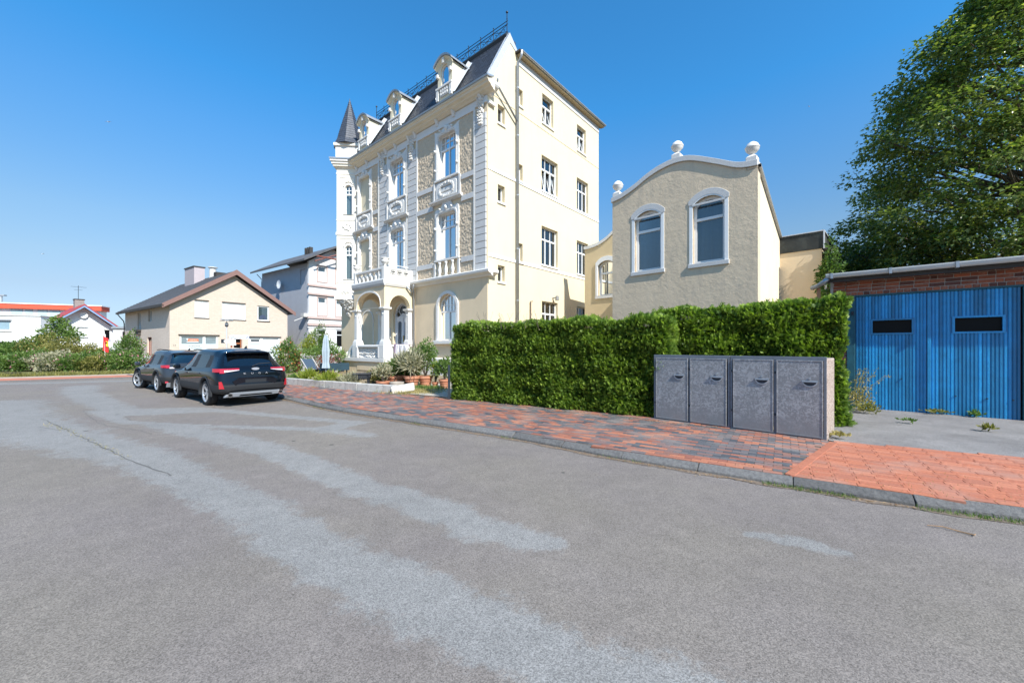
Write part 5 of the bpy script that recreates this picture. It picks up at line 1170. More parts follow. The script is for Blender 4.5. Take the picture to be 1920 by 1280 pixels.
MB(LB).box(.75, 1.95, -.2, -.1, 8.6, 10.3).build('window', M_gside, HW)
for z, h, o_ in ((8.35, .22, .16), (4.75, .22, .16), (3.95, .2, .2), (7.4, .2, .2), (3.7, .12, .06), (4.2, .1, .06)): MB(GB).box(-.16, ww+.1, .003, o_, z, z+h).build('string_course', M_pink if h > .15 else M_wfront, HW)
for z in (.9, 1.4, 1.9, 2.4, 2.9, 3.4):
    for x0, x1 in ((0, .85), (2.2, 3.0), (4.4, ww)): MB(GB).box(x0, x1, .003, .05, z-.42, z-.03).build('stone_course', M_wfront, HW)
for s_ in (0, 1):
    e = -1.0 if s_ == 0 else ww+1.0
    m = MB(); m.add([(e, -1.0, 10.85), (ww/2, -1.0, 13.05), (ww/2, 12.6, 13.05), (e, 12.6, 10.85), (e, -1.0, 11.05), (ww/2, -1.0, 13.25), (ww/2, 12.6, 13.25), (e, 12.6, 11.05)], [(0, 1, 2, 3), (4, 5, 6, 7), (0, 1, 5, 4), (2, 3, 7, 6), (0, 3, 7, 4), (1, 2, 6, 5)]); m.build('roof', M_tile, HW)
m = MB(); m.tube([(.3, -.9, 11.6), (ww-.3, -.9, 11.6)], .1, 6); m.tube([(ww/2, -.9, 11.6), (ww/2, -.9, 13.0)], .1, 6); m.tube([(.2, -.9, 11.0), (ww/2, -.9, 12.2)], .07, 6); m.tube([(ww-.2, -.9, 11.0), (ww/2, -.9, 12.2)], .07, 6); m.build('gable_truss', mat('red_brown_timber', (.22, .08, .06), .7), HW)
for x in (4.2, 4.7, 5.2): MB().box(2.2, 2.6, x-.12, x+.12, 12.9, 13.7).build('chimney_pot', M_darkwood, HW)
MB(LB).box(3.2, 3.8, -.3, .0, 12.0, 12.06).build('skylight', M_white, HW) if False else None
MB(LB).tube([(11.9, .5, 10.8), (11.6, .1, 10.2), (11.6, .08, 9.8), (11.6, .08, 0)], .05, 6).build('downpipe', M_zinc, HW)
def dish(parent, mp, a, b, r, c=.5):
    m = MB(); n = 16; V_ = []
    for j, (rr, dd) in enumerate(((0.02, -.12), (.5, -.08), (1, .0))): V_ += [mp(a+r*rr*math.cos(2*PI*k/n), c+dd*r*1.5, b+r*rr*math.sin(2*PI*k/n)) for k in range(n)]
    m.add(V_, [(j*n+k, j*n+(k+1) % n, (j+1)*n+(k+1) % n, (j+1)*n+k) for j in (0, 1) for k in range(n)]+[tuple(range(n))])
    o = m.build('satellite_dish', M_white, parent, smooth=True); MB(mp).tube([(a, 0, b-.1), (a, c-.1, b)], .04, 6).tube([(a, c-.05, b-r*.9), (a, c+.5, b-.1)], .02, 5).build('dish_arm', M_zinc, o)
dish(HW, LB, 6.0, 8.98, .52)
MB(LB).box(.1, .8, .0, .5, 4.9, 5.3).tube([(.4, .3, 4.9), (.4, 1.4, 4.4)], .04, 5).build('wall_awning', M_trimg, HW)
# red-roofed white house
RA = GNG
HR = thing('red_roof_house', 'white gabled cottage with red tile roof behind the shrubs', 'house', (-59.06, 50.0, 0), RA)
rw = 6.6; RT = mat('red_roof_tiles', (.36, .06, .07), .75, .15, 3, .5, 14); M_blgr = mat('blue_grey_overhang_shade', (.22, .33, .5), .8)
rops = [(3.1, 3.95, 2.9, 4.2), (1.6, 2.5, 2.9, 4.3), (3.2, 4.0, .5, 1.2), (5.6, 6.1, 2.6, 3.9)]
MB(GB).plate([(0, 0), (rw, 0), (rw, 4.1), (3.55, 6.9), (0, 3.9)], [[(a, c), (b, c), (b, d), (a, d)] for a, b, c, d in rops], -.3, 0).build('gable_wall', M_white, HR)
MB().box(0, .3, .002, 9, 0, 3.9).box(rw-.3, rw, .002, 9, 0, 4.0).box(.3, rw-.3, 8.7, 9, 0, 4).build('side_wall', M_white, HR)
for a, b, c, d in rops:
    W_ = MB(GB).box(a, b, -.15, -.05, c, d).build('window', M_shutter if c != 2.6 else mat('black_glass', (0, 0, 0)), HR); MB(GB).box(a-.1, b+.1, .0, .12, d, d+.14).build('shutter_box', M_trimg, W_); MB(GB).box(a-.1, b+.1, .0, .1, c-.12, c-.03).build('sill', M_zinc, W_)
for s_ in (0, 1):
    e, ez = ((-.6, 3.5), (rw+.6, 3.72))[s_]
    m = MB(); m.add([(e, -1.1, ez), (3.55, -1.1, 6.98), (3.55, 9.3, 6.98), (e, 9.3, ez), (e, -1.1, ez+.2), (3.55, -1.1, 7.2), (3.55, 9.3, 7.2), (e, 9.3, ez+.2)], [(0, 1, 2, 3), (4, 5, 6, 7), (2, 3, 7, 6), (0, 3, 7, 4)]); m.build('roof', RT, HR)
    m = MB(); m.add([(e, -1.12, ez-.12), (3.55, -1.12, 6.8), (3.55, -1.12, 7.14), (e, -1.12, ez+.22)], [(0, 1, 2, 3)]); m.build('bargeboard', M_blgr, HR, recalc=False)  # blue-grey colour paints in the shade under the gable overhang
    m = MB(); m.add([(e, -1.15, ez+.12), (3.55, -1.15, 7.05), (3.55, -1.15, 7.25), (e, -1.15, ez+.32)], [(0, 1, 2, 3)]); m.build('verge_tiles', RT, HR, recalc=False)
o = chim(HR, 3.3, 4.2, 3.4, 4.6, 6.8, 8.1, mat('chimney_brick_grey', (.28, .24, .22), .9, .2, 5)); 
m = MB(); m.tube([(3.7, 4, 8.1), (3.7, 4, 10.1)], .03, 5); m.tube([(3.0, 4, 9.9), (4.5, 4, 9.9)], .015, 4); m.tube([(3.3, 4, 9.5), (4.1, 4, 9.5)], .015, 4)
for q in range(7): m.tube([(3.05+.2*q, 3.7, 9.9), (3.05+.2*q, 4.3, 9.9)], .01, 4)
m.build('aerial', M_iron, HR)
dish(HR, GB, 3.6, 5.8, .4, .3)
# long building with orange-red fascia, and flat white block
HL = thing('long_flat_building', 'long white flat-roofed building with orange red fascia far behind', 'building', (*at(-40, 58), 0), math.atan2(.42, .9))
m = MB(GB); m.box(-6, 13.2, -2, 0, 0, 7.6); m.build('wall', M_white, HL)
MB(GB).box(-6.5, 13.5, -2.2, .5, 7.3, 8.0).build('fascia', mat('orange_red_fascia', (.72, .10, .05), .6, .05, 1), HL); MB(GB).box(-6.5, 13.6, -2.2, .6, 8.002, 8.14).build('roof_edge', M_white, HL)
for x0, x1_ in ((3.26, 4.48), (4.76, 5.6), (6.1, 7.2), (7.4, 8.6), (9.0, 10.2)): MB(GB).box(x0, x1_, .003, .05, 5.4, 7.25).build('window', mat('pale_glass', (.45, .58, .6), .2, .1, 1), HL)
MB(GB).tube([(1.2, -2, 8.4), (1.2, -2, 9.4)], .2, 8).box(.8, 1.7, -2.3, -1.7, 9.3, 9.5).build('vent_pipe', M_zinc, HL)
HF = thing('white_flat_block', 'plain white flat-roofed block with one blue-grey window at the far left', 'building', (*at(-90, 46), 0), math.atan2(.30, .95))
m = MB(GB); m.box(-8, 7.8, -7, 0, 2.2, 5.3); m.build('wall', M_white, HF); MB(GB).box(-8, 7.6, -7, -.6, 0, 2.2).build('recessed_base', mat('dark_base', (.05, .055, .07), .8, .2, 3), HF); MB(GB).box(-8.1, 7.9, -7, .12, 5.302, 5.4).build('roof_edge', M_trimg, HF)
W_ = MB(GB).box(2.4, 5.0, .003, .04, 3.7, 4.7).build('window', mat('blue_grey_glass', (.25, .36, .42), .15, .1, 1), HF); MB(GB).box(2.3, 5.2, .003, .25, 4.7, 4.86).build('shutter_box', M_zinc, W_); MB(GB).box(2.3, 5.2, .003, .12, 3.4, 3.55).build('sill', M_trimg, W_)
for k in range(8): MB(GB).tube([(5.8, .02, 2.4+.36*k), (5.8, .15, 2.4+.36*k), (6.3, .15, 2.4+.36*k), (6.3, .02, 2.4+.36*k)], .025, 4).build('rung', M_zincl, HF)
LN = thing('grey_lean_to', 'small grey flat-roofed lean-to between cottage and brick house', 'building', (*at(212, 52), 0), math.atan2(.3, .95))
MB(GB).box(0, 3.6, -4, 0, 0, 4.0).build('wall', M_trimg, LN); MB(GB).box(-.1, 3.7, -4, .2, 4.0, 4.25).build('roof', M_zinc, LN); MB(GB).box(1.0, 1.5, .0, .03, 2.6, 3.6).build('window', mat('black_glass', (0, 0, 0)), LN)
# ================================================================== foliage tools
def bulk(name, TV, TF, pos, X, Y, Z, scale, tint, material, parent=None, kind=None):
    """many copies of a small template merged in one mesh; X,Y,Z = per-copy basis vectors"""
    TV = np.array(TV, dtype=float); n = len(pos); k = len(TV); scale = np.asarray(scale).reshape(-1, 1, 1)
    V_ = (TV[None, :, 0:1]*X[:, None, :]+TV[None, :, 1:2]*Y[:, None, :]+TV[None, :, 2:3]*Z[:, None, :])*scale+pos[:, None, :]
    V_ = V_.reshape(-1, 3); lens = [len(f) for f in TF]; flat = np.array([i for f in TF for i in f])
    LV = (flat[None, :]+np.arange(n)[:, None]*k).ravel(); LT = np.tile(lens, n); LS = np.concatenate([[0], np.cumsum(LT)[:-1]])
    me = bpy.data.meshes.new(name); me.vertices.add(len(V_)); me.vertices.foreach_set('co', V_.ravel().astype(np.float32))
    me.loops.add(len(LV)); me.loops.foreach_set('vertex_index', LV.astype(np.int32)); me.polygons.add(len(LT)); me.polygons.foreach_set('loop_start', LS.astype(np.int32)); me.polygons.foreach_set('loop_total', LT.astype(np.int32))
    me.attributes.new('tint', 'FLOAT', 'POINT').data.foreach_set('value', np.repeat(tint, k).astype(np.float32))
    me.materials.append(material); me.update(calc_edges=True)
    o = bpy.data.objects.new(name, me); COL.objects.link(o)
    if parent: o.parent = parent
    return setp(o, kind=kind)
def basis(d, roll=None):
    """orthonormal frames: Y along d"""
    n = len(d); d = d/np.linalg.norm(d, axis=1, keepdims=True); a = NR.normal(size=(n, 3)) if roll is None else roll
    x = np.cross(d, a); x /= np.linalg.norm(x, axis=1, keepdims=True)+1e-9; return x, d, np.cross(x, d)
# templates: thuja fan, maple leaf, simple leaf, grass blade
def fan():
    v, f = [], []
    for i, (y0, an, L, w) in enumerate(((0, 0, 1, .06), (.12, .75, .6, .07), (.12, -.75, .6, .07), (.38, .65, .5, .065), (.38, -.65, .5, .065), (.6, .5, .38, .06), (.6, -.5, .38, .06))):
        n = len(v); dx, dy = math.sin(an), math.cos(an); px, py = -dy, dx
        v += [(0, y0, 0), (dx*L*.5+px*-w, y0+dy*L*.5+py*-w, .03), (dx*L, y0+dy*L, -.06*abs(an)), (dx*L*.5+px*w, y0+dy*L*.5+py*w, .03)]; f.append((n, n+1, n+2, n+3))
    return v, f
FAN = fan()
def maple():
    p = [(0, 0), (.12, .18), (.5, .08), (.34, .36), (.52, .62), (.2, .6), (0, 1.0), (-.2, .6), (-.52, .62), (-.34, .36), (-.5, .08), (-.12, .18)]
    v = [(x, y, -.12*abs(x)) for x, y in p]+[(0, .4, .05)]
    return v, [(12, 0, 1, 2, 3), (12, 3, 4, 5, 6), (12, 6, 7, 8, 9), (12, 9, 10, 11, 0)]
MAPLE = ([(0, 0, 0), (.5, .28, -.08), (.22, .5, 0), (0, 1, -.1), (-.22, .5, 0), (-.5, .28, -.08), (0, .35, .06)], [(6, 0, 1, 2), (6, 2, 3), (6, 3, 4), (6, 4, 5, 0)])
LEAF = ([(0, 0, 0), (.26, .45, .05), (0, 1, -.06), (-.26, .45, .05)], [(0, 1, 2, 3)])
BLADE = ([(-.05, 0, 0), (.05, 0, 0), (.03, .6, .08), (0, 1, .25)], [(0, 1, 2), (0, 2, 3)])
L_thuja = leafmat('thuja_leaf', (.035, .10, .014), (.42, .55, .09), .32, .45)
L_maple = leafmat('maple_leaf', (.045, .10, .03), (.38, .40, .12), .35, .28)
L_green = leafmat('shrub_leaf', (.045, .11, .025), (.20, .28, .07), .3, .5)
L_olive = leafmat('olive_leaf', (.10, .11, .03), (.34, .30, .09), .3, .55)
L_dry = leafmat('dry_grass', (.22, .20, .06), (.50, .40, .20), .25, .8)
L_yellow = leafmat('yellow_leaf', (.15, .22, .03), (.40, .40, .06), .35, .5)
L_pink = leafmat('pink_petal', (.45, .10, .18), (.75, .45, .5), .3, .6)
L_orange = leafmat('orange_petal', (.60, .12, .04), (.75, .3, .12), .3, .6)
L_grey = leafmat('silver_leaf', (.22, .22, .14), (.50, .46, .32), .2, .7)
M_bark = mat('bark', (.10, .08, .06), .95, .3, 10, .6, 30)
def clump(name, c, rad, n, leafm, size=.09, parent=None, tmpl=LEAF, up=.5, shell=.55, tb=.35, kind=None, flat=0., light=None):
    """foliage in an uneven ellipsoid"""
    d = NR.normal(size=(n, 3)); d /= np.linalg.norm(d, axis=1, keepdims=True)
    bump = 1+.16*np.sin(d[:, 0]*5+c[0])+.14*np.sin(d[:, 2]*7+c[1]*3)+.12*np.sin(d[:, 1]*8+d[:, 0]*4)
    r = (shell+(1-shell)*NR.random(n)**.6)*bump
    pos = np.array(c)+d*r[:, None]*np.array(rad); pos[:, 2] = np.maximum(pos[:, 2], .06)
    dirs = d*.7+np.array([0, 0, up])+NR.normal(size=(n, 3))*.5
    roll = np.array([0, 0, 1])+NR.normal(size=(n, 3))*.5 if flat else None
    X, Y, Z = basis(dirs, roll)
    patch = .5+.5*np.sin(pos[:, 0]*3.1+pos[:, 2]*4.3)*np.sin(pos[:, 1]*2.7)
    tint = np.clip(NR.random(n)*.6+tb*patch*1.2, 0, 1)
    return bulk(name, *tmpl, pos, X, Y, Z, size*(.6+.8*NR.random(n)), tint, leafm, parent, kind)
def stems(c, rad, n, parent, mt=None, r=.015, base=None):
    m = MB(); b = base or (c[0], c[1], .05)
    for i in range(n):
        e = (c[0]+R.uniform(-.6, .6)*rad[0], c[1]+R.uniform(-.6, .6)*rad[1], c[2]+R.uniform(.0, .7)*rad[2]); mid = ((b[0]+e[0])/2+R.uniform(-.1, .1), (b[1]+e[1])/2, (b[2]+e[2])/2+.1)
        m.tube([b, mid, e], [r*1.5, r, r*.5], 5)
    return m.build('stem', mt or M_bark, parent, kind='stuff')

# ================================================================== hedges
def hedge(name, label, A, B, depth, h0, h1, ends, n_per=1000, group=None):
    """A (left) to B (right) along the front foot; depth goes away from the street"""
    A = np.array(A); B = np.array(B); d = B-A; L = np.linalg.norm(d); d /= L; nb = np.array([-d[1], d[0]]); nb = nb if nb[1] > 0 else -nb
    root = thing(name, label, 'hedge', (float(A[0]), float(A[1]), .08), math.atan2(d[1], d[0]), group)
    # local: x along, y = depth (positive away), z up
    def top(x): return h0+(h1-h0)*x/L+.03*np.sin(x*2.3)+.02*np.sin(x*5.1)
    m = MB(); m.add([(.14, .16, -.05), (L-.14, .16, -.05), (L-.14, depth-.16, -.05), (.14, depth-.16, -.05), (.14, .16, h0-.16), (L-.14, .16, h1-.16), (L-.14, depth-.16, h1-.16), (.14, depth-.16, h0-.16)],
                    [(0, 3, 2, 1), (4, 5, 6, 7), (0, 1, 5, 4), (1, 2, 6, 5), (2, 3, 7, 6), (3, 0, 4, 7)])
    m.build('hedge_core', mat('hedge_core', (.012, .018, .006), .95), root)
    P_, N_ = [], []
    def face(n, f, nrm):
        u, v = NR.random(n), NR.random(n); p, = (f(u, v),); P_.append(p); N_.append(np.tile(nrm, (n, 1)).astype(float))
    nf = int(L*h0*n_per)
    face(nf, lambda u, v: np.stack([u*L, np.zeros(len(u)), v*top(u*L)], 1), (0, -1, 0))
    face(int(L*depth*n_per*.9), lambda u, v: np.stack([u*L, v*depth, top(u*L)], 1), (0, 0, 1))
    if 'l' in ends: face(int(depth*h0*n_per), lambda u, v: np.stack([np.zeros(len(u)), u*depth, v*top(np.zeros(len(u)))], 1), (-1, 0, 0))
    if 'r' in ends: face(int(depth*h0*n_per), lambda u, v: np.stack([np.full(len(u), L), u*depth, v*top(np.full(len(u), L))], 1), (1, 0, 0))
    P_ = np.concatenate(P_); N_ = np.concatenate(N_); n = len(P_)
    # rounded edges and bulges
    r = .14
    ex = np.maximum(0, r-P_[:, 0]) if 'l' in ends else np.zeros(n); exr = np.maximum(0, P_[:, 0]-(L-r)) if 'r' in ends else np.zeros(n); ez = np.maximum(0, P_[:, 2]-(top(P_[:, 0])-r)); ey = np.maximum(0, r-P_[:, 1])
    bul = .05*np.sin(P_[:, 0]*4.1+P_[:, 2]*2.2)+.03*np.sin(P_[:, 0]*9.3-P_[:, 2]*7.7)+.02*np.sin(P_[:, 2]*13+P_[:, 1]*6)
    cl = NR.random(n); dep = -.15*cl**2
    P_ = P_+N_*(bul+dep)[:, None]
    both = (N_[:, 2] > .5)
    P_[:, 2] -= np.where(both, .45*np.maximum(np.maximum(ex, exr), ey)**1.2, 0); P_[:, 1] += np.where(N_[:, 1] < -.5, .45*np.maximum(ez, np.maximum(ex, exr))**1.2, 0)
    P_[:, 2] = np.maximum(P_[:, 2], -.03)
    dirs = N_*.75+np.array([0, 0, .65])+NR.normal(size=(n, 3))*.42
    X, Y, Z = basis(dirs)
    # light and dark tufts: tips paler, plus drifting patches
    pt = .5+.5*np.sin(P_[:, 0]*7+np.sin(P_[:, 2]*9)*2)*np.sin(P_[:, 2]*8+P_[:, 0]*2)
    tf_ = np.sin(P_[:, 0]*31+3*np.sin(P_[:, 2]*17))*np.sin(P_[:, 2]*27+2*np.sin(P_[:, 0]*13))
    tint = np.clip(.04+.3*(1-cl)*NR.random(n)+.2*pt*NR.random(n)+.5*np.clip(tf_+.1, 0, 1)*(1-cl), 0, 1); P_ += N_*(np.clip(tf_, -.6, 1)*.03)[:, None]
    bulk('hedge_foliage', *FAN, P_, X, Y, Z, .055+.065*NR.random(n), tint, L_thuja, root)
    m = int(L*9); bx_ = NR.random(m)*L; p = np.stack([bx_, NR.random(m)*depth*.7, top(bx_)-.02], 1); X, Y, Z = basis(np.array([0, 0, 1.])+NR.normal(size=(m, 3))*.3)
    bulk('loose_shoot', *FAN, p, X, Y, Z, .12+.12*NR.random(m), .3+.5*NR.random(m), L_thuja, root, 'stuff')
    return root
hedge('thuja_hedge', 'long clipped thuja hedge with square front running left of the bin enclosure', (-1.72, 11.5), (3.25, 8.32), 1.0, 2.1, 2.12, 'lr', 2900)
hedge('thuja_hedge', 'taller clipped thuja hedge rising behind the bin enclosure beside the garage', (3.25, 9.35), (6.27, 7.5), .95, 2.28, 2.42, 'lr', 2900)

# ================================================================== maple tree behind the garage
TR = thing('maple_tree', 'big leafy maple tree rising behind the garage at the right edge', 'tree', (20.2, 15.3, 0))
m = MB(); m.tube([(0, 0, 0), (.1, 0, 2), (-.1, .2, 5), (.1, 0, 9), (0, 0, 13), (.2, 0, 16)], [.5, .42, .36, .26, .14, .04], 10); m.build('trunk', M_bark, TR, smooth=True)
prof_t = [(2.2, 4.3), (3.4, 5.4), (5.0, 6.0), (8.0, 5.3), (10.6, 4.5), (12.5, 3.9), (14.7, 2.4), (17.0, .6)]
def crad(z): return float(np.interp(z, [p[0] for p in prof_t], [p[1] for p in prof_t]))
m = MB(); cents = []
for i in range(640):
    z = 2.3+14.6*R.random()**1.25; an = R.uniform(0, 2*PI); rr = crad(z)*(R.uniform(.55, 1.0) if i % 4 else R.uniform(.2, .6)); cents.append((rr*math.cos(an), rr*math.sin(an), z, R.uniform(.4, .75)))
for i in range(300):      # clusters along the side towards the street
    z = 2.6+13.5*R.random(); an = PI+R.uniform(-1.0, .75); rr = crad(z)*R.choice((R.uniform(.7, 1.0), R.uniform(.85, 1.1)))*(1+.13*math.sin(z*1.9+1)); cents.append((rr*math.cos(an), rr*math.sin(an), z, R.uniform(.35, .7)))
for i in range(150):
    z = 2.4+4.2*R.random(); an = PI+R.uniform(-1.0, .9); rr = crad(z)*R.uniform(.8, 1.08); cents.append((rr*math.cos(an), rr*math.sin(an), z, R.uniform(.4, .7)))
for k, (x, y_, z, r_) in enumerate(cents[::5]):
    zb = max(1.8, z-abs(R.gauss(0, .4))-.35*math.hypot(x, y_)); m.tube([(0, 0, zb), (x*.5, y_*.5, (zb+z)/2-.1), (x, y_, z)], [.12, .06, .015], 5)
m.build('limb', M_bark, TR, kind='stuff')
PP, DD, TT = [], [], []
for x, y_, z, r_ in cents:
    n = int(122*(r_/.6)**2); d = NR.normal(size=(n, 3)); d /= np.linalg.norm(d, axis=1, keepdims=True); rr = NR.random(n)**.45
    p = np.array([x, y_, z])+d*rr[:, None]*np.array([r_*1.25, r_*1.25, r_*.7]); p[:, 2] -= .25*((p[:, 0]-x)**2+(p[:, 1]-y_)**2)
    out = np.array([x, y_, 0])/max(.5, math.hypot(x, y_)); PP.append(p); DD.append(out*.7+np.array([0, 0, -.35])+d*.5+NR.normal(size=(n, 3))*.3); t = np.clip(.25+NR.normal(size=n)*.14+.08*math.sin(x*2+z*3), 0, 1); t[NR.random(n) < .09] = .95; TT.append(t)
PP, DD, TT = np.concatenate(PP), np.concatenate(DD), np.concatenate(TT)
X, Y, Z = basis(DD, np.array([0, 0, 1.])+NR.normal(size=DD.shape)*.35)
bulk('crown', *MAPLE, PP, X, Y, Z, .10+.08*NR.random(len(PP)), TT, L_maple, TR)
# twig clusters poking out at lower left, ivy column on the block
IV = thing('ivy_column', 'column of ivy climbing between the cream block and the garage', 'ivy', (*at(1556, 15.2), 0))
clump('ivy_foliage', (0, 0, 3.9), (.26, .5, 1.55), 2600, L_green, .12, IV, LEAF, up=-.3, shell=.5, tb=.1); MB().tube([(0, 0, 0), (0, .1, 4.6)], .05, 6).build('stem', M_bark, IV)

# ================================================================== cars
def carbody(sx, sy, sz, paint, name, label, loc, rot, rake=0., steer=0., word=None, tail_kind=0, belt=0.):
    car = thing(name, label, 'car', (*loc, 0), rot)
    cols = 12
    LV = [
     ([-2.16, -2.16, -2.12, -1.98, -1.75, -.95, 0, .95, 1.75, 2.05, 2.16, 2.2], [0, .5, .76, .84, .86, .86, .86, .86, .86, .78, .5, 0], [.30]*12),
     ([-2.30, -2.30, -2.24, -2.08, -1.75, -.95, 0, .95, 1.75, 2.14, 2.28, 2.32], [0, .56, .84, .92, .935, .92, .92, .92, .935, .84, .52, 0], [.44]*12),
     ([-2.335, -2.325, -2.26, -2.1, -1.75, -.95, 0, .95, 1.75, 2.16, 2.31, 2.35], [0, .56, .85, .935, .95, .93, .925, .93, .945, .84, .52, 0], [.62]*12),
     ([-2.27, -2.26, -2.23, -2.1, -1.75, -.95, 0, .95, 1.72, 2.12, 2.28, 2.31], [0, .55, .83, .925, .945, .925, .915, .92, .93, .81, .5, 0], [.80, .80, .82, .84, .85, .83, .82, .82, .82, .76, .76, .76]),
     ([-2.27, -2.255, -2.19, -2.06, -1.7, -.95, 0, .95, 1.65, 2.03, 2.18, 2.22], [0, .52, .80, .895, .925, .915, .905, .90, .88, .75, .47, 0], [1.02, 1.02, 1.02, 1.02, 1.01, .99, .97, .96, .93, .88, .88, .88]),
     ([-2.19, -2.18, -2.11, -1.95, -1.39, -1.30, -.19, -.13, 1.05, 1.15, 1.26, 1.3], [0, .46, .73, .84, .86, .865, .87, .87, .82, .70, .44, 0], [1.08, 1.08, 1.08, 1.08, 1.02, 1.01, .985, .98, .96, .99, 1.03, 1.04]),
     ([-1.92+rake, -1.91+rake, -1.86+rake, -1.68+rake, -1.34, -1.26, -.21, -.15, .30, .38, .5, .54], [0, .42, .60, .665, .685, .69, .70, .70, .67, .57, .36, 0], [1.50, 1.50, 1.49, 1.40, 1.49, 1.525, 1.55, 1.55, 1.51, 1.53, 1.545, 1.555]),
     ([-2.02+rake, -2.01+rake, -1.94+rake, -1.72+rake, -1.36, -1.22, -.22, -.12, .15, .28, .4, .44], [0, .42, .59, .625, .64, .645, .655, .655, .63, .53, .34, 0], [1.545, 1.545, 1.54, 1.54, 1.575, 1.585, 1.61, 1.61, 1.58, 1.565, 1.585, 1.59]),
     ([-1.9+rake, -1.9+rake, -1.84+rake, -1.66+rake, -1.34, -1.22, -.22, -.12, .1, .2, .3, .33], [0, .22, .32, .34, .35, .35, .36, .36, .34, .28, .18, 0], [1.585, 1.585, 1.585, 1.60, 1.635, 1.645, 1.665, 1.665, 1.65, 1.63, 1.625, 1.625]),
    ]
    v, f, mi = [], [], []
    idx = {}
    def vid(l, i, s):
        if i in (0, cols-1): s = 1
        k = (l, i, s)
        if k not in idx: idx[k] = len(v); x, y, z = LV[l]; v.append((x[i]*sx, y[i]*sy*s, z[i]*sz))
        return idx[k]
    nl = len(LV)
    for l in range(nl-1):
        for i in range(cols-1):
            for s in (1, -1):
                q = [vid(l, i, s), vid(l, i+1, s), vid(l+1, i+1, s), vid(l+1, i, s)]
                if len(set(q)) < 3: continue
                m_ = 0
                if l == 5: m_ = {0: 1, 1: 1, 3: 2, 4: 4, 5: 2, 6: 4, 7: 2, 9: 3, 10: 3}.get(i, 0)
                if l == 0: m_ = 4
                if l == 1: m_ = 4
                f.append(q if s == 1 else q[::-1]); mi.append(m_)
    for l in (0, nl-1):
        for i in range(cols-1):
            q = [vid(l, i, 1), vid(l, i+1, 1), vid(l, i+1, -1), vid(l, i, -1)]; q2 = []
            for a in q:
                if a not in q2: q2.append(a)
            f.append(q2); mi.append(4 if l == 0 else 0)
    me = bpy.data.meshes.new('tmp'); me.from_pydata(v, [], f); me.polygons.foreach_set('material_index', mi)
    for k in range(5): me.materials.append(M_dark)
    me.polygons.foreach_set('use_smooth', [True]*len(f))
    bm = bmesh.new(); bm.from_mesh(me); bmesh.ops.recalc_face_normals(bm, faces=bm.faces); bm.to_mesh(me); bm.free()
    tmp = bpy.data.objects.new('tmp', me); COL.objects.link(tmp)
    # crease the window outlines a little
    ss = tmp.modifiers.new('s', 'SUBSURF'); ss.levels = 3; ss.render_levels = 3
    cut = []
    wr = .345; axle = 1.355*sx
    for x in (-axle, axle):
        cm = MB(); n = 32; cm.tube([(x, -1.2, wr+.01), (x, 1.2, wr+.01)], wr+.055, n); c = cm.build('cut', M_dark); cut.append(c)
        b = tmp.modifiers.new('b', 'BOOLEAN'); b.operation = 'DIFFERENCE'; b.object = c; b.solver = 'EXACT'
    dg = bpy.context.evaluated_depsgraph_get(); full = bpy.data.meshes.new_from_object(tmp.evaluated_get(dg))
    for c in cut+[tmp]: bpy.data.objects.remove(c)
    npoly = len(full.polygons); co = np.empty(len(full.vertices)*3); full.vertices.foreach_get('co', co); co = co.reshape(-1, 3)
    pm = np.empty(npoly, dtype=int); full.polygons.foreach_get('material_index', pm)
    polys = [tuple(p.vertices) for p in full.polygons]; cen = np.array([tuple(p.center) for p in full.polygons]); nm = np.array([tuple(p.normal) for p in full.polygons])
    vn = np.array([tuple(v_.normal) for v_ in full.vertices])
    def sub(sel, nme, mt, push=0., solid=0.):
        ids = np.nonzero(sel)[0]
        if len(ids) == 0: return None
        used = sorted({a for i in ids for a in polys[i]}); mp_ = {a: k for k, a in enumerate(used)}
        me2 = bpy.data.meshes.new(nme); me2.from_pydata((co[used]+vn[used]*push).tolist(), [], [tuple(mp_[a] for a in polys[i]) for i in ids]); me2.materials.append(mt); me2.polygons.foreach_set('use_smooth', [True]*len(ids)); me2.set_sharp_from_angle(angle=math.radians(35)); me2.update()
        o = bpy.data.objects.new(nme, me2); COL.objects.link(o); o.parent = car; return o
    Mclad = mat('cladding_plastic', (.022, .023, .025), .6, .1, 20, .1, 80)
    bodysel = (pm == 0); inarch = np.zeros(npoly, bool)
    for x in (-axle, axle): inarch |= (np.hypot(cen[:, 0]-x, cen[:, 2]-wr-.01) < wr+.06) & (np.abs(nm[:, 1]) < .5) & (cen[:, 2] < .82*sz) & (np.abs(cen[:, 1]) < 1.2)
    arch_band = np.zeros(npoly, bool)
    sub(bodysel & ~inarch, 'body', paint); sub(inarch, 'wheel_well', M_dark); sub((pm == 4) & ~inarch, 'lower_cladding', Mclad)
    gl = mat('car_glass_solid', (0, 0, 0)) if False else M_carglass
    sub(pm == 1, 'rear_window', gl); sub(pm == 3, 'windscreen', gl)
    for s in (1, -1):
        y = cen[:, 1]*s > 0
        sub((pm == 2) & y & (cen[:, 0] < -1.3*sx), 'quarter_window', gl); sub((pm == 2) & y & (cen[:, 0] > -1.3*sx) & (cen[:, 0] < -.2*sx), 'door_window', gl); sub((pm == 2) & y & (cen[:, 0] > -.2*sx), 'door_window', gl)
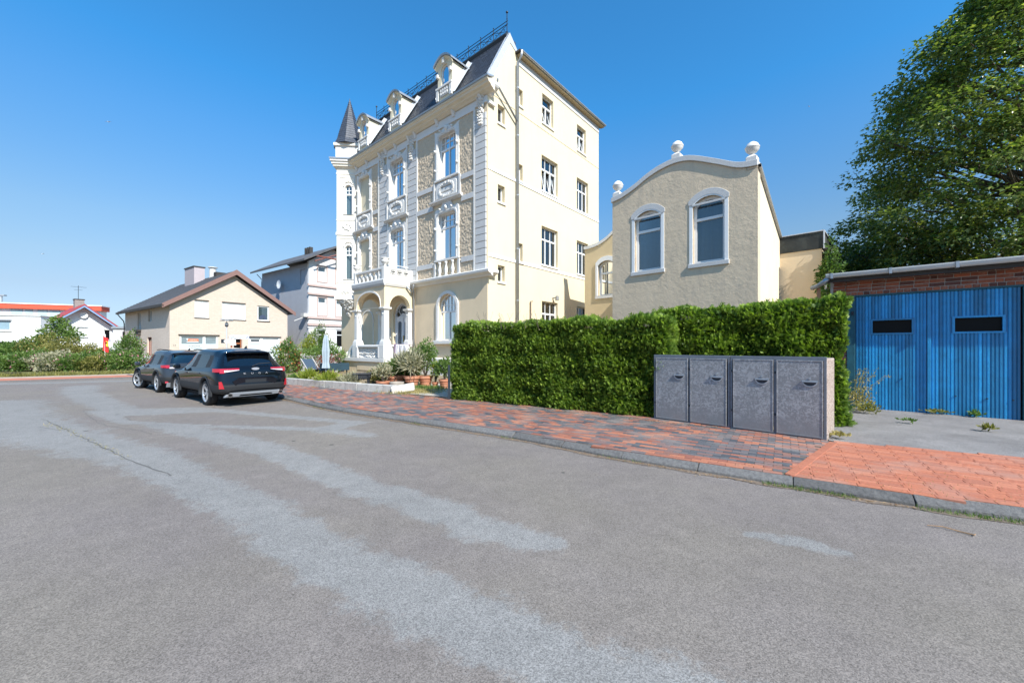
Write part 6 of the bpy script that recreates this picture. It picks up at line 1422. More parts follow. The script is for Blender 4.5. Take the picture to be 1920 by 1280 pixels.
    # arch flares
    for x in (-axle, axle):
        for s in (1, -1):
            m = MB(); n = 14; ya = .925*sy*s; pts = []
            for k in range(n+1):
                t = PI*(-.06+1.12*k/n); r0 = wr+.05; r1 = wr+.115
                for rr, yo in ((r0, -.06), (r0, .022), (r1-.02, .03), (r1, -.03)): pts.append((x+rr*math.cos(t), ya+yo*s, wr+.01+rr*math.sin(t)))
            m.add(pts, [f_ for k in range(n) for f_ in ((4*k, 4*k+4, 4*k+5, 4*k+1), (4*k+1, 4*k+5, 4*k+6, 4*k+2), (4*k+2, 4*k+6, 4*k+7, 4*k+3))]); m.build('wheel_arch', Mclad, car, smooth=True)
    # wheels
    Mty = mat('tyre_rubber', (.02, .02, .021), .8, .15, 30, .2, 60); Mal = mat('alloy_rim', (.62, .63, .65), .3, .03, 10, metal=.7); Mdk = mat('brake_dark', (.03, .03, .032), .6)
    for x in (-axle, axle):
        for s in (1, -1):
            w = bpy.data.objects.new('wheel', None); COL.objects.link(w); w.parent = car; w.location = (x, .80*sy*s, wr); w.rotation_euler = (0, 0, steer if x > 0 else 0)
            MAPW = lambda a, c, b, s=s: (a, c*s, b)
            def turn(prof, nme, mt, n=28):
                m = MB(); pts = []; 
                for r_, c in prof: pts += [(r_*math.cos(2*PI*k/n), c*s, r_*math.sin(2*PI*k/n)) for k in range(n)]
                fs = [(i*n+k, i*n+(k+1) % n, (i+1)*n+(k+1) % n, (i+1)*n+k) for i in range(len(prof)-1) for k in range(n)]
                m.add(pts, fs); return m.build(nme, mt, w, smooth=True)
            turn([(.235, -.11), (.31, -.115), (wr-.01, -.095), (wr, -.06), (wr, .06), (wr-.01, .095), (.31, .115), (.25, .11), (.235, .10)], 'tyre', Mty)
            turn([(.245, .112), (.235, .10), (.225, -.06), (.0, -.06)], 'rim', Mdk)
            m = MB()
            for k in range(10):
                t = 2*PI*k/10+(.12 if k % 2 else -.12); tx, tz = math.cos(t), math.sin(t); px, pz = -tz, tx
                m.add([(tx*.04+px*.018, .075*s, tz*.04+pz*.018), (tx*.04-px*.018, .075*s, tz*.04-pz*.018), (tx*.24-px*.016, .1*s, tz*.24-pz*.016), (tx*.24+px*.016, .1*s, tz*.24+pz*.016),
                       (tx*.04+px*.018, .04*s, tz*.04+pz*.018), (tx*.04-px*.018, .04*s, tz*.04-pz*.018), (tx*.24-px*.016, .07*s, tz*.24-pz*.016), (tx*.24+px*.016, .07*s, tz*.24+pz*.016)], [(0, 1, 2, 3), (4, 5, 6, 7), (0, 1, 5, 4), (1, 2, 6, 5), (2, 3, 7, 6), (3, 0, 4, 7)])
            m.add([(.06*math.cos(2*PI*k/10), .085*s, .06*math.sin(2*PI*k/10)) for k in range(10)], [tuple(range(10))]); m.build('spokes', Mal, w)
            turn([(.225, .085), (.232, .114), (.25, .116)], 'rim_lip', Mal)
    # mirrors, rails, antenna, wiper, lights
    for s in (1, -1):
        m = MB(); m.box(.78*sx, .98*sx, min(.93*s, 1.09*s)*sy, max(.93*s, 1.09*s)*sy, 1.0*sz, 1.15*sz); o = m.build('wing_mirror', paint, car, bevel=.04); m = MB(); m.box(.84*sx, .92*sx, min(.83*s, .95*s)*sy, max(.83*s, .95*s)*sy, 1.02*sz, 1.05*sz); m.build('mirror_arm', Mclad, car)
        for z, x in ((1.0, -.85), (.98, .28)): MB().box(x*sx-.1, x*sx+.1, min(.9*s, .945*s)*sy, max(.9*s, .945*s)*sy, (z-.10)*sz, (z-.07)*sz).build('door_handle', paint, car, bevel=.01)
        if tail_kind: MB().tube([(x_*sx, .595*s*sy, z_*sz) for x_, z_ in ((-1.5, 1.62), (-1.38, 1.65), (-.4, 1.672), (.0, 1.65))], .016, 6).build('roof_rail', Mclad, car)
        # tail light wrapping the corner
        lt = mat('tail_light_red', (.42, .008, .02), .15, .15, 30, spec=.7, coat=1.); lw = mat('tail_light_clear', (.62, .55, .56), .15, .25, 45, spec=.7, coat=1.)
        rear = [(-2.272, .40), (-2.262, .56), (-2.225, .74), (-2.165, .83)] if tail_kind == 0 else [(-2.262, .60), (-2.235, .74), (-2.165, .83)]
        side = [(-2.165, .83), (-2.08, .893), (-1.93, .925)]
        def strip(pts, nme, mt, za, zb, taper=0):
            m = MB(); vv = []
            for k, (x_, y_) in enumerate(pts):
                q = k/(len(pts)-1); vv += [((x_-.012)*sx, y_*s*sy*1.008, (za+taper*(1-q))*sz), ((x_+.012)*sx, y_*s*sy*1.003, zb*sz)]
            m.add(vv, [(2*k, 2*k+2, 2*k+3, 2*k+1) for k in range(len(pts)-1)]); m.build(nme, mt, car, smooth=True, recalc=False)
        if tail_kind == 0: strip(rear[:3], 'reversing_light', lw, .975, 1.045, .05); strip(rear[:3], 'tail_light', lt, 1.047, 1.08)
        else: strip(rear[:2], 'reversing_light', lw, .95, 1.0)
        strip(rear[-2:] if tail_kind == 0 else rear[1:], 'tail_light', lt, .95 if tail_kind == 0 else .97, 1.08); strip(side, 'tail_light', lt, .98, 1.08)
        rz_ = (.52, .72) if tail_kind == 0 else (.40, .47)
        m = MB(); m.add([(-2.285*sx, .76*s*sy, rz_[0]*sz), (-2.225*sx, .865*s*sy, rz_[0]*sz), (-2.215*sx, .868*s*sy, rz_[1]*sz), (-2.25*sx, .81*s*sy, rz_[1]*sz)], [(0, 1, 2, 3)]); m.build('bumper_reflector', lt, car, recalc=False)
    MB().prism([(-1.66*sx, 1.63*sz), (-1.5*sx, 1.63*sz), (-1.62*sx, 1.72*sz)], -.015, .015, 'a').build('aerial_fin', Mclad, car) if False else MB(lambda a, c, b: (c, a, b)).prism([(-1.68*sx, 1.63*sz), (-1.5*sx, 1.64*sz), (-1.64*sx, 1.72*sz)], -.015, .015).build('aerial_fin', Mclad, car)
    RR = lambda a, c, b: (-2.29*sx-c, -a, b*sz)         # rear face map: a to the right as seen from behind
    Msil = mat('silver_trim', (.26, .27, .285), .4, .05, 10, metal=.4)
    if tail_kind == 0:
        # silver diffuser with exhaust ends
        m = MB(RR); m.plate([(-.76, .28), (.76, .28), (.72, .34), (.60, .40), (-.60, .40), (-.72, .34)], [[(-.42, .29), (.42, .29), (.38, .33), (-.38, .33)]], -.05, .035); m.build('rear_skid_plate', Msil, car, bevel=.01)
        for a in (-.62, .62):
            m = MB(RR); n = 14; m.ring([(a+.062*math.cos(2*PI*k/n), .335+.058*math.sin(2*PI*k/n)) for k in range(n)], [(a+.045*math.cos(2*PI*k/n), .335+.042*math.sin(2*PI*k/n)) for k in range(n)], -.05, .06); m.build('exhaust_tip', mat('chrome', (.7, .7, .7), .12, metal=1.), car)
            MB(RR).prism([(a+.045*math.cos(2*PI*k/n), .335+.042*math.sin(2*PI*k/n)) for k in range(n)], .0, .04, 'c').build('exhaust_bore', M_dark, car)
        MB(RR).prism([(-.5, .60), (.5, .60), (.56, .72), (.42, .82), (-.42, .82), (-.56, .72)], -.0, .015, 'c').build('tailgate_recess', paint, car, bevel=.012)
        MB(RR).box(-.26, .26, .015, .024, .66, .76).build('number_plate', mat('blanked_plate', (.02, .022, .025), .5), car)
        MB(RR).box(-.86, .86, .03, .045, .49, .505).build('bumper_line', Mclad, car)
    else:
        m = MB(RR); m.plate([(-.80, .25), (.80, .25), (.78, .42), (-.78, .42)], [[(-.5, .3), (.5, .3), (.45, .37), (-.45, .37)]], -.05, .03); m.build('rear_skid_plate', Msil, car, bevel=.01)
        MB(RR).box(-.26, .26, .01, .02, .62, .73).build('number_plate', mat('blanked_plate', (0, 0, 0)), car)
    if word:
        for k, ch in enumerate(word): text(ch, .06, car, (-2.3*sx, (.27-.18*k), .925*sz), (PI/2, 0, -PI/2), mat('chrome_letters', (.6, .6, .62), .3, metal=.5), 'badge_letter', 1.5, .004)
        m = MB(RR); n = 14; m.prism([(.095*math.cos(2*PI*k/n), 1.055+.038*math.sin(2*PI*k/n)) for k in range(n)], -.05, -.005, 'c'); m.build('badge', mat('badge_silver', (.6, .62, .68), .25, metal=.6), car)
    MB().tube([((-2.19)*sx, .05, 1.13*sz), ((-2.145)*sx, -.12, 1.19*sz), ((-2.14)*sx, -.42, 1.21*sz)], .012, 5).build('rear_wiper', Mclad, car)
    MB(RR).box(-.60, .60, -.36-rake*sx, -.19-rake*sx, 1.515, 1.54).build('roof_spoiler', paint, car, bevel=.012)
    # seats and dashboard
    Mse = mat('seat_fabric', (.03, .032, .036), .9)
    for x, ys in ((-.25, (-.36, .36)), (-1.15, (-.42, 0, .42))):
        for y_ in ys:
            m = MB(); m.box(x*sx-.12, x*sx+.08, (y_-.2)*sy, (y_+.2)*sy, .55*sz, 1.12*sz); m.box(x*sx-.14, x*sx-.04, (y_-.11)*sy, (y_+.11)*sy, 1.14*sz, 1.32*sz); m.build('seat', Mse, car, bevel=.04)
    MB().box(.75*sx, 1.2*sx, -.7*sy, .7*sy, .8*sz, 1.02*sz).build('dashboard', Mse, car)
    MB().box(-1.9*sx, 1.9*sx, -.72*sy, .72*sy, .2*sz, .30*sz).build('underbody', M_dark, car)
    return car
M_carglass = glassmat('car_glass', tint=(.35, .42, .45), refl=.05, body=(.01, .012, .015), bodyfac=.3)
def paint(name, col):
    m = mat(name, col, .05, .02, 3, spec=.5); return m
carbody(1.0, .97, .945, paint('paint_blue_black', (.004, .006, .010)), 'parked_car', 'glossy blue-black SUV parked nearest, twin exhausts and silver skid plate', (-8.93, 12.40), math.radians(143.2), rake=.12, word='KUGA')
carbody(.905, .94, .90, paint('paint_slate_grey', (.03, .036, .046)), 'parked_car', 'dark grey hatchback parked in front of the black SUV, red tail light', (-12.94, 15.35), math.radians(144.5), rake=-.05, steer=.35, tail_kind=1)
# ================================================================== garden in front of the villa
M_terra = mat('terracotta', (.50, .21, .12), .85, .12, 6, .2, 40, dirt=((.6, .45, .35), .35, 5))
def pot(px, Y, dia, h, plant, label, grp='terracotta pots along the villa bed', z=.12, leafm=None, r=.3, hh=.4, n=500, size=.12):
    x, y = at(px, Y); p = thing('plant_pot', label, 'plant pot', (x, y, z), 0, grp); R0 = dia/2
    MB().lathe([(R0*.62, 0), (R0*.8, h*.5), (R0*.88, h*.76), (R0*1.0, h*.78), (R0*1.0, h), (R0*.86, h), (R0*.82, h*.82), (.0, h*.8)], 0, 0, 20).build('pot', M_terra, p, smooth=False, auto=35)
    m = MB(); m.lathe([(R0*.87, h*.55), (R0*.9, h*.58), (R0*.89, h*.61)], 0, 0, 20); m.build('rim_band', M_terra, p)
    if plant:
        stems((0, 0, h+hh*.5), (r, r, hh*.6), 6, p, base=(0, 0, h*.8)); o = clump('foliage', (0, 0, h+hh*.6), (r, r, hh*.45), n, leafm or L_green, size, p, plant, up=.9, shell=.2)
    return p
pot(718, 14.2, .50, .26, LEAF, 'wide low terracotta bowl of pale bush, leftmost of the pots', leafm=L_grey, r=.34, hh=.6, n=700, size=.08)
pot(741, 14.75, .62, .42, BLADE, 'broad terracotta pot behind the grey stone planter', leafm=L_green, r=.3, hh=.5, n=400, size=.24)
pot(772, 14.3, .56, .44, BLADE, 'largest ribbed terracotta pot with dry grassy tuft', leafm=L_grey, r=.42, hh=.8, n=900, size=.28)
pot(798, 14.6, .52, .42, LEAF, 'pale terracotta pot with tall feathery green bush', leafm=L_green, r=.45, hh=1.25, n=1600, size=.08)
pot(816, 14.5, .24, .20, LEAF, 'small terracotta pot squeezed between two bigger pots', leafm=L_yellow, r=.16, hh=.7, n=260, size=.09)
pot(833, 14.3, .40, .32, LEAF, 'terracotta pot right beside the hedge post', leafm=L_green, r=.34, hh=.7, n=700, size=.1)
x, y = at(744, 13.95); p = thing('stone_planter', 'round grey stone planter standing before the broad pot', 'planter', (x, y, .12)); MB().lathe([(.22, 0), (.24, .02), (.25, .24), (.24, .25), (.2, .25), (.18, .2), (0, .2)], 0, 0, 20).build('planter', mat('grey_stone', (.38, .33, .28), .9, .15, 8, .4, 40), p, auto=35)
# flower bed edge: low concrete blocks
M_conc = mat('mossy_concrete', (.48, .46, .42), .92, .15, 3, .5, 40, detail=8, dirt=((.10, .10, .09), .75, 7))
WL = thing('low_garden_wall', 'low weathered concrete edging wall between villa garden and brick pavement', 'wall', (0, 0, 0))
wp = [(-9.35, 16.14), (-6.86, 14.55), (-5.30, 13.6), (-3.84, 12.87)]
for (x0, y0), (x1, y1) in zip(wp, wp[1:]):
    L = math.hypot(x1-x0, y1-y0); o = MB().box(.008, L-.008, 0, .2, .0, .27+R.uniform(-.01, .01)).build('concrete_block', M_conc, WL, bevel=.02); o.location = (x0, y0, .08); o.rotation_euler = (0, R.uniform(-.006, .006), math.atan2(y1-y0, x1-x0))
x, y = at(757, 12.95); o = MB().box(-.36, .36, -.13, .13, 0, .24).build('white_stone_block', mat('white_stone', (.66, .62, .55), .9, .1, 4, .4, 30, dirt=((.35, .33, .28), .4, 4)), bevel=.03); o.location = (x, y, .13); o.rotation_euler = (.05, -.16, .12); setp(o, 'loose white stone block lying tilted at the end of the low wall', 'stone block')
# black plastic trolley
x, y = at(679, 14.6); t = thing('black_planter_box', 'black plastic planter box on legs among the garden pots', 'planter', (x, y, .12), .3)
MB().box(-.32, .3, -.2, .2, .3, .5).box(-.35, .33, -.23, .23, .47, .52).build('box', mat('black_plastic', (.02, .022, .026), .5), t, bevel=.02)
for sx_ in (-.24, .22):
    for sy_ in (-.15, .15): MB().box(sx_-.045, sx_+.045, sy_-.03, sy_+.03, 0, .3).build('leg', mat('black_plastic', (0, 0, 0)), t)
for dx, c_ in ((-.08, (.6, .5, .35)), (.42, (.03, .03, .03))): MB().lathe([(.07, 0), (.09, .18), (.1, .2)], dx, -.1, 10).build('nursery_pot', mat('nursery_pot_%d' % (dx > 0), c_, .8), t)
# flower bed plants, each clump a thing
bedL = [(-8.9, 16.35, .34, .38, L_green, LEAF, .07, 'low green bush at the far left end of the flower bed'), (-8.15, 15.95, .3, .5, L_yellow, BLADE, .22, 'bright yellow upright plant in the flower bed'), (-7.6, 15.55, .3, .32, L_grey, LEAF, .06, 'grey leaved low bush beside the yellow plant'),
        (-6.95, 15.1, .42, .45, L_yellow, BLADE, .2, 'yellow green spiky clump spilling over the low wall'), (-6.35, 14.75, .35, .36, L_olive, LEAF, .07, 'olive low clump in the middle of the flower bed'), (-5.85, 14.45, .34, .42, L_grey, BLADE, .2, 'dry silvery clump left of the black planter box'),
        (-5.1, 14.9, .38, .62, L_olive, LEAF, .08, 'olive shrub behind the black planter box'), (-4.75, 15.4, .45, .7, L_grey, LEAF, .08, 'pale silver shrub below the porch parapet'), (-4.1, 15.6, .5, .85, L_green, BLADE, .3, 'green leafy shrub under the purple towel')]
for x, y, r_, h_, lm, tp, sz_, lb in bedL:
    b = thing('bed_plant', lb, 'plant', (x, y, .11), 0, 'plants in the villa flower bed'); stems((0, 0, h_*.5), (r_, r_, h_*.5), 7, b, base=(0, 0, 0)); clump('foliage', (0, 0, h_*.5), (r_, r_, h_*.55), int(2200*r_), lm, sz_, b, tp, up=1.0, shell=.15)
M_ter = mat('terracotta_trough', (.42, .15, .08), .85, .15, 8)
for i, (x, y) in enumerate(((-8.3, 15.75), (-7.5, 15.25), (-6.0, 14.3), (-5.6, 14.05))):
    o = MB().box(-.36, .36, -.08, .08, 0, .12).build('plant_trough', M_ter, bevel=.015); o.location = (x, y, .115); o.rotation_euler = (0, 0, math.atan2(-.56, .83)); setp(o, ['terracotta trough at the far left of the flower bed', 'terracotta trough beside the yellow plant', 'terracotta trough left of the black planter box', 'terracotta trough touching the black planter box'][i], 'trough', 'terracotta troughs on the flower bed edge')
# parasol, table, deck chair, fence, gate, cypress
x, y = at(611, 17.4); t = thing('closed_parasol', 'closed pale blue-grey parasol standing left of the porch', 'parasol', (x, y, .12))
MB().tube([(0, 0, 0), (0, 0, 1.95)], .025, 8).build('pole', M_zinc, t); m = MB(); n = 16; pts = []
for r_, z in ((.05, 1.98), (.09, 1.8), (.13, 1.3), (.11, .8), (.14, .55)): pts += [((r_*(1+.25*(-1)**k))*math.cos(2*PI*k/n), (r_*(1+.25*(-1)**k))*math.sin(2*PI*k/n), z) for k in range(n)]
m.add(pts, [(i*n+k, i*n+(k+1) % n, (i+1)*n+(k+1) % n, (i+1)*n+k) for i in range(4) for k in range(n)]+[tuple(range(n))]); m.build('canopy', mat('parasol_cloth', (.36, .43, .48), .85, .06, 8), t); MB().lathe([(.22, 0), (.22, .06), (.05, .1)], 0, 0, 14).build('base', M_dark, t)
x, y = at(628, 18.3); t = thing('garden_table', 'garden table with dark teal cloth beside the parasol', 'table', (x, y, .12), .4)
MB().box(-.6, .6, -.4, .4, .68, .72).box(-.61, .61, -.41, -.4, .42, .7).box(-.61, -.6, -.41, .41, .42, .7).build('tabletop', mat('teal_cloth', (.02, .05, .07), .8, .2, 8), t)
for a in (-.5, .5):
    for b_ in (-.32, .32): MB().box(a-.03, a+.03, b_-.03, b_+.03, 0, .68).build('leg', M_dark, t)
x, y = at(586, 18.0); t = thing('deck_chair', 'pale wooden deck chair with slanting legs by the garden table', 'chair', (x, y, .12), 2.6); Mw = mat('weathered_wood', (.48, .45, .42), .9, .15, 8)
for s_ in (-.28, .28):
    m = MB(); m.tube([(-.55, s_, .0), (.45, s_, .95)], .022, 5); m.build('leg', Mw, t); m = MB(); m.tube([(.5, s_, .0), (-.5, s_, .5)], .022, 5); m.build('leg', Mw, t)
m = MB(); m.add([(-.48, -.26, .48), (-.48, .26, .48), (-.05, .26, .3), (-.05, -.26, .3), (.43, .26, .93), (.43, -.26, .93)], [(0, 1, 2, 3), (3, 2, 4, 5)]); m.build('sling_seat', mat('sling_cloth', (.05, .08, .12), .9), t)
x, y = at(568, 22.5); t = thing('wooden_fence', 'weathered grey wooden fence panels beside the red-brown gate', 'fence', (x, y, .1), math.atan2(-.3, .95))
for k in range(16): MB().box(k*.15, k*.15+.135, -.015, .015, .1, 1.02+.02*R.random()).build('plank', Mw, t)
MB().box(0, 2.4, .016, .05, .3, .38).box(0, 2.4, .016, .05, .75, .83).build('rail', Mw, t)
x, y = at(549, 23.5); t = thing('garden_gate', 'red-brown boarded garden gate between white post and flowering shrub', 'gate', (x, y, .0), -.1)
for k in range(4): MB().box(k*.13, k*.13+.125, -.02, .02, .1, 1.42).build('plank', mat('red_brown_gate', (.22, .06, .04), .7, .15, 6), t)
MB().box(.56, .74, -.1, .1, 0, 1.2).build('gate_post', M_white, t); MB().box(-.1, .6, -.06, .06, 1.43, 1.48).build('cap_rail', M_trimg, t)
def shrub(name, label, px, Y, r_, h_, lm, n=2500, size=.12, tmpl=LEAF, z0=.05, cat='shrub', flowers=None, cz=None, nf=60, up=.5, group=None, depth=None):
    x, y = at(px, Y); b = thing(name, label, cat, (x, y, z0), 0, group); cz = cz or h_*.52
    stems((0, 0, cz), (r_, r_, h_*.45), 8, b, r=.02, base=(0, 0, 0)); clump('foliage', (0, 0, cz), (r_, depth or r_, h_*.5), n, lm, size, b, tmpl, up=up, shell=.35)
    if flowers: clump('blossom', (0, 0, cz), (r_*1.02, (depth or r_)*1.02, h_*.5), nf, flowers, size*.9, b, LEAF, up=.6, shell=.9)
    return b
shrub('cypress_shrub', 'golden yellow columnar conifer against the white house', 580, 26, .5, 2.3, L_yellow, 2200, .1, FAN)
shrub('cypress_shrub', 'dark green pointed conifer right of the golden one', 596, 27, .8, 2.9, L_green, 2600, .12, FAN)
shrub('laurel_shrub', 'rounded light green bush behind the garden table', 607, 23, 1.3, 1.75, L_green, 3500, .12)
shrub('maple_shrub', 'small reddish leaved shrub left of the parasol', 613, 20, .45, 1.25, leafmat('red_leaf', (.12, .03, .02), (.30, .12, .08), .3), 700, .1)
shrub('flowering_shrub', 'tall green shrub with orange blossoms beside the red-brown gate', 537, 22.5, .62, 1.95, L_green, 3000, .1, flowers=L_orange, nf=140)
shrub('flower_pot_plant', 'pink potted flowers on the garden table', 634, 18.3, .2, .35, L_green, 200, .06, z0=.88, cat='plant', flowers=L_pink, nf=60)
# cloths on the porch
x_ = None
def cloth(label, pts_fn, mt, name, cat='cloth'):
    n1, n2 = 26, 16; V_ = []
    for i in range(n1+1):
        for j in range(n2+1): V_.append(pts_fn(i/n1, j/n2))
    me = MB(); me.add(V_, [(i*(n2+1)+j, i*(n2+1)+j+1, (i+1)*(n2+1)+j+1, (i+1)*(n2+1)+j) for i in range(n1) for j in range(n2)])
    o = me.build(name, mt, None, smooth=True, recalc=False); o.location = (*VILLA, 0); o.rotation_euler = (0, 0, VA); so_ = o.modifiers.new('t', 'SOLIDIFY'); so_.thickness = .012; setp(o, label, cat); return o
def tow(s, t):          # over the side rail: s along, t from inside over the top down
    a = .30+.98*s+.06*t*(s-.5); f_ = .028*math.sin(s*19)*min(1, t*2)+.02*math.sin(s*41)*t
    if t < .25: return (P0+.34-.36*t/.25, a, 1.735+.01*math.sin(s*9))
    q = (t-.25)/.75; return (P0-.06-.03*q-f_-.01, a+.05*math.sin(s*3)*q, 1.735-(.72+.12*math.sin(s*2.6+.5))*q)
cloth('crumpled mauve towel hung over the porch side parapet', tow, mat('mauve_towel', (.17, .125, .18), .95, .1, 20, .4, 120), 'towel', 'towel')
# wing wall running right of the porch, with white sheet over it
wv = .95
MB().prism([(4.72, .1), (5.76, .1), (5.76, 1.69), (4.95, 1.69), (4.8, 1.6), (4.72, 1.4)], wv, wv+.16, 'c').build('stair_parapet', M_trim, villa, bevel=.02)
def sheet(s, t):
    u = 4.70+1.0*s; f_ = .03*math.sin(s*14+1)*min(1, t*2)+.015*math.sin(s*33)
    zt = 1.715 if u > 4.95 else 1.715-(4.95-u)*.9
    if t < .2: return (u, wv-.02+.22*t/.2, zt)
    q = (t-.2)/.8; return (u+.04*math.sin(q*3), wv+.19+.02*q+f_, zt-(.5+.22*math.sin(s*3.1))*q)
cloth('white patterned sheet draped over the wall right of the porch', sheet, mat('white_sheet', (.72, .69, .70), .9, .06, 12, .2, 60), 'sheet', 'sheet')
# black gate post at the hedge end
x, y = at(842, 11.35); o = MB().box(-.03, .03, -.03, .03, 0, 1.0).box(-.012, .012, -.05, .05, .55, .85).build('gate_post', M_iron); o.location = (x, y, .08); setp(o, 'thin black metal gate post at the left end of the long hedge', 'post')

# ================================================================== street furniture
x, y = at(425, 27); t = thing('street_lamp', 'slim grey street lamp with disc reflector before the yellow brick house', 'street lamp', (x, y, 0))
MB().tube([(0, 0, 0), (0, 0, 2.0), (0, 0, 3.15)], [.06, .045, .04], 8).build('pole', M_zincl, t); MB().lathe([(.0, 3.56), (.1, 3.54), (.36, 3.46), (.37, 3.43), (.1, 3.45), (.0, 3.45)], 0, 0, 20).build('reflector_disc', M_zincl, t); MB().lathe([(.37, 3.36), (.375, 3.34), (.34, 3.34)], 0, 0, 20).build('disc_ring', M_zinc, t)
MB().tube([(0, 0, 3.15), (0, 0, 3.45)], .02, 6).build('lamp_stem', M_zinc, t); MB().lathe([(.05, 3.02), (.1, 3.08), (.11, 3.16), (.06, 3.24), (.0, 3.26)], 0, 0, 12).build('lamp_head', M_white, t); MB().lathe([(.0, 2.94), (.09, 2.98), (.11, 3.06), (.05, 3.08)], 0, 0, 12).build('lamp_bowl', M_iron, t)
x, y = at(434, 26.4); t = thing('street_sign', 'street name sign and small arrow signs on a rusty post', 'sign', (x, y, 0), .12)
MB().tube([(0, 0, 0), (0, 0, 2.35)], .05, 8).build('post', mat('rusty_post', (.30, .09, .05), .8), t)
MB().box(-.1, 1.12, -.06, -.045, 2.12, 2.36).build('name_plate', M_white, t); text('Catharinenstraße', .19, t, (.51, -.065, 2.23), (PI/2, 0, 0), M_bluei)
MB().prism([(-.35, 1.86), (.3, 1.86), (.3, 2.08), (-.35, 2.08), (-.45, 1.97)], -.08, -.066, 'c').build('arrow_sign', M_white, t); MB().box(-.05, .32, -.07, -.056, 1.7, 1.84).build('small_sign', M_white, t); MB().box(-.6, -.35, -.07, -.055, 1.84, 2.1).build('dark_sign', M_iron, t)
text('Praxis', .13, t, (.0, -.084, 1.97), (PI/2, 0, 0), M_ink)

# ================================================================== planting across the street, left
sh = [(-10, 27, 1.6, 1.7, L_green, 'dark green bush cut by the left edge of the view', None), (42, 27.5, 1.5, 1.95, L_green, 'rounded bright green bush second from the left edge', None), (78, 28.5, 1.7, 2.3, L_olive, 'tall yellow-olive bush under the small leafy tree', None),
      (120, 27.5, 1.5, 2.0, L_olive, 'olive brown bush in the middle of the shrub bed', None), (160, 28.5, 1.4, 1.6, L_olive, 'low olive bush left of the flag pole', None), (204, 28.5, 1.1, 1.45, L_green, 'small green bush behind the flag pole', None),
      (18, 25.2, 1.0, 1.0, L_green, 'low dark ground bush at the lower left of the shrub bed', None), (62, 25.6, 1.3, 1.25, L_green, 'green rose bush with pink flowers, left one at the kerb', L_pink), (105, 25.6, 1.4, 1.2, L_grey, 'greyish rose bush with faded pink flowers at the kerb', L_pink),
      (148, 25.8, 1.3, 1.1, L_green, 'low rose bush with pink flowers right of the middle', L_pink), (185, 25.9, 1.1, .95, L_olive, 'low straggly bush beside the flag pole foot', None), (222, 26.2, .9, 1.1, L_green, 'small rose bush near the climbing roses', L_pink)]
for px, Y, r_, h_, lm, lb, fl in sh:
    shrub('shrub', lb, px, Y, r_, h_, lm, int(2600*r_), .13, group='shrubs across the street', flowers=fl, nf=70)
x, y = at(108, 29.5); t = thing('small_tree', 'small loose tree rising above the shrub bed before the white cottage', 'tree', (x, y, 0))
m = MB(); m.tube([(0, 0, 0), (.1, 0, 1.5), (0, 0, 3.2)], [.07, .05, .02], 6)
for q in range(9): an = R.uniform(0, 6.28); zz = R.uniform(1.3, 3.2); m.tube([(0, 0, zz-.5), (math.cos(an)*.9, math.sin(an)*.5, zz+.3)], [.03, .01], 5)
m.build('trunk', M_bark, t)
for c_, r_ in (((0, 0, 3.5), .6), ((-.6, 0, 2.8), .7), ((.5, .1, 2.9), .6), ((1.2, 0, 2.4), .6), ((0, .2, 2.3), .9), ((-1.1, 0, 2.2), .5)): clump('crown', c_, (r_, r_*.8, r_*.6), 420, L_green, .17, t, up=-.1, shell=.2, tb=.6)
shrub('climbing_rose', 'tall climbing rose with red and pink blooms at the brick house corner', 243, 30.5, .75, 2.55, L_green, 2600, .14, flowers=L_pink, nf=90)
shrub('climbing_rose', 'lower rose bush with magenta blooms below the tall climber', 248, 28.6, .9, 1.3, L_green, 1900, .12, flowers=L_pink, nf=90)
x, y = at(197, 26.6); t = thing('flag_pole', 'white flag pole with limp red and yellow flag in the shrubs', 'flag', (x, y, 0))
MB().tube([(0, 0, 0), (0, 0, 2.45)], .03, 6).build('pole', M_white, t)
def flagp(x0, x1, z0, z1, mt, nme):
    m = MB(); n = 8; pts = []
    for i in range(n+1):
        q = i/n; pts += [(x0+(x1-x0)*q, .05*math.sin(q*9), z0-.16*q), (x0+(x1-x0)*q, .05*math.sin(q*9+.5), z1-.22*q)]
    m.add(pts, [(2*i, 2*i+2, 2*i+3, 2*i+1) for i in range(n)]); return m.build(nme, mt, t, recalc=False)
flagp(-.15, .22, 1.35, 2.35, mat('flag_red', (.62, .03, .03), .8), 'flag'); flagp(.04, .24, 1.72, 2.1, mat('flag_yellow', (.75, .52, .05), .8), 'flag_emblem').location = (0, -.03, 0); MB().lathe([(0, 1.8), (.06, 1.86), (0, 1.92)], .14, -.06, 8).build('emblem_mark', M_dark, t)
x, y = at(22, 22.2); o = MB().box(-.42, .42, -.14, .14, 0, .12).build('rubber_mat', mat('black_rubber', (.02, .02, .022), .8), bevel=.03); o.location = (x, y, .05); setp(o, 'black rubber block lying on the red pavement at far left', 'rubber block')
# a white car half hidden behind the shrubs
x, y = at(224, 33); t = thing('white_car', 'white car mostly hidden behind the shrubs by the climbing roses', 'car', (x, y, 0), .3)
m = MB(); m.prism([(-1.9, .3), (1.9, .3), (1.95, .7), (1.2, .95), (.7, 1.4), (-.9, 1.45), (-1.7, 1.0), (-1.95, .8)], -.8, .8, 'c'); m.build('body', mat('white_car_paint', (.75, .76, .77), .3, coat=1.), t, bevel=.08)
MB().prism([(-.8, 1.0), (.9, 1.0), (.6, 1.33), (-.8, 1.37)], -.81, .81, 'c').build('door_window', M_grey, t)
for a in (-1.2, 1.2):
    for b_ in (-.7, .7): MB(lambda p, q, r: (p, r, q)).lathe([(.31, b_-.1), (.31, b_+.1)], a, .31, 14).build('wheel', mat('tyre_rubber', (0, 0, 0)), t)

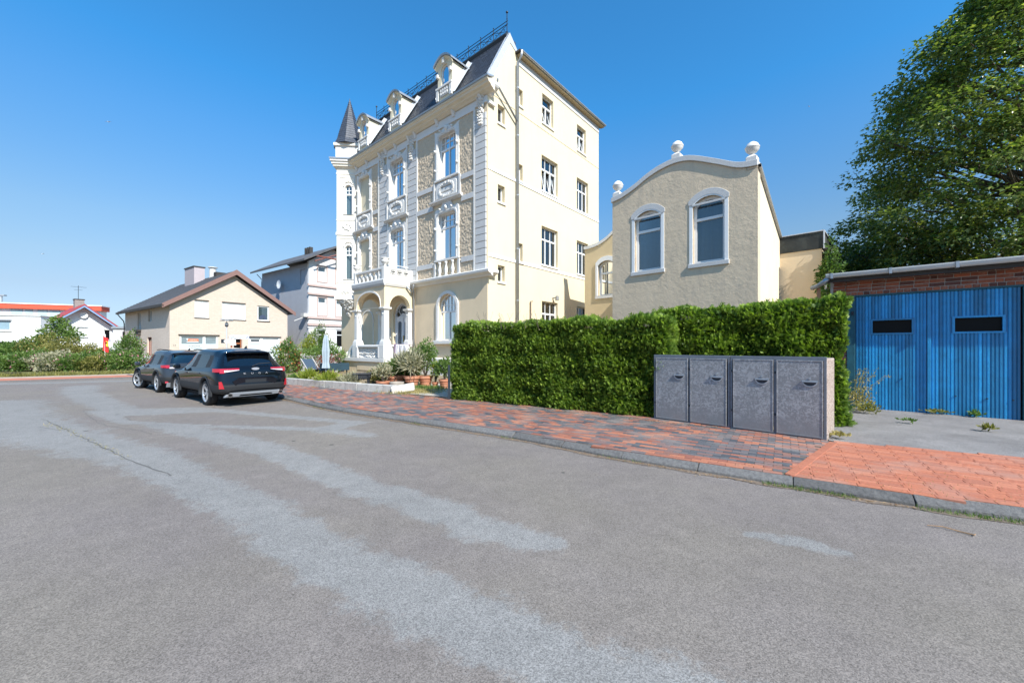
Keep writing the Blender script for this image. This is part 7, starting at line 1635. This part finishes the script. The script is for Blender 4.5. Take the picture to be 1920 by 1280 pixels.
# ================================================================== small stuff on the ground
def tuft(n, area_fn, size, lm, name, tmpl=BLADE, up=1.2, z=.0):
    p = np.array([area_fn() for _ in range(n)]); X, Y, Z = basis(np.array([0, 0, up])+NR.normal(size=(n, 3))*.55); return bulk(name, *tmpl, p, X, Y, Z, size*(.5+NR.random(n)), NR.random(n), lm, None, 'stuff')
def gseg(s0, s1, d0, d1, z): return lambda: (*kpt(R.uniform(s0, s1), R.triangular(d0, d1)), z)
kerbg = [(-4.55, -3.7, 600), (-6.0, -5.0, 600), (2.2, 2.5, 60), (-.1, .2, 50), (-2.3, -1.6, 50), (5.8, 6.5, 60)]
allp = []
for s0, s1, n in kerbg: allp += [(*kpt(R.uniform(s0, s1)*-1 if False else R.uniform(s0, s1), R.uniform(-.09, -.0)), 0.0) for _ in range(n)]
for _ in range(500): allp.append((*kpt(R.uniform(-6, -3.4), R.uniform(.14, 1.3)*R.random()+.13), .1))
p = np.array(allp); n = len(p); X, Y, Z = basis(np.array([0, 0, .8])+NR.normal(size=(n, 3))*.7)
bulk('kerb_grass', *BLADE, p, X, Y, Z, np.where(np.arange(n) < 1420, .04, .022)*(.5+NR.random(n)), NR.random(n), L_green, None, 'stuff')
# brown leaf litter in the gutter and under the hedge
n = 2600; p = np.array([(*kpt(R.uniform(-5, 9), -abs(R.gauss(0, .05))-.01), .008) if R.random() < .6 else (*kpt(R.uniform(-3, 7), 2.75-abs(R.gauss(0, .12))), .112) for _ in range(n)]); X, Y, Z = basis(NR.normal(size=(n, 3))*np.array([1, 1, .12]), np.array([0, 0, 1.])+NR.normal(size=(n, 3))*.1)
bulk('leaf_litter', *LEAF, p, X, Y, Z, .018+.025*NR.random(n), NR.random(n), leafmat('litter', (.16, .09, .05), (.42, .30, .18), .1, .9), None, 'stuff')
# gutter dirt ribbon
m = MB(); pts = []
for i in range(120):
    s_ = -8+i*.17; w = .05+.05*abs(math.sin(i*.7))+R.uniform(0, .03); pts += [(*kpt(s_, -w), .005), (*kpt(s_, .0), .006)]
m.add(pts, [(2*i, 2*i+2, 2*i+3, 2*i+1) for i in range(119)]); o = m.build('gutter_dirt', mat('gutter_dirt', (.20, .15, .11), .95, .3, 12, .4, 50), recalc=False); setp(o, kind='stuff')
# weeds by the garage
def weed(label, x, y, n, h, r_, lm, tall=0):
    w = thing('weed', label, 'weed', (x, y, .1), 0, 'weeds by the garage and drive')
    if tall:
        m = MB(); ps = []
        for q in range(16):
            an = R.uniform(0, 6.28); e = [(0, 0, 0)]
            for k in range(1, 6): f_ = k/5; e.append((math.cos(an)*r_*f_*R.uniform(.7, 1.1)+.35*f_*f_*tall, math.sin(an)*r_*f_*.6, h*f_*R.uniform(.85, 1)))
            m.tube(e, .004, 3); ps += e[2:]
        m.build('stem', L_dry, w, kind='stuff'); pp = np.array([q for q in ps for _ in range(4)])+NR.normal(size=(len(ps)*4, 3))*.035; X, Y, Z = basis(NR.normal(size=pp.shape)); bulk('seed_head', *LEAF, pp, X, Y, Z, .03+.03*NR.random(len(pp)), NR.random(len(pp)), L_dry, w, 'stuff')
    clump('foliage', (0, 0, h*(.25 if tall else .5)), (r_, r_, h*(.3 if tall else .5)), n, lm, .06, w, LEAF, up=.8, shell=.1)
    return w
gx = lambda u, v: (GO[0]+math.cos(GA)*u-math.sin(GA)*v, GO[1]+math.sin(GA)*u+math.cos(GA)*v)
weed('tall dry straggly weed leaning over the blue door beside the hedge', *gx(2.5, .55), 350, .95, .35, L_dry, tall=1.0)
weed('dry clump of weeds at the foot of the hedge corner', *gx(2.35, .95), 260, .22, .22, L_olive); weed('leafy green weed at the hedge corner', *gx(2.75, 1.15), 200, .25, .16, L_green)
weed('small green weed at the foot of the right door leaf', *gx(.62, .08), 90, .14, .1, L_green); weed('low dry weed at the meeting of the two doors', *gx(1.2, .08), 110, .07, .22, L_olive)
weed('weed on the drive edge at far right', *gx(-.35, 2.05), 160, .13, .12, L_olive); weed('bushy weed on the drive edge, cut by the right border', *gx(-.75, 2.0), 220, .16, .14, L_green); weed('small weed in the middle of the drive edge', *gx(.75, 2.1), 90, .11, .08, L_olive); weed('tiny weed on the drive edge near the bins', *gx(1.75, 2.0), 60, .05, .1, L_green); weed('dry weeds at the concrete foot of the bin enclosure', 5.35, 6.5, 90, .05, .12, L_dry)
# stick on the road
o = MB().tube([(0, 0, .012), (.1, .01, .02), (.2, -.02, .012), (.27, -.06, .016), (.285, -.03, .014)], [.003, .005, .006, .007, .004], 5).build('stick', mat('dry_stick', (.36, .22, .12), .9)); o.location = (3.70, 3.55, 0); o.rotation_euler = (0, 0, -.55); setp(o, 'thin dry stick lying on the asphalt at right', 'stick')
# verge grass and dry garden grass
n = 5000; p = np.array([(*fpt(R.uniform(-6, 12), 3.2+abs(R.gauss(0, .9))), .05) for _ in range(n)]); X, Y, Z = basis(np.array([0, 0, 1.1])+NR.normal(size=(n, 3))*.5); bulk('verge_grass', *BLADE, p, X, Y, Z, .12+.16*NR.random(n), NR.random(n), L_olive, None, 'stuff')
n = 2600; p = np.array([(-3.2+R.gauss(0, .45), 13.1+R.gauss(0, .3), .11) for _ in range(n)]); X, Y, Z = basis(np.array([0, 0, .9])+NR.normal(size=(n, 3))*.6); bulk('dry_garden_grass', *BLADE, p, X, Y, Z, .06+.07*NR.random(n), NR.random(n), L_dry, None, 'stuff')
n = 900; p = np.array([(-3.3+R.gauss(0, .5), 13.9+R.gauss(0, .15), .11) for _ in range(n)]); X, Y, Z = basis(np.array([0, 0, 1.2])+NR.normal(size=(n, 3))*.4); bulk('green_garden_grass', *BLADE, p, X, Y, Z, .1+.1*NR.random(n), NR.random(n), L_green, None, 'stuff')
n = 160; p = np.array([((a+(b-a)*t)[0]+R.gauss(0, .04), (a+(b-a)*t)[1]+R.gauss(0, .04), .004) for a, b in [(np.array(q0), np.array(q1)) for q0, q1 in (((-9.6, 8.2), (-8.41, 7.56)), ((-8.41, 7.56), (-6.86, 6.56)), ((-6.86, 6.56), (-5.49, 5.69)))] for t in NR.random(53)]); n = len(p); X, Y, Z = basis(np.array([0, 0, .6])+NR.normal(size=(n, 3))*.6); bulk('crack_grass', *BLADE, p, X, Y, Z, .03+.03*NR.random(n), NR.random(n), L_dry, None, 'stuff')
# bare twigs above the hedge
m = MB()
for px_, py_ in ((905, 600), (915, 598), (940, 592), (948, 590), (960, 595), (985, 590), (1010, 592), (1070, 588), (1460, 560), (1475, 558), (1530, 552)):
    Y_ = 9.9+(1000-px_)*.004; x_, y_ = at(px_, max(8.6, min(11.4, Y_)))
    for q in range(3): a_ = R.uniform(-.25, .25); m.tube([(x_, y_, 2.05), (x_+a_*.5, y_, 2.3), (x_+a_, y_+.05, R.uniform(2.4, 2.6))], .003, 3)
m.build('bare_twigs', M_bark, kind='stuff')
# gulls
def gull(px, py, Y, sp, lb, roll=0.):
    x = (px-960)/746.67*Y; z = 1.6+(650-py)/746.67*Y; g = thing('gull', lb, 'bird', (x, Y, z), roll, 'gulls in the sky'); 
    MB(lambda a, c, b: (c, a, b)).tube([(-.3*sp, 0, 0), (-.15*sp, 0, .03*sp), (.1*sp, 0, .03*sp), (.28*sp, 0, 0)], [.01*sp, .06*sp, .06*sp, .015*sp], 8).build('body', M_white, g, smooth=True)
    for s_ in (1, -1): m = MB(); m.add([(0, -.08*sp, .03*sp), (0, .1*sp, .03*sp), (s_*.45*sp, .12*sp, .16*sp), (s_*.42*sp, -.02*sp, .16*sp), (s_*.95*sp, -.02*sp, .05*sp)], [(0, 1, 2, 3), (3, 2, 4)]); m.build('wing', M_trimg, g, recalc=False)
gull(203, 229, 60, .6, 'white gull gliding left of the villa, highest one at left'); gull(80, 476, 70, .62, 'white gull low over the far left houses'); gull(1517, 200, 80, .5, 'tiny white gull high between villa and maple tree', .5)
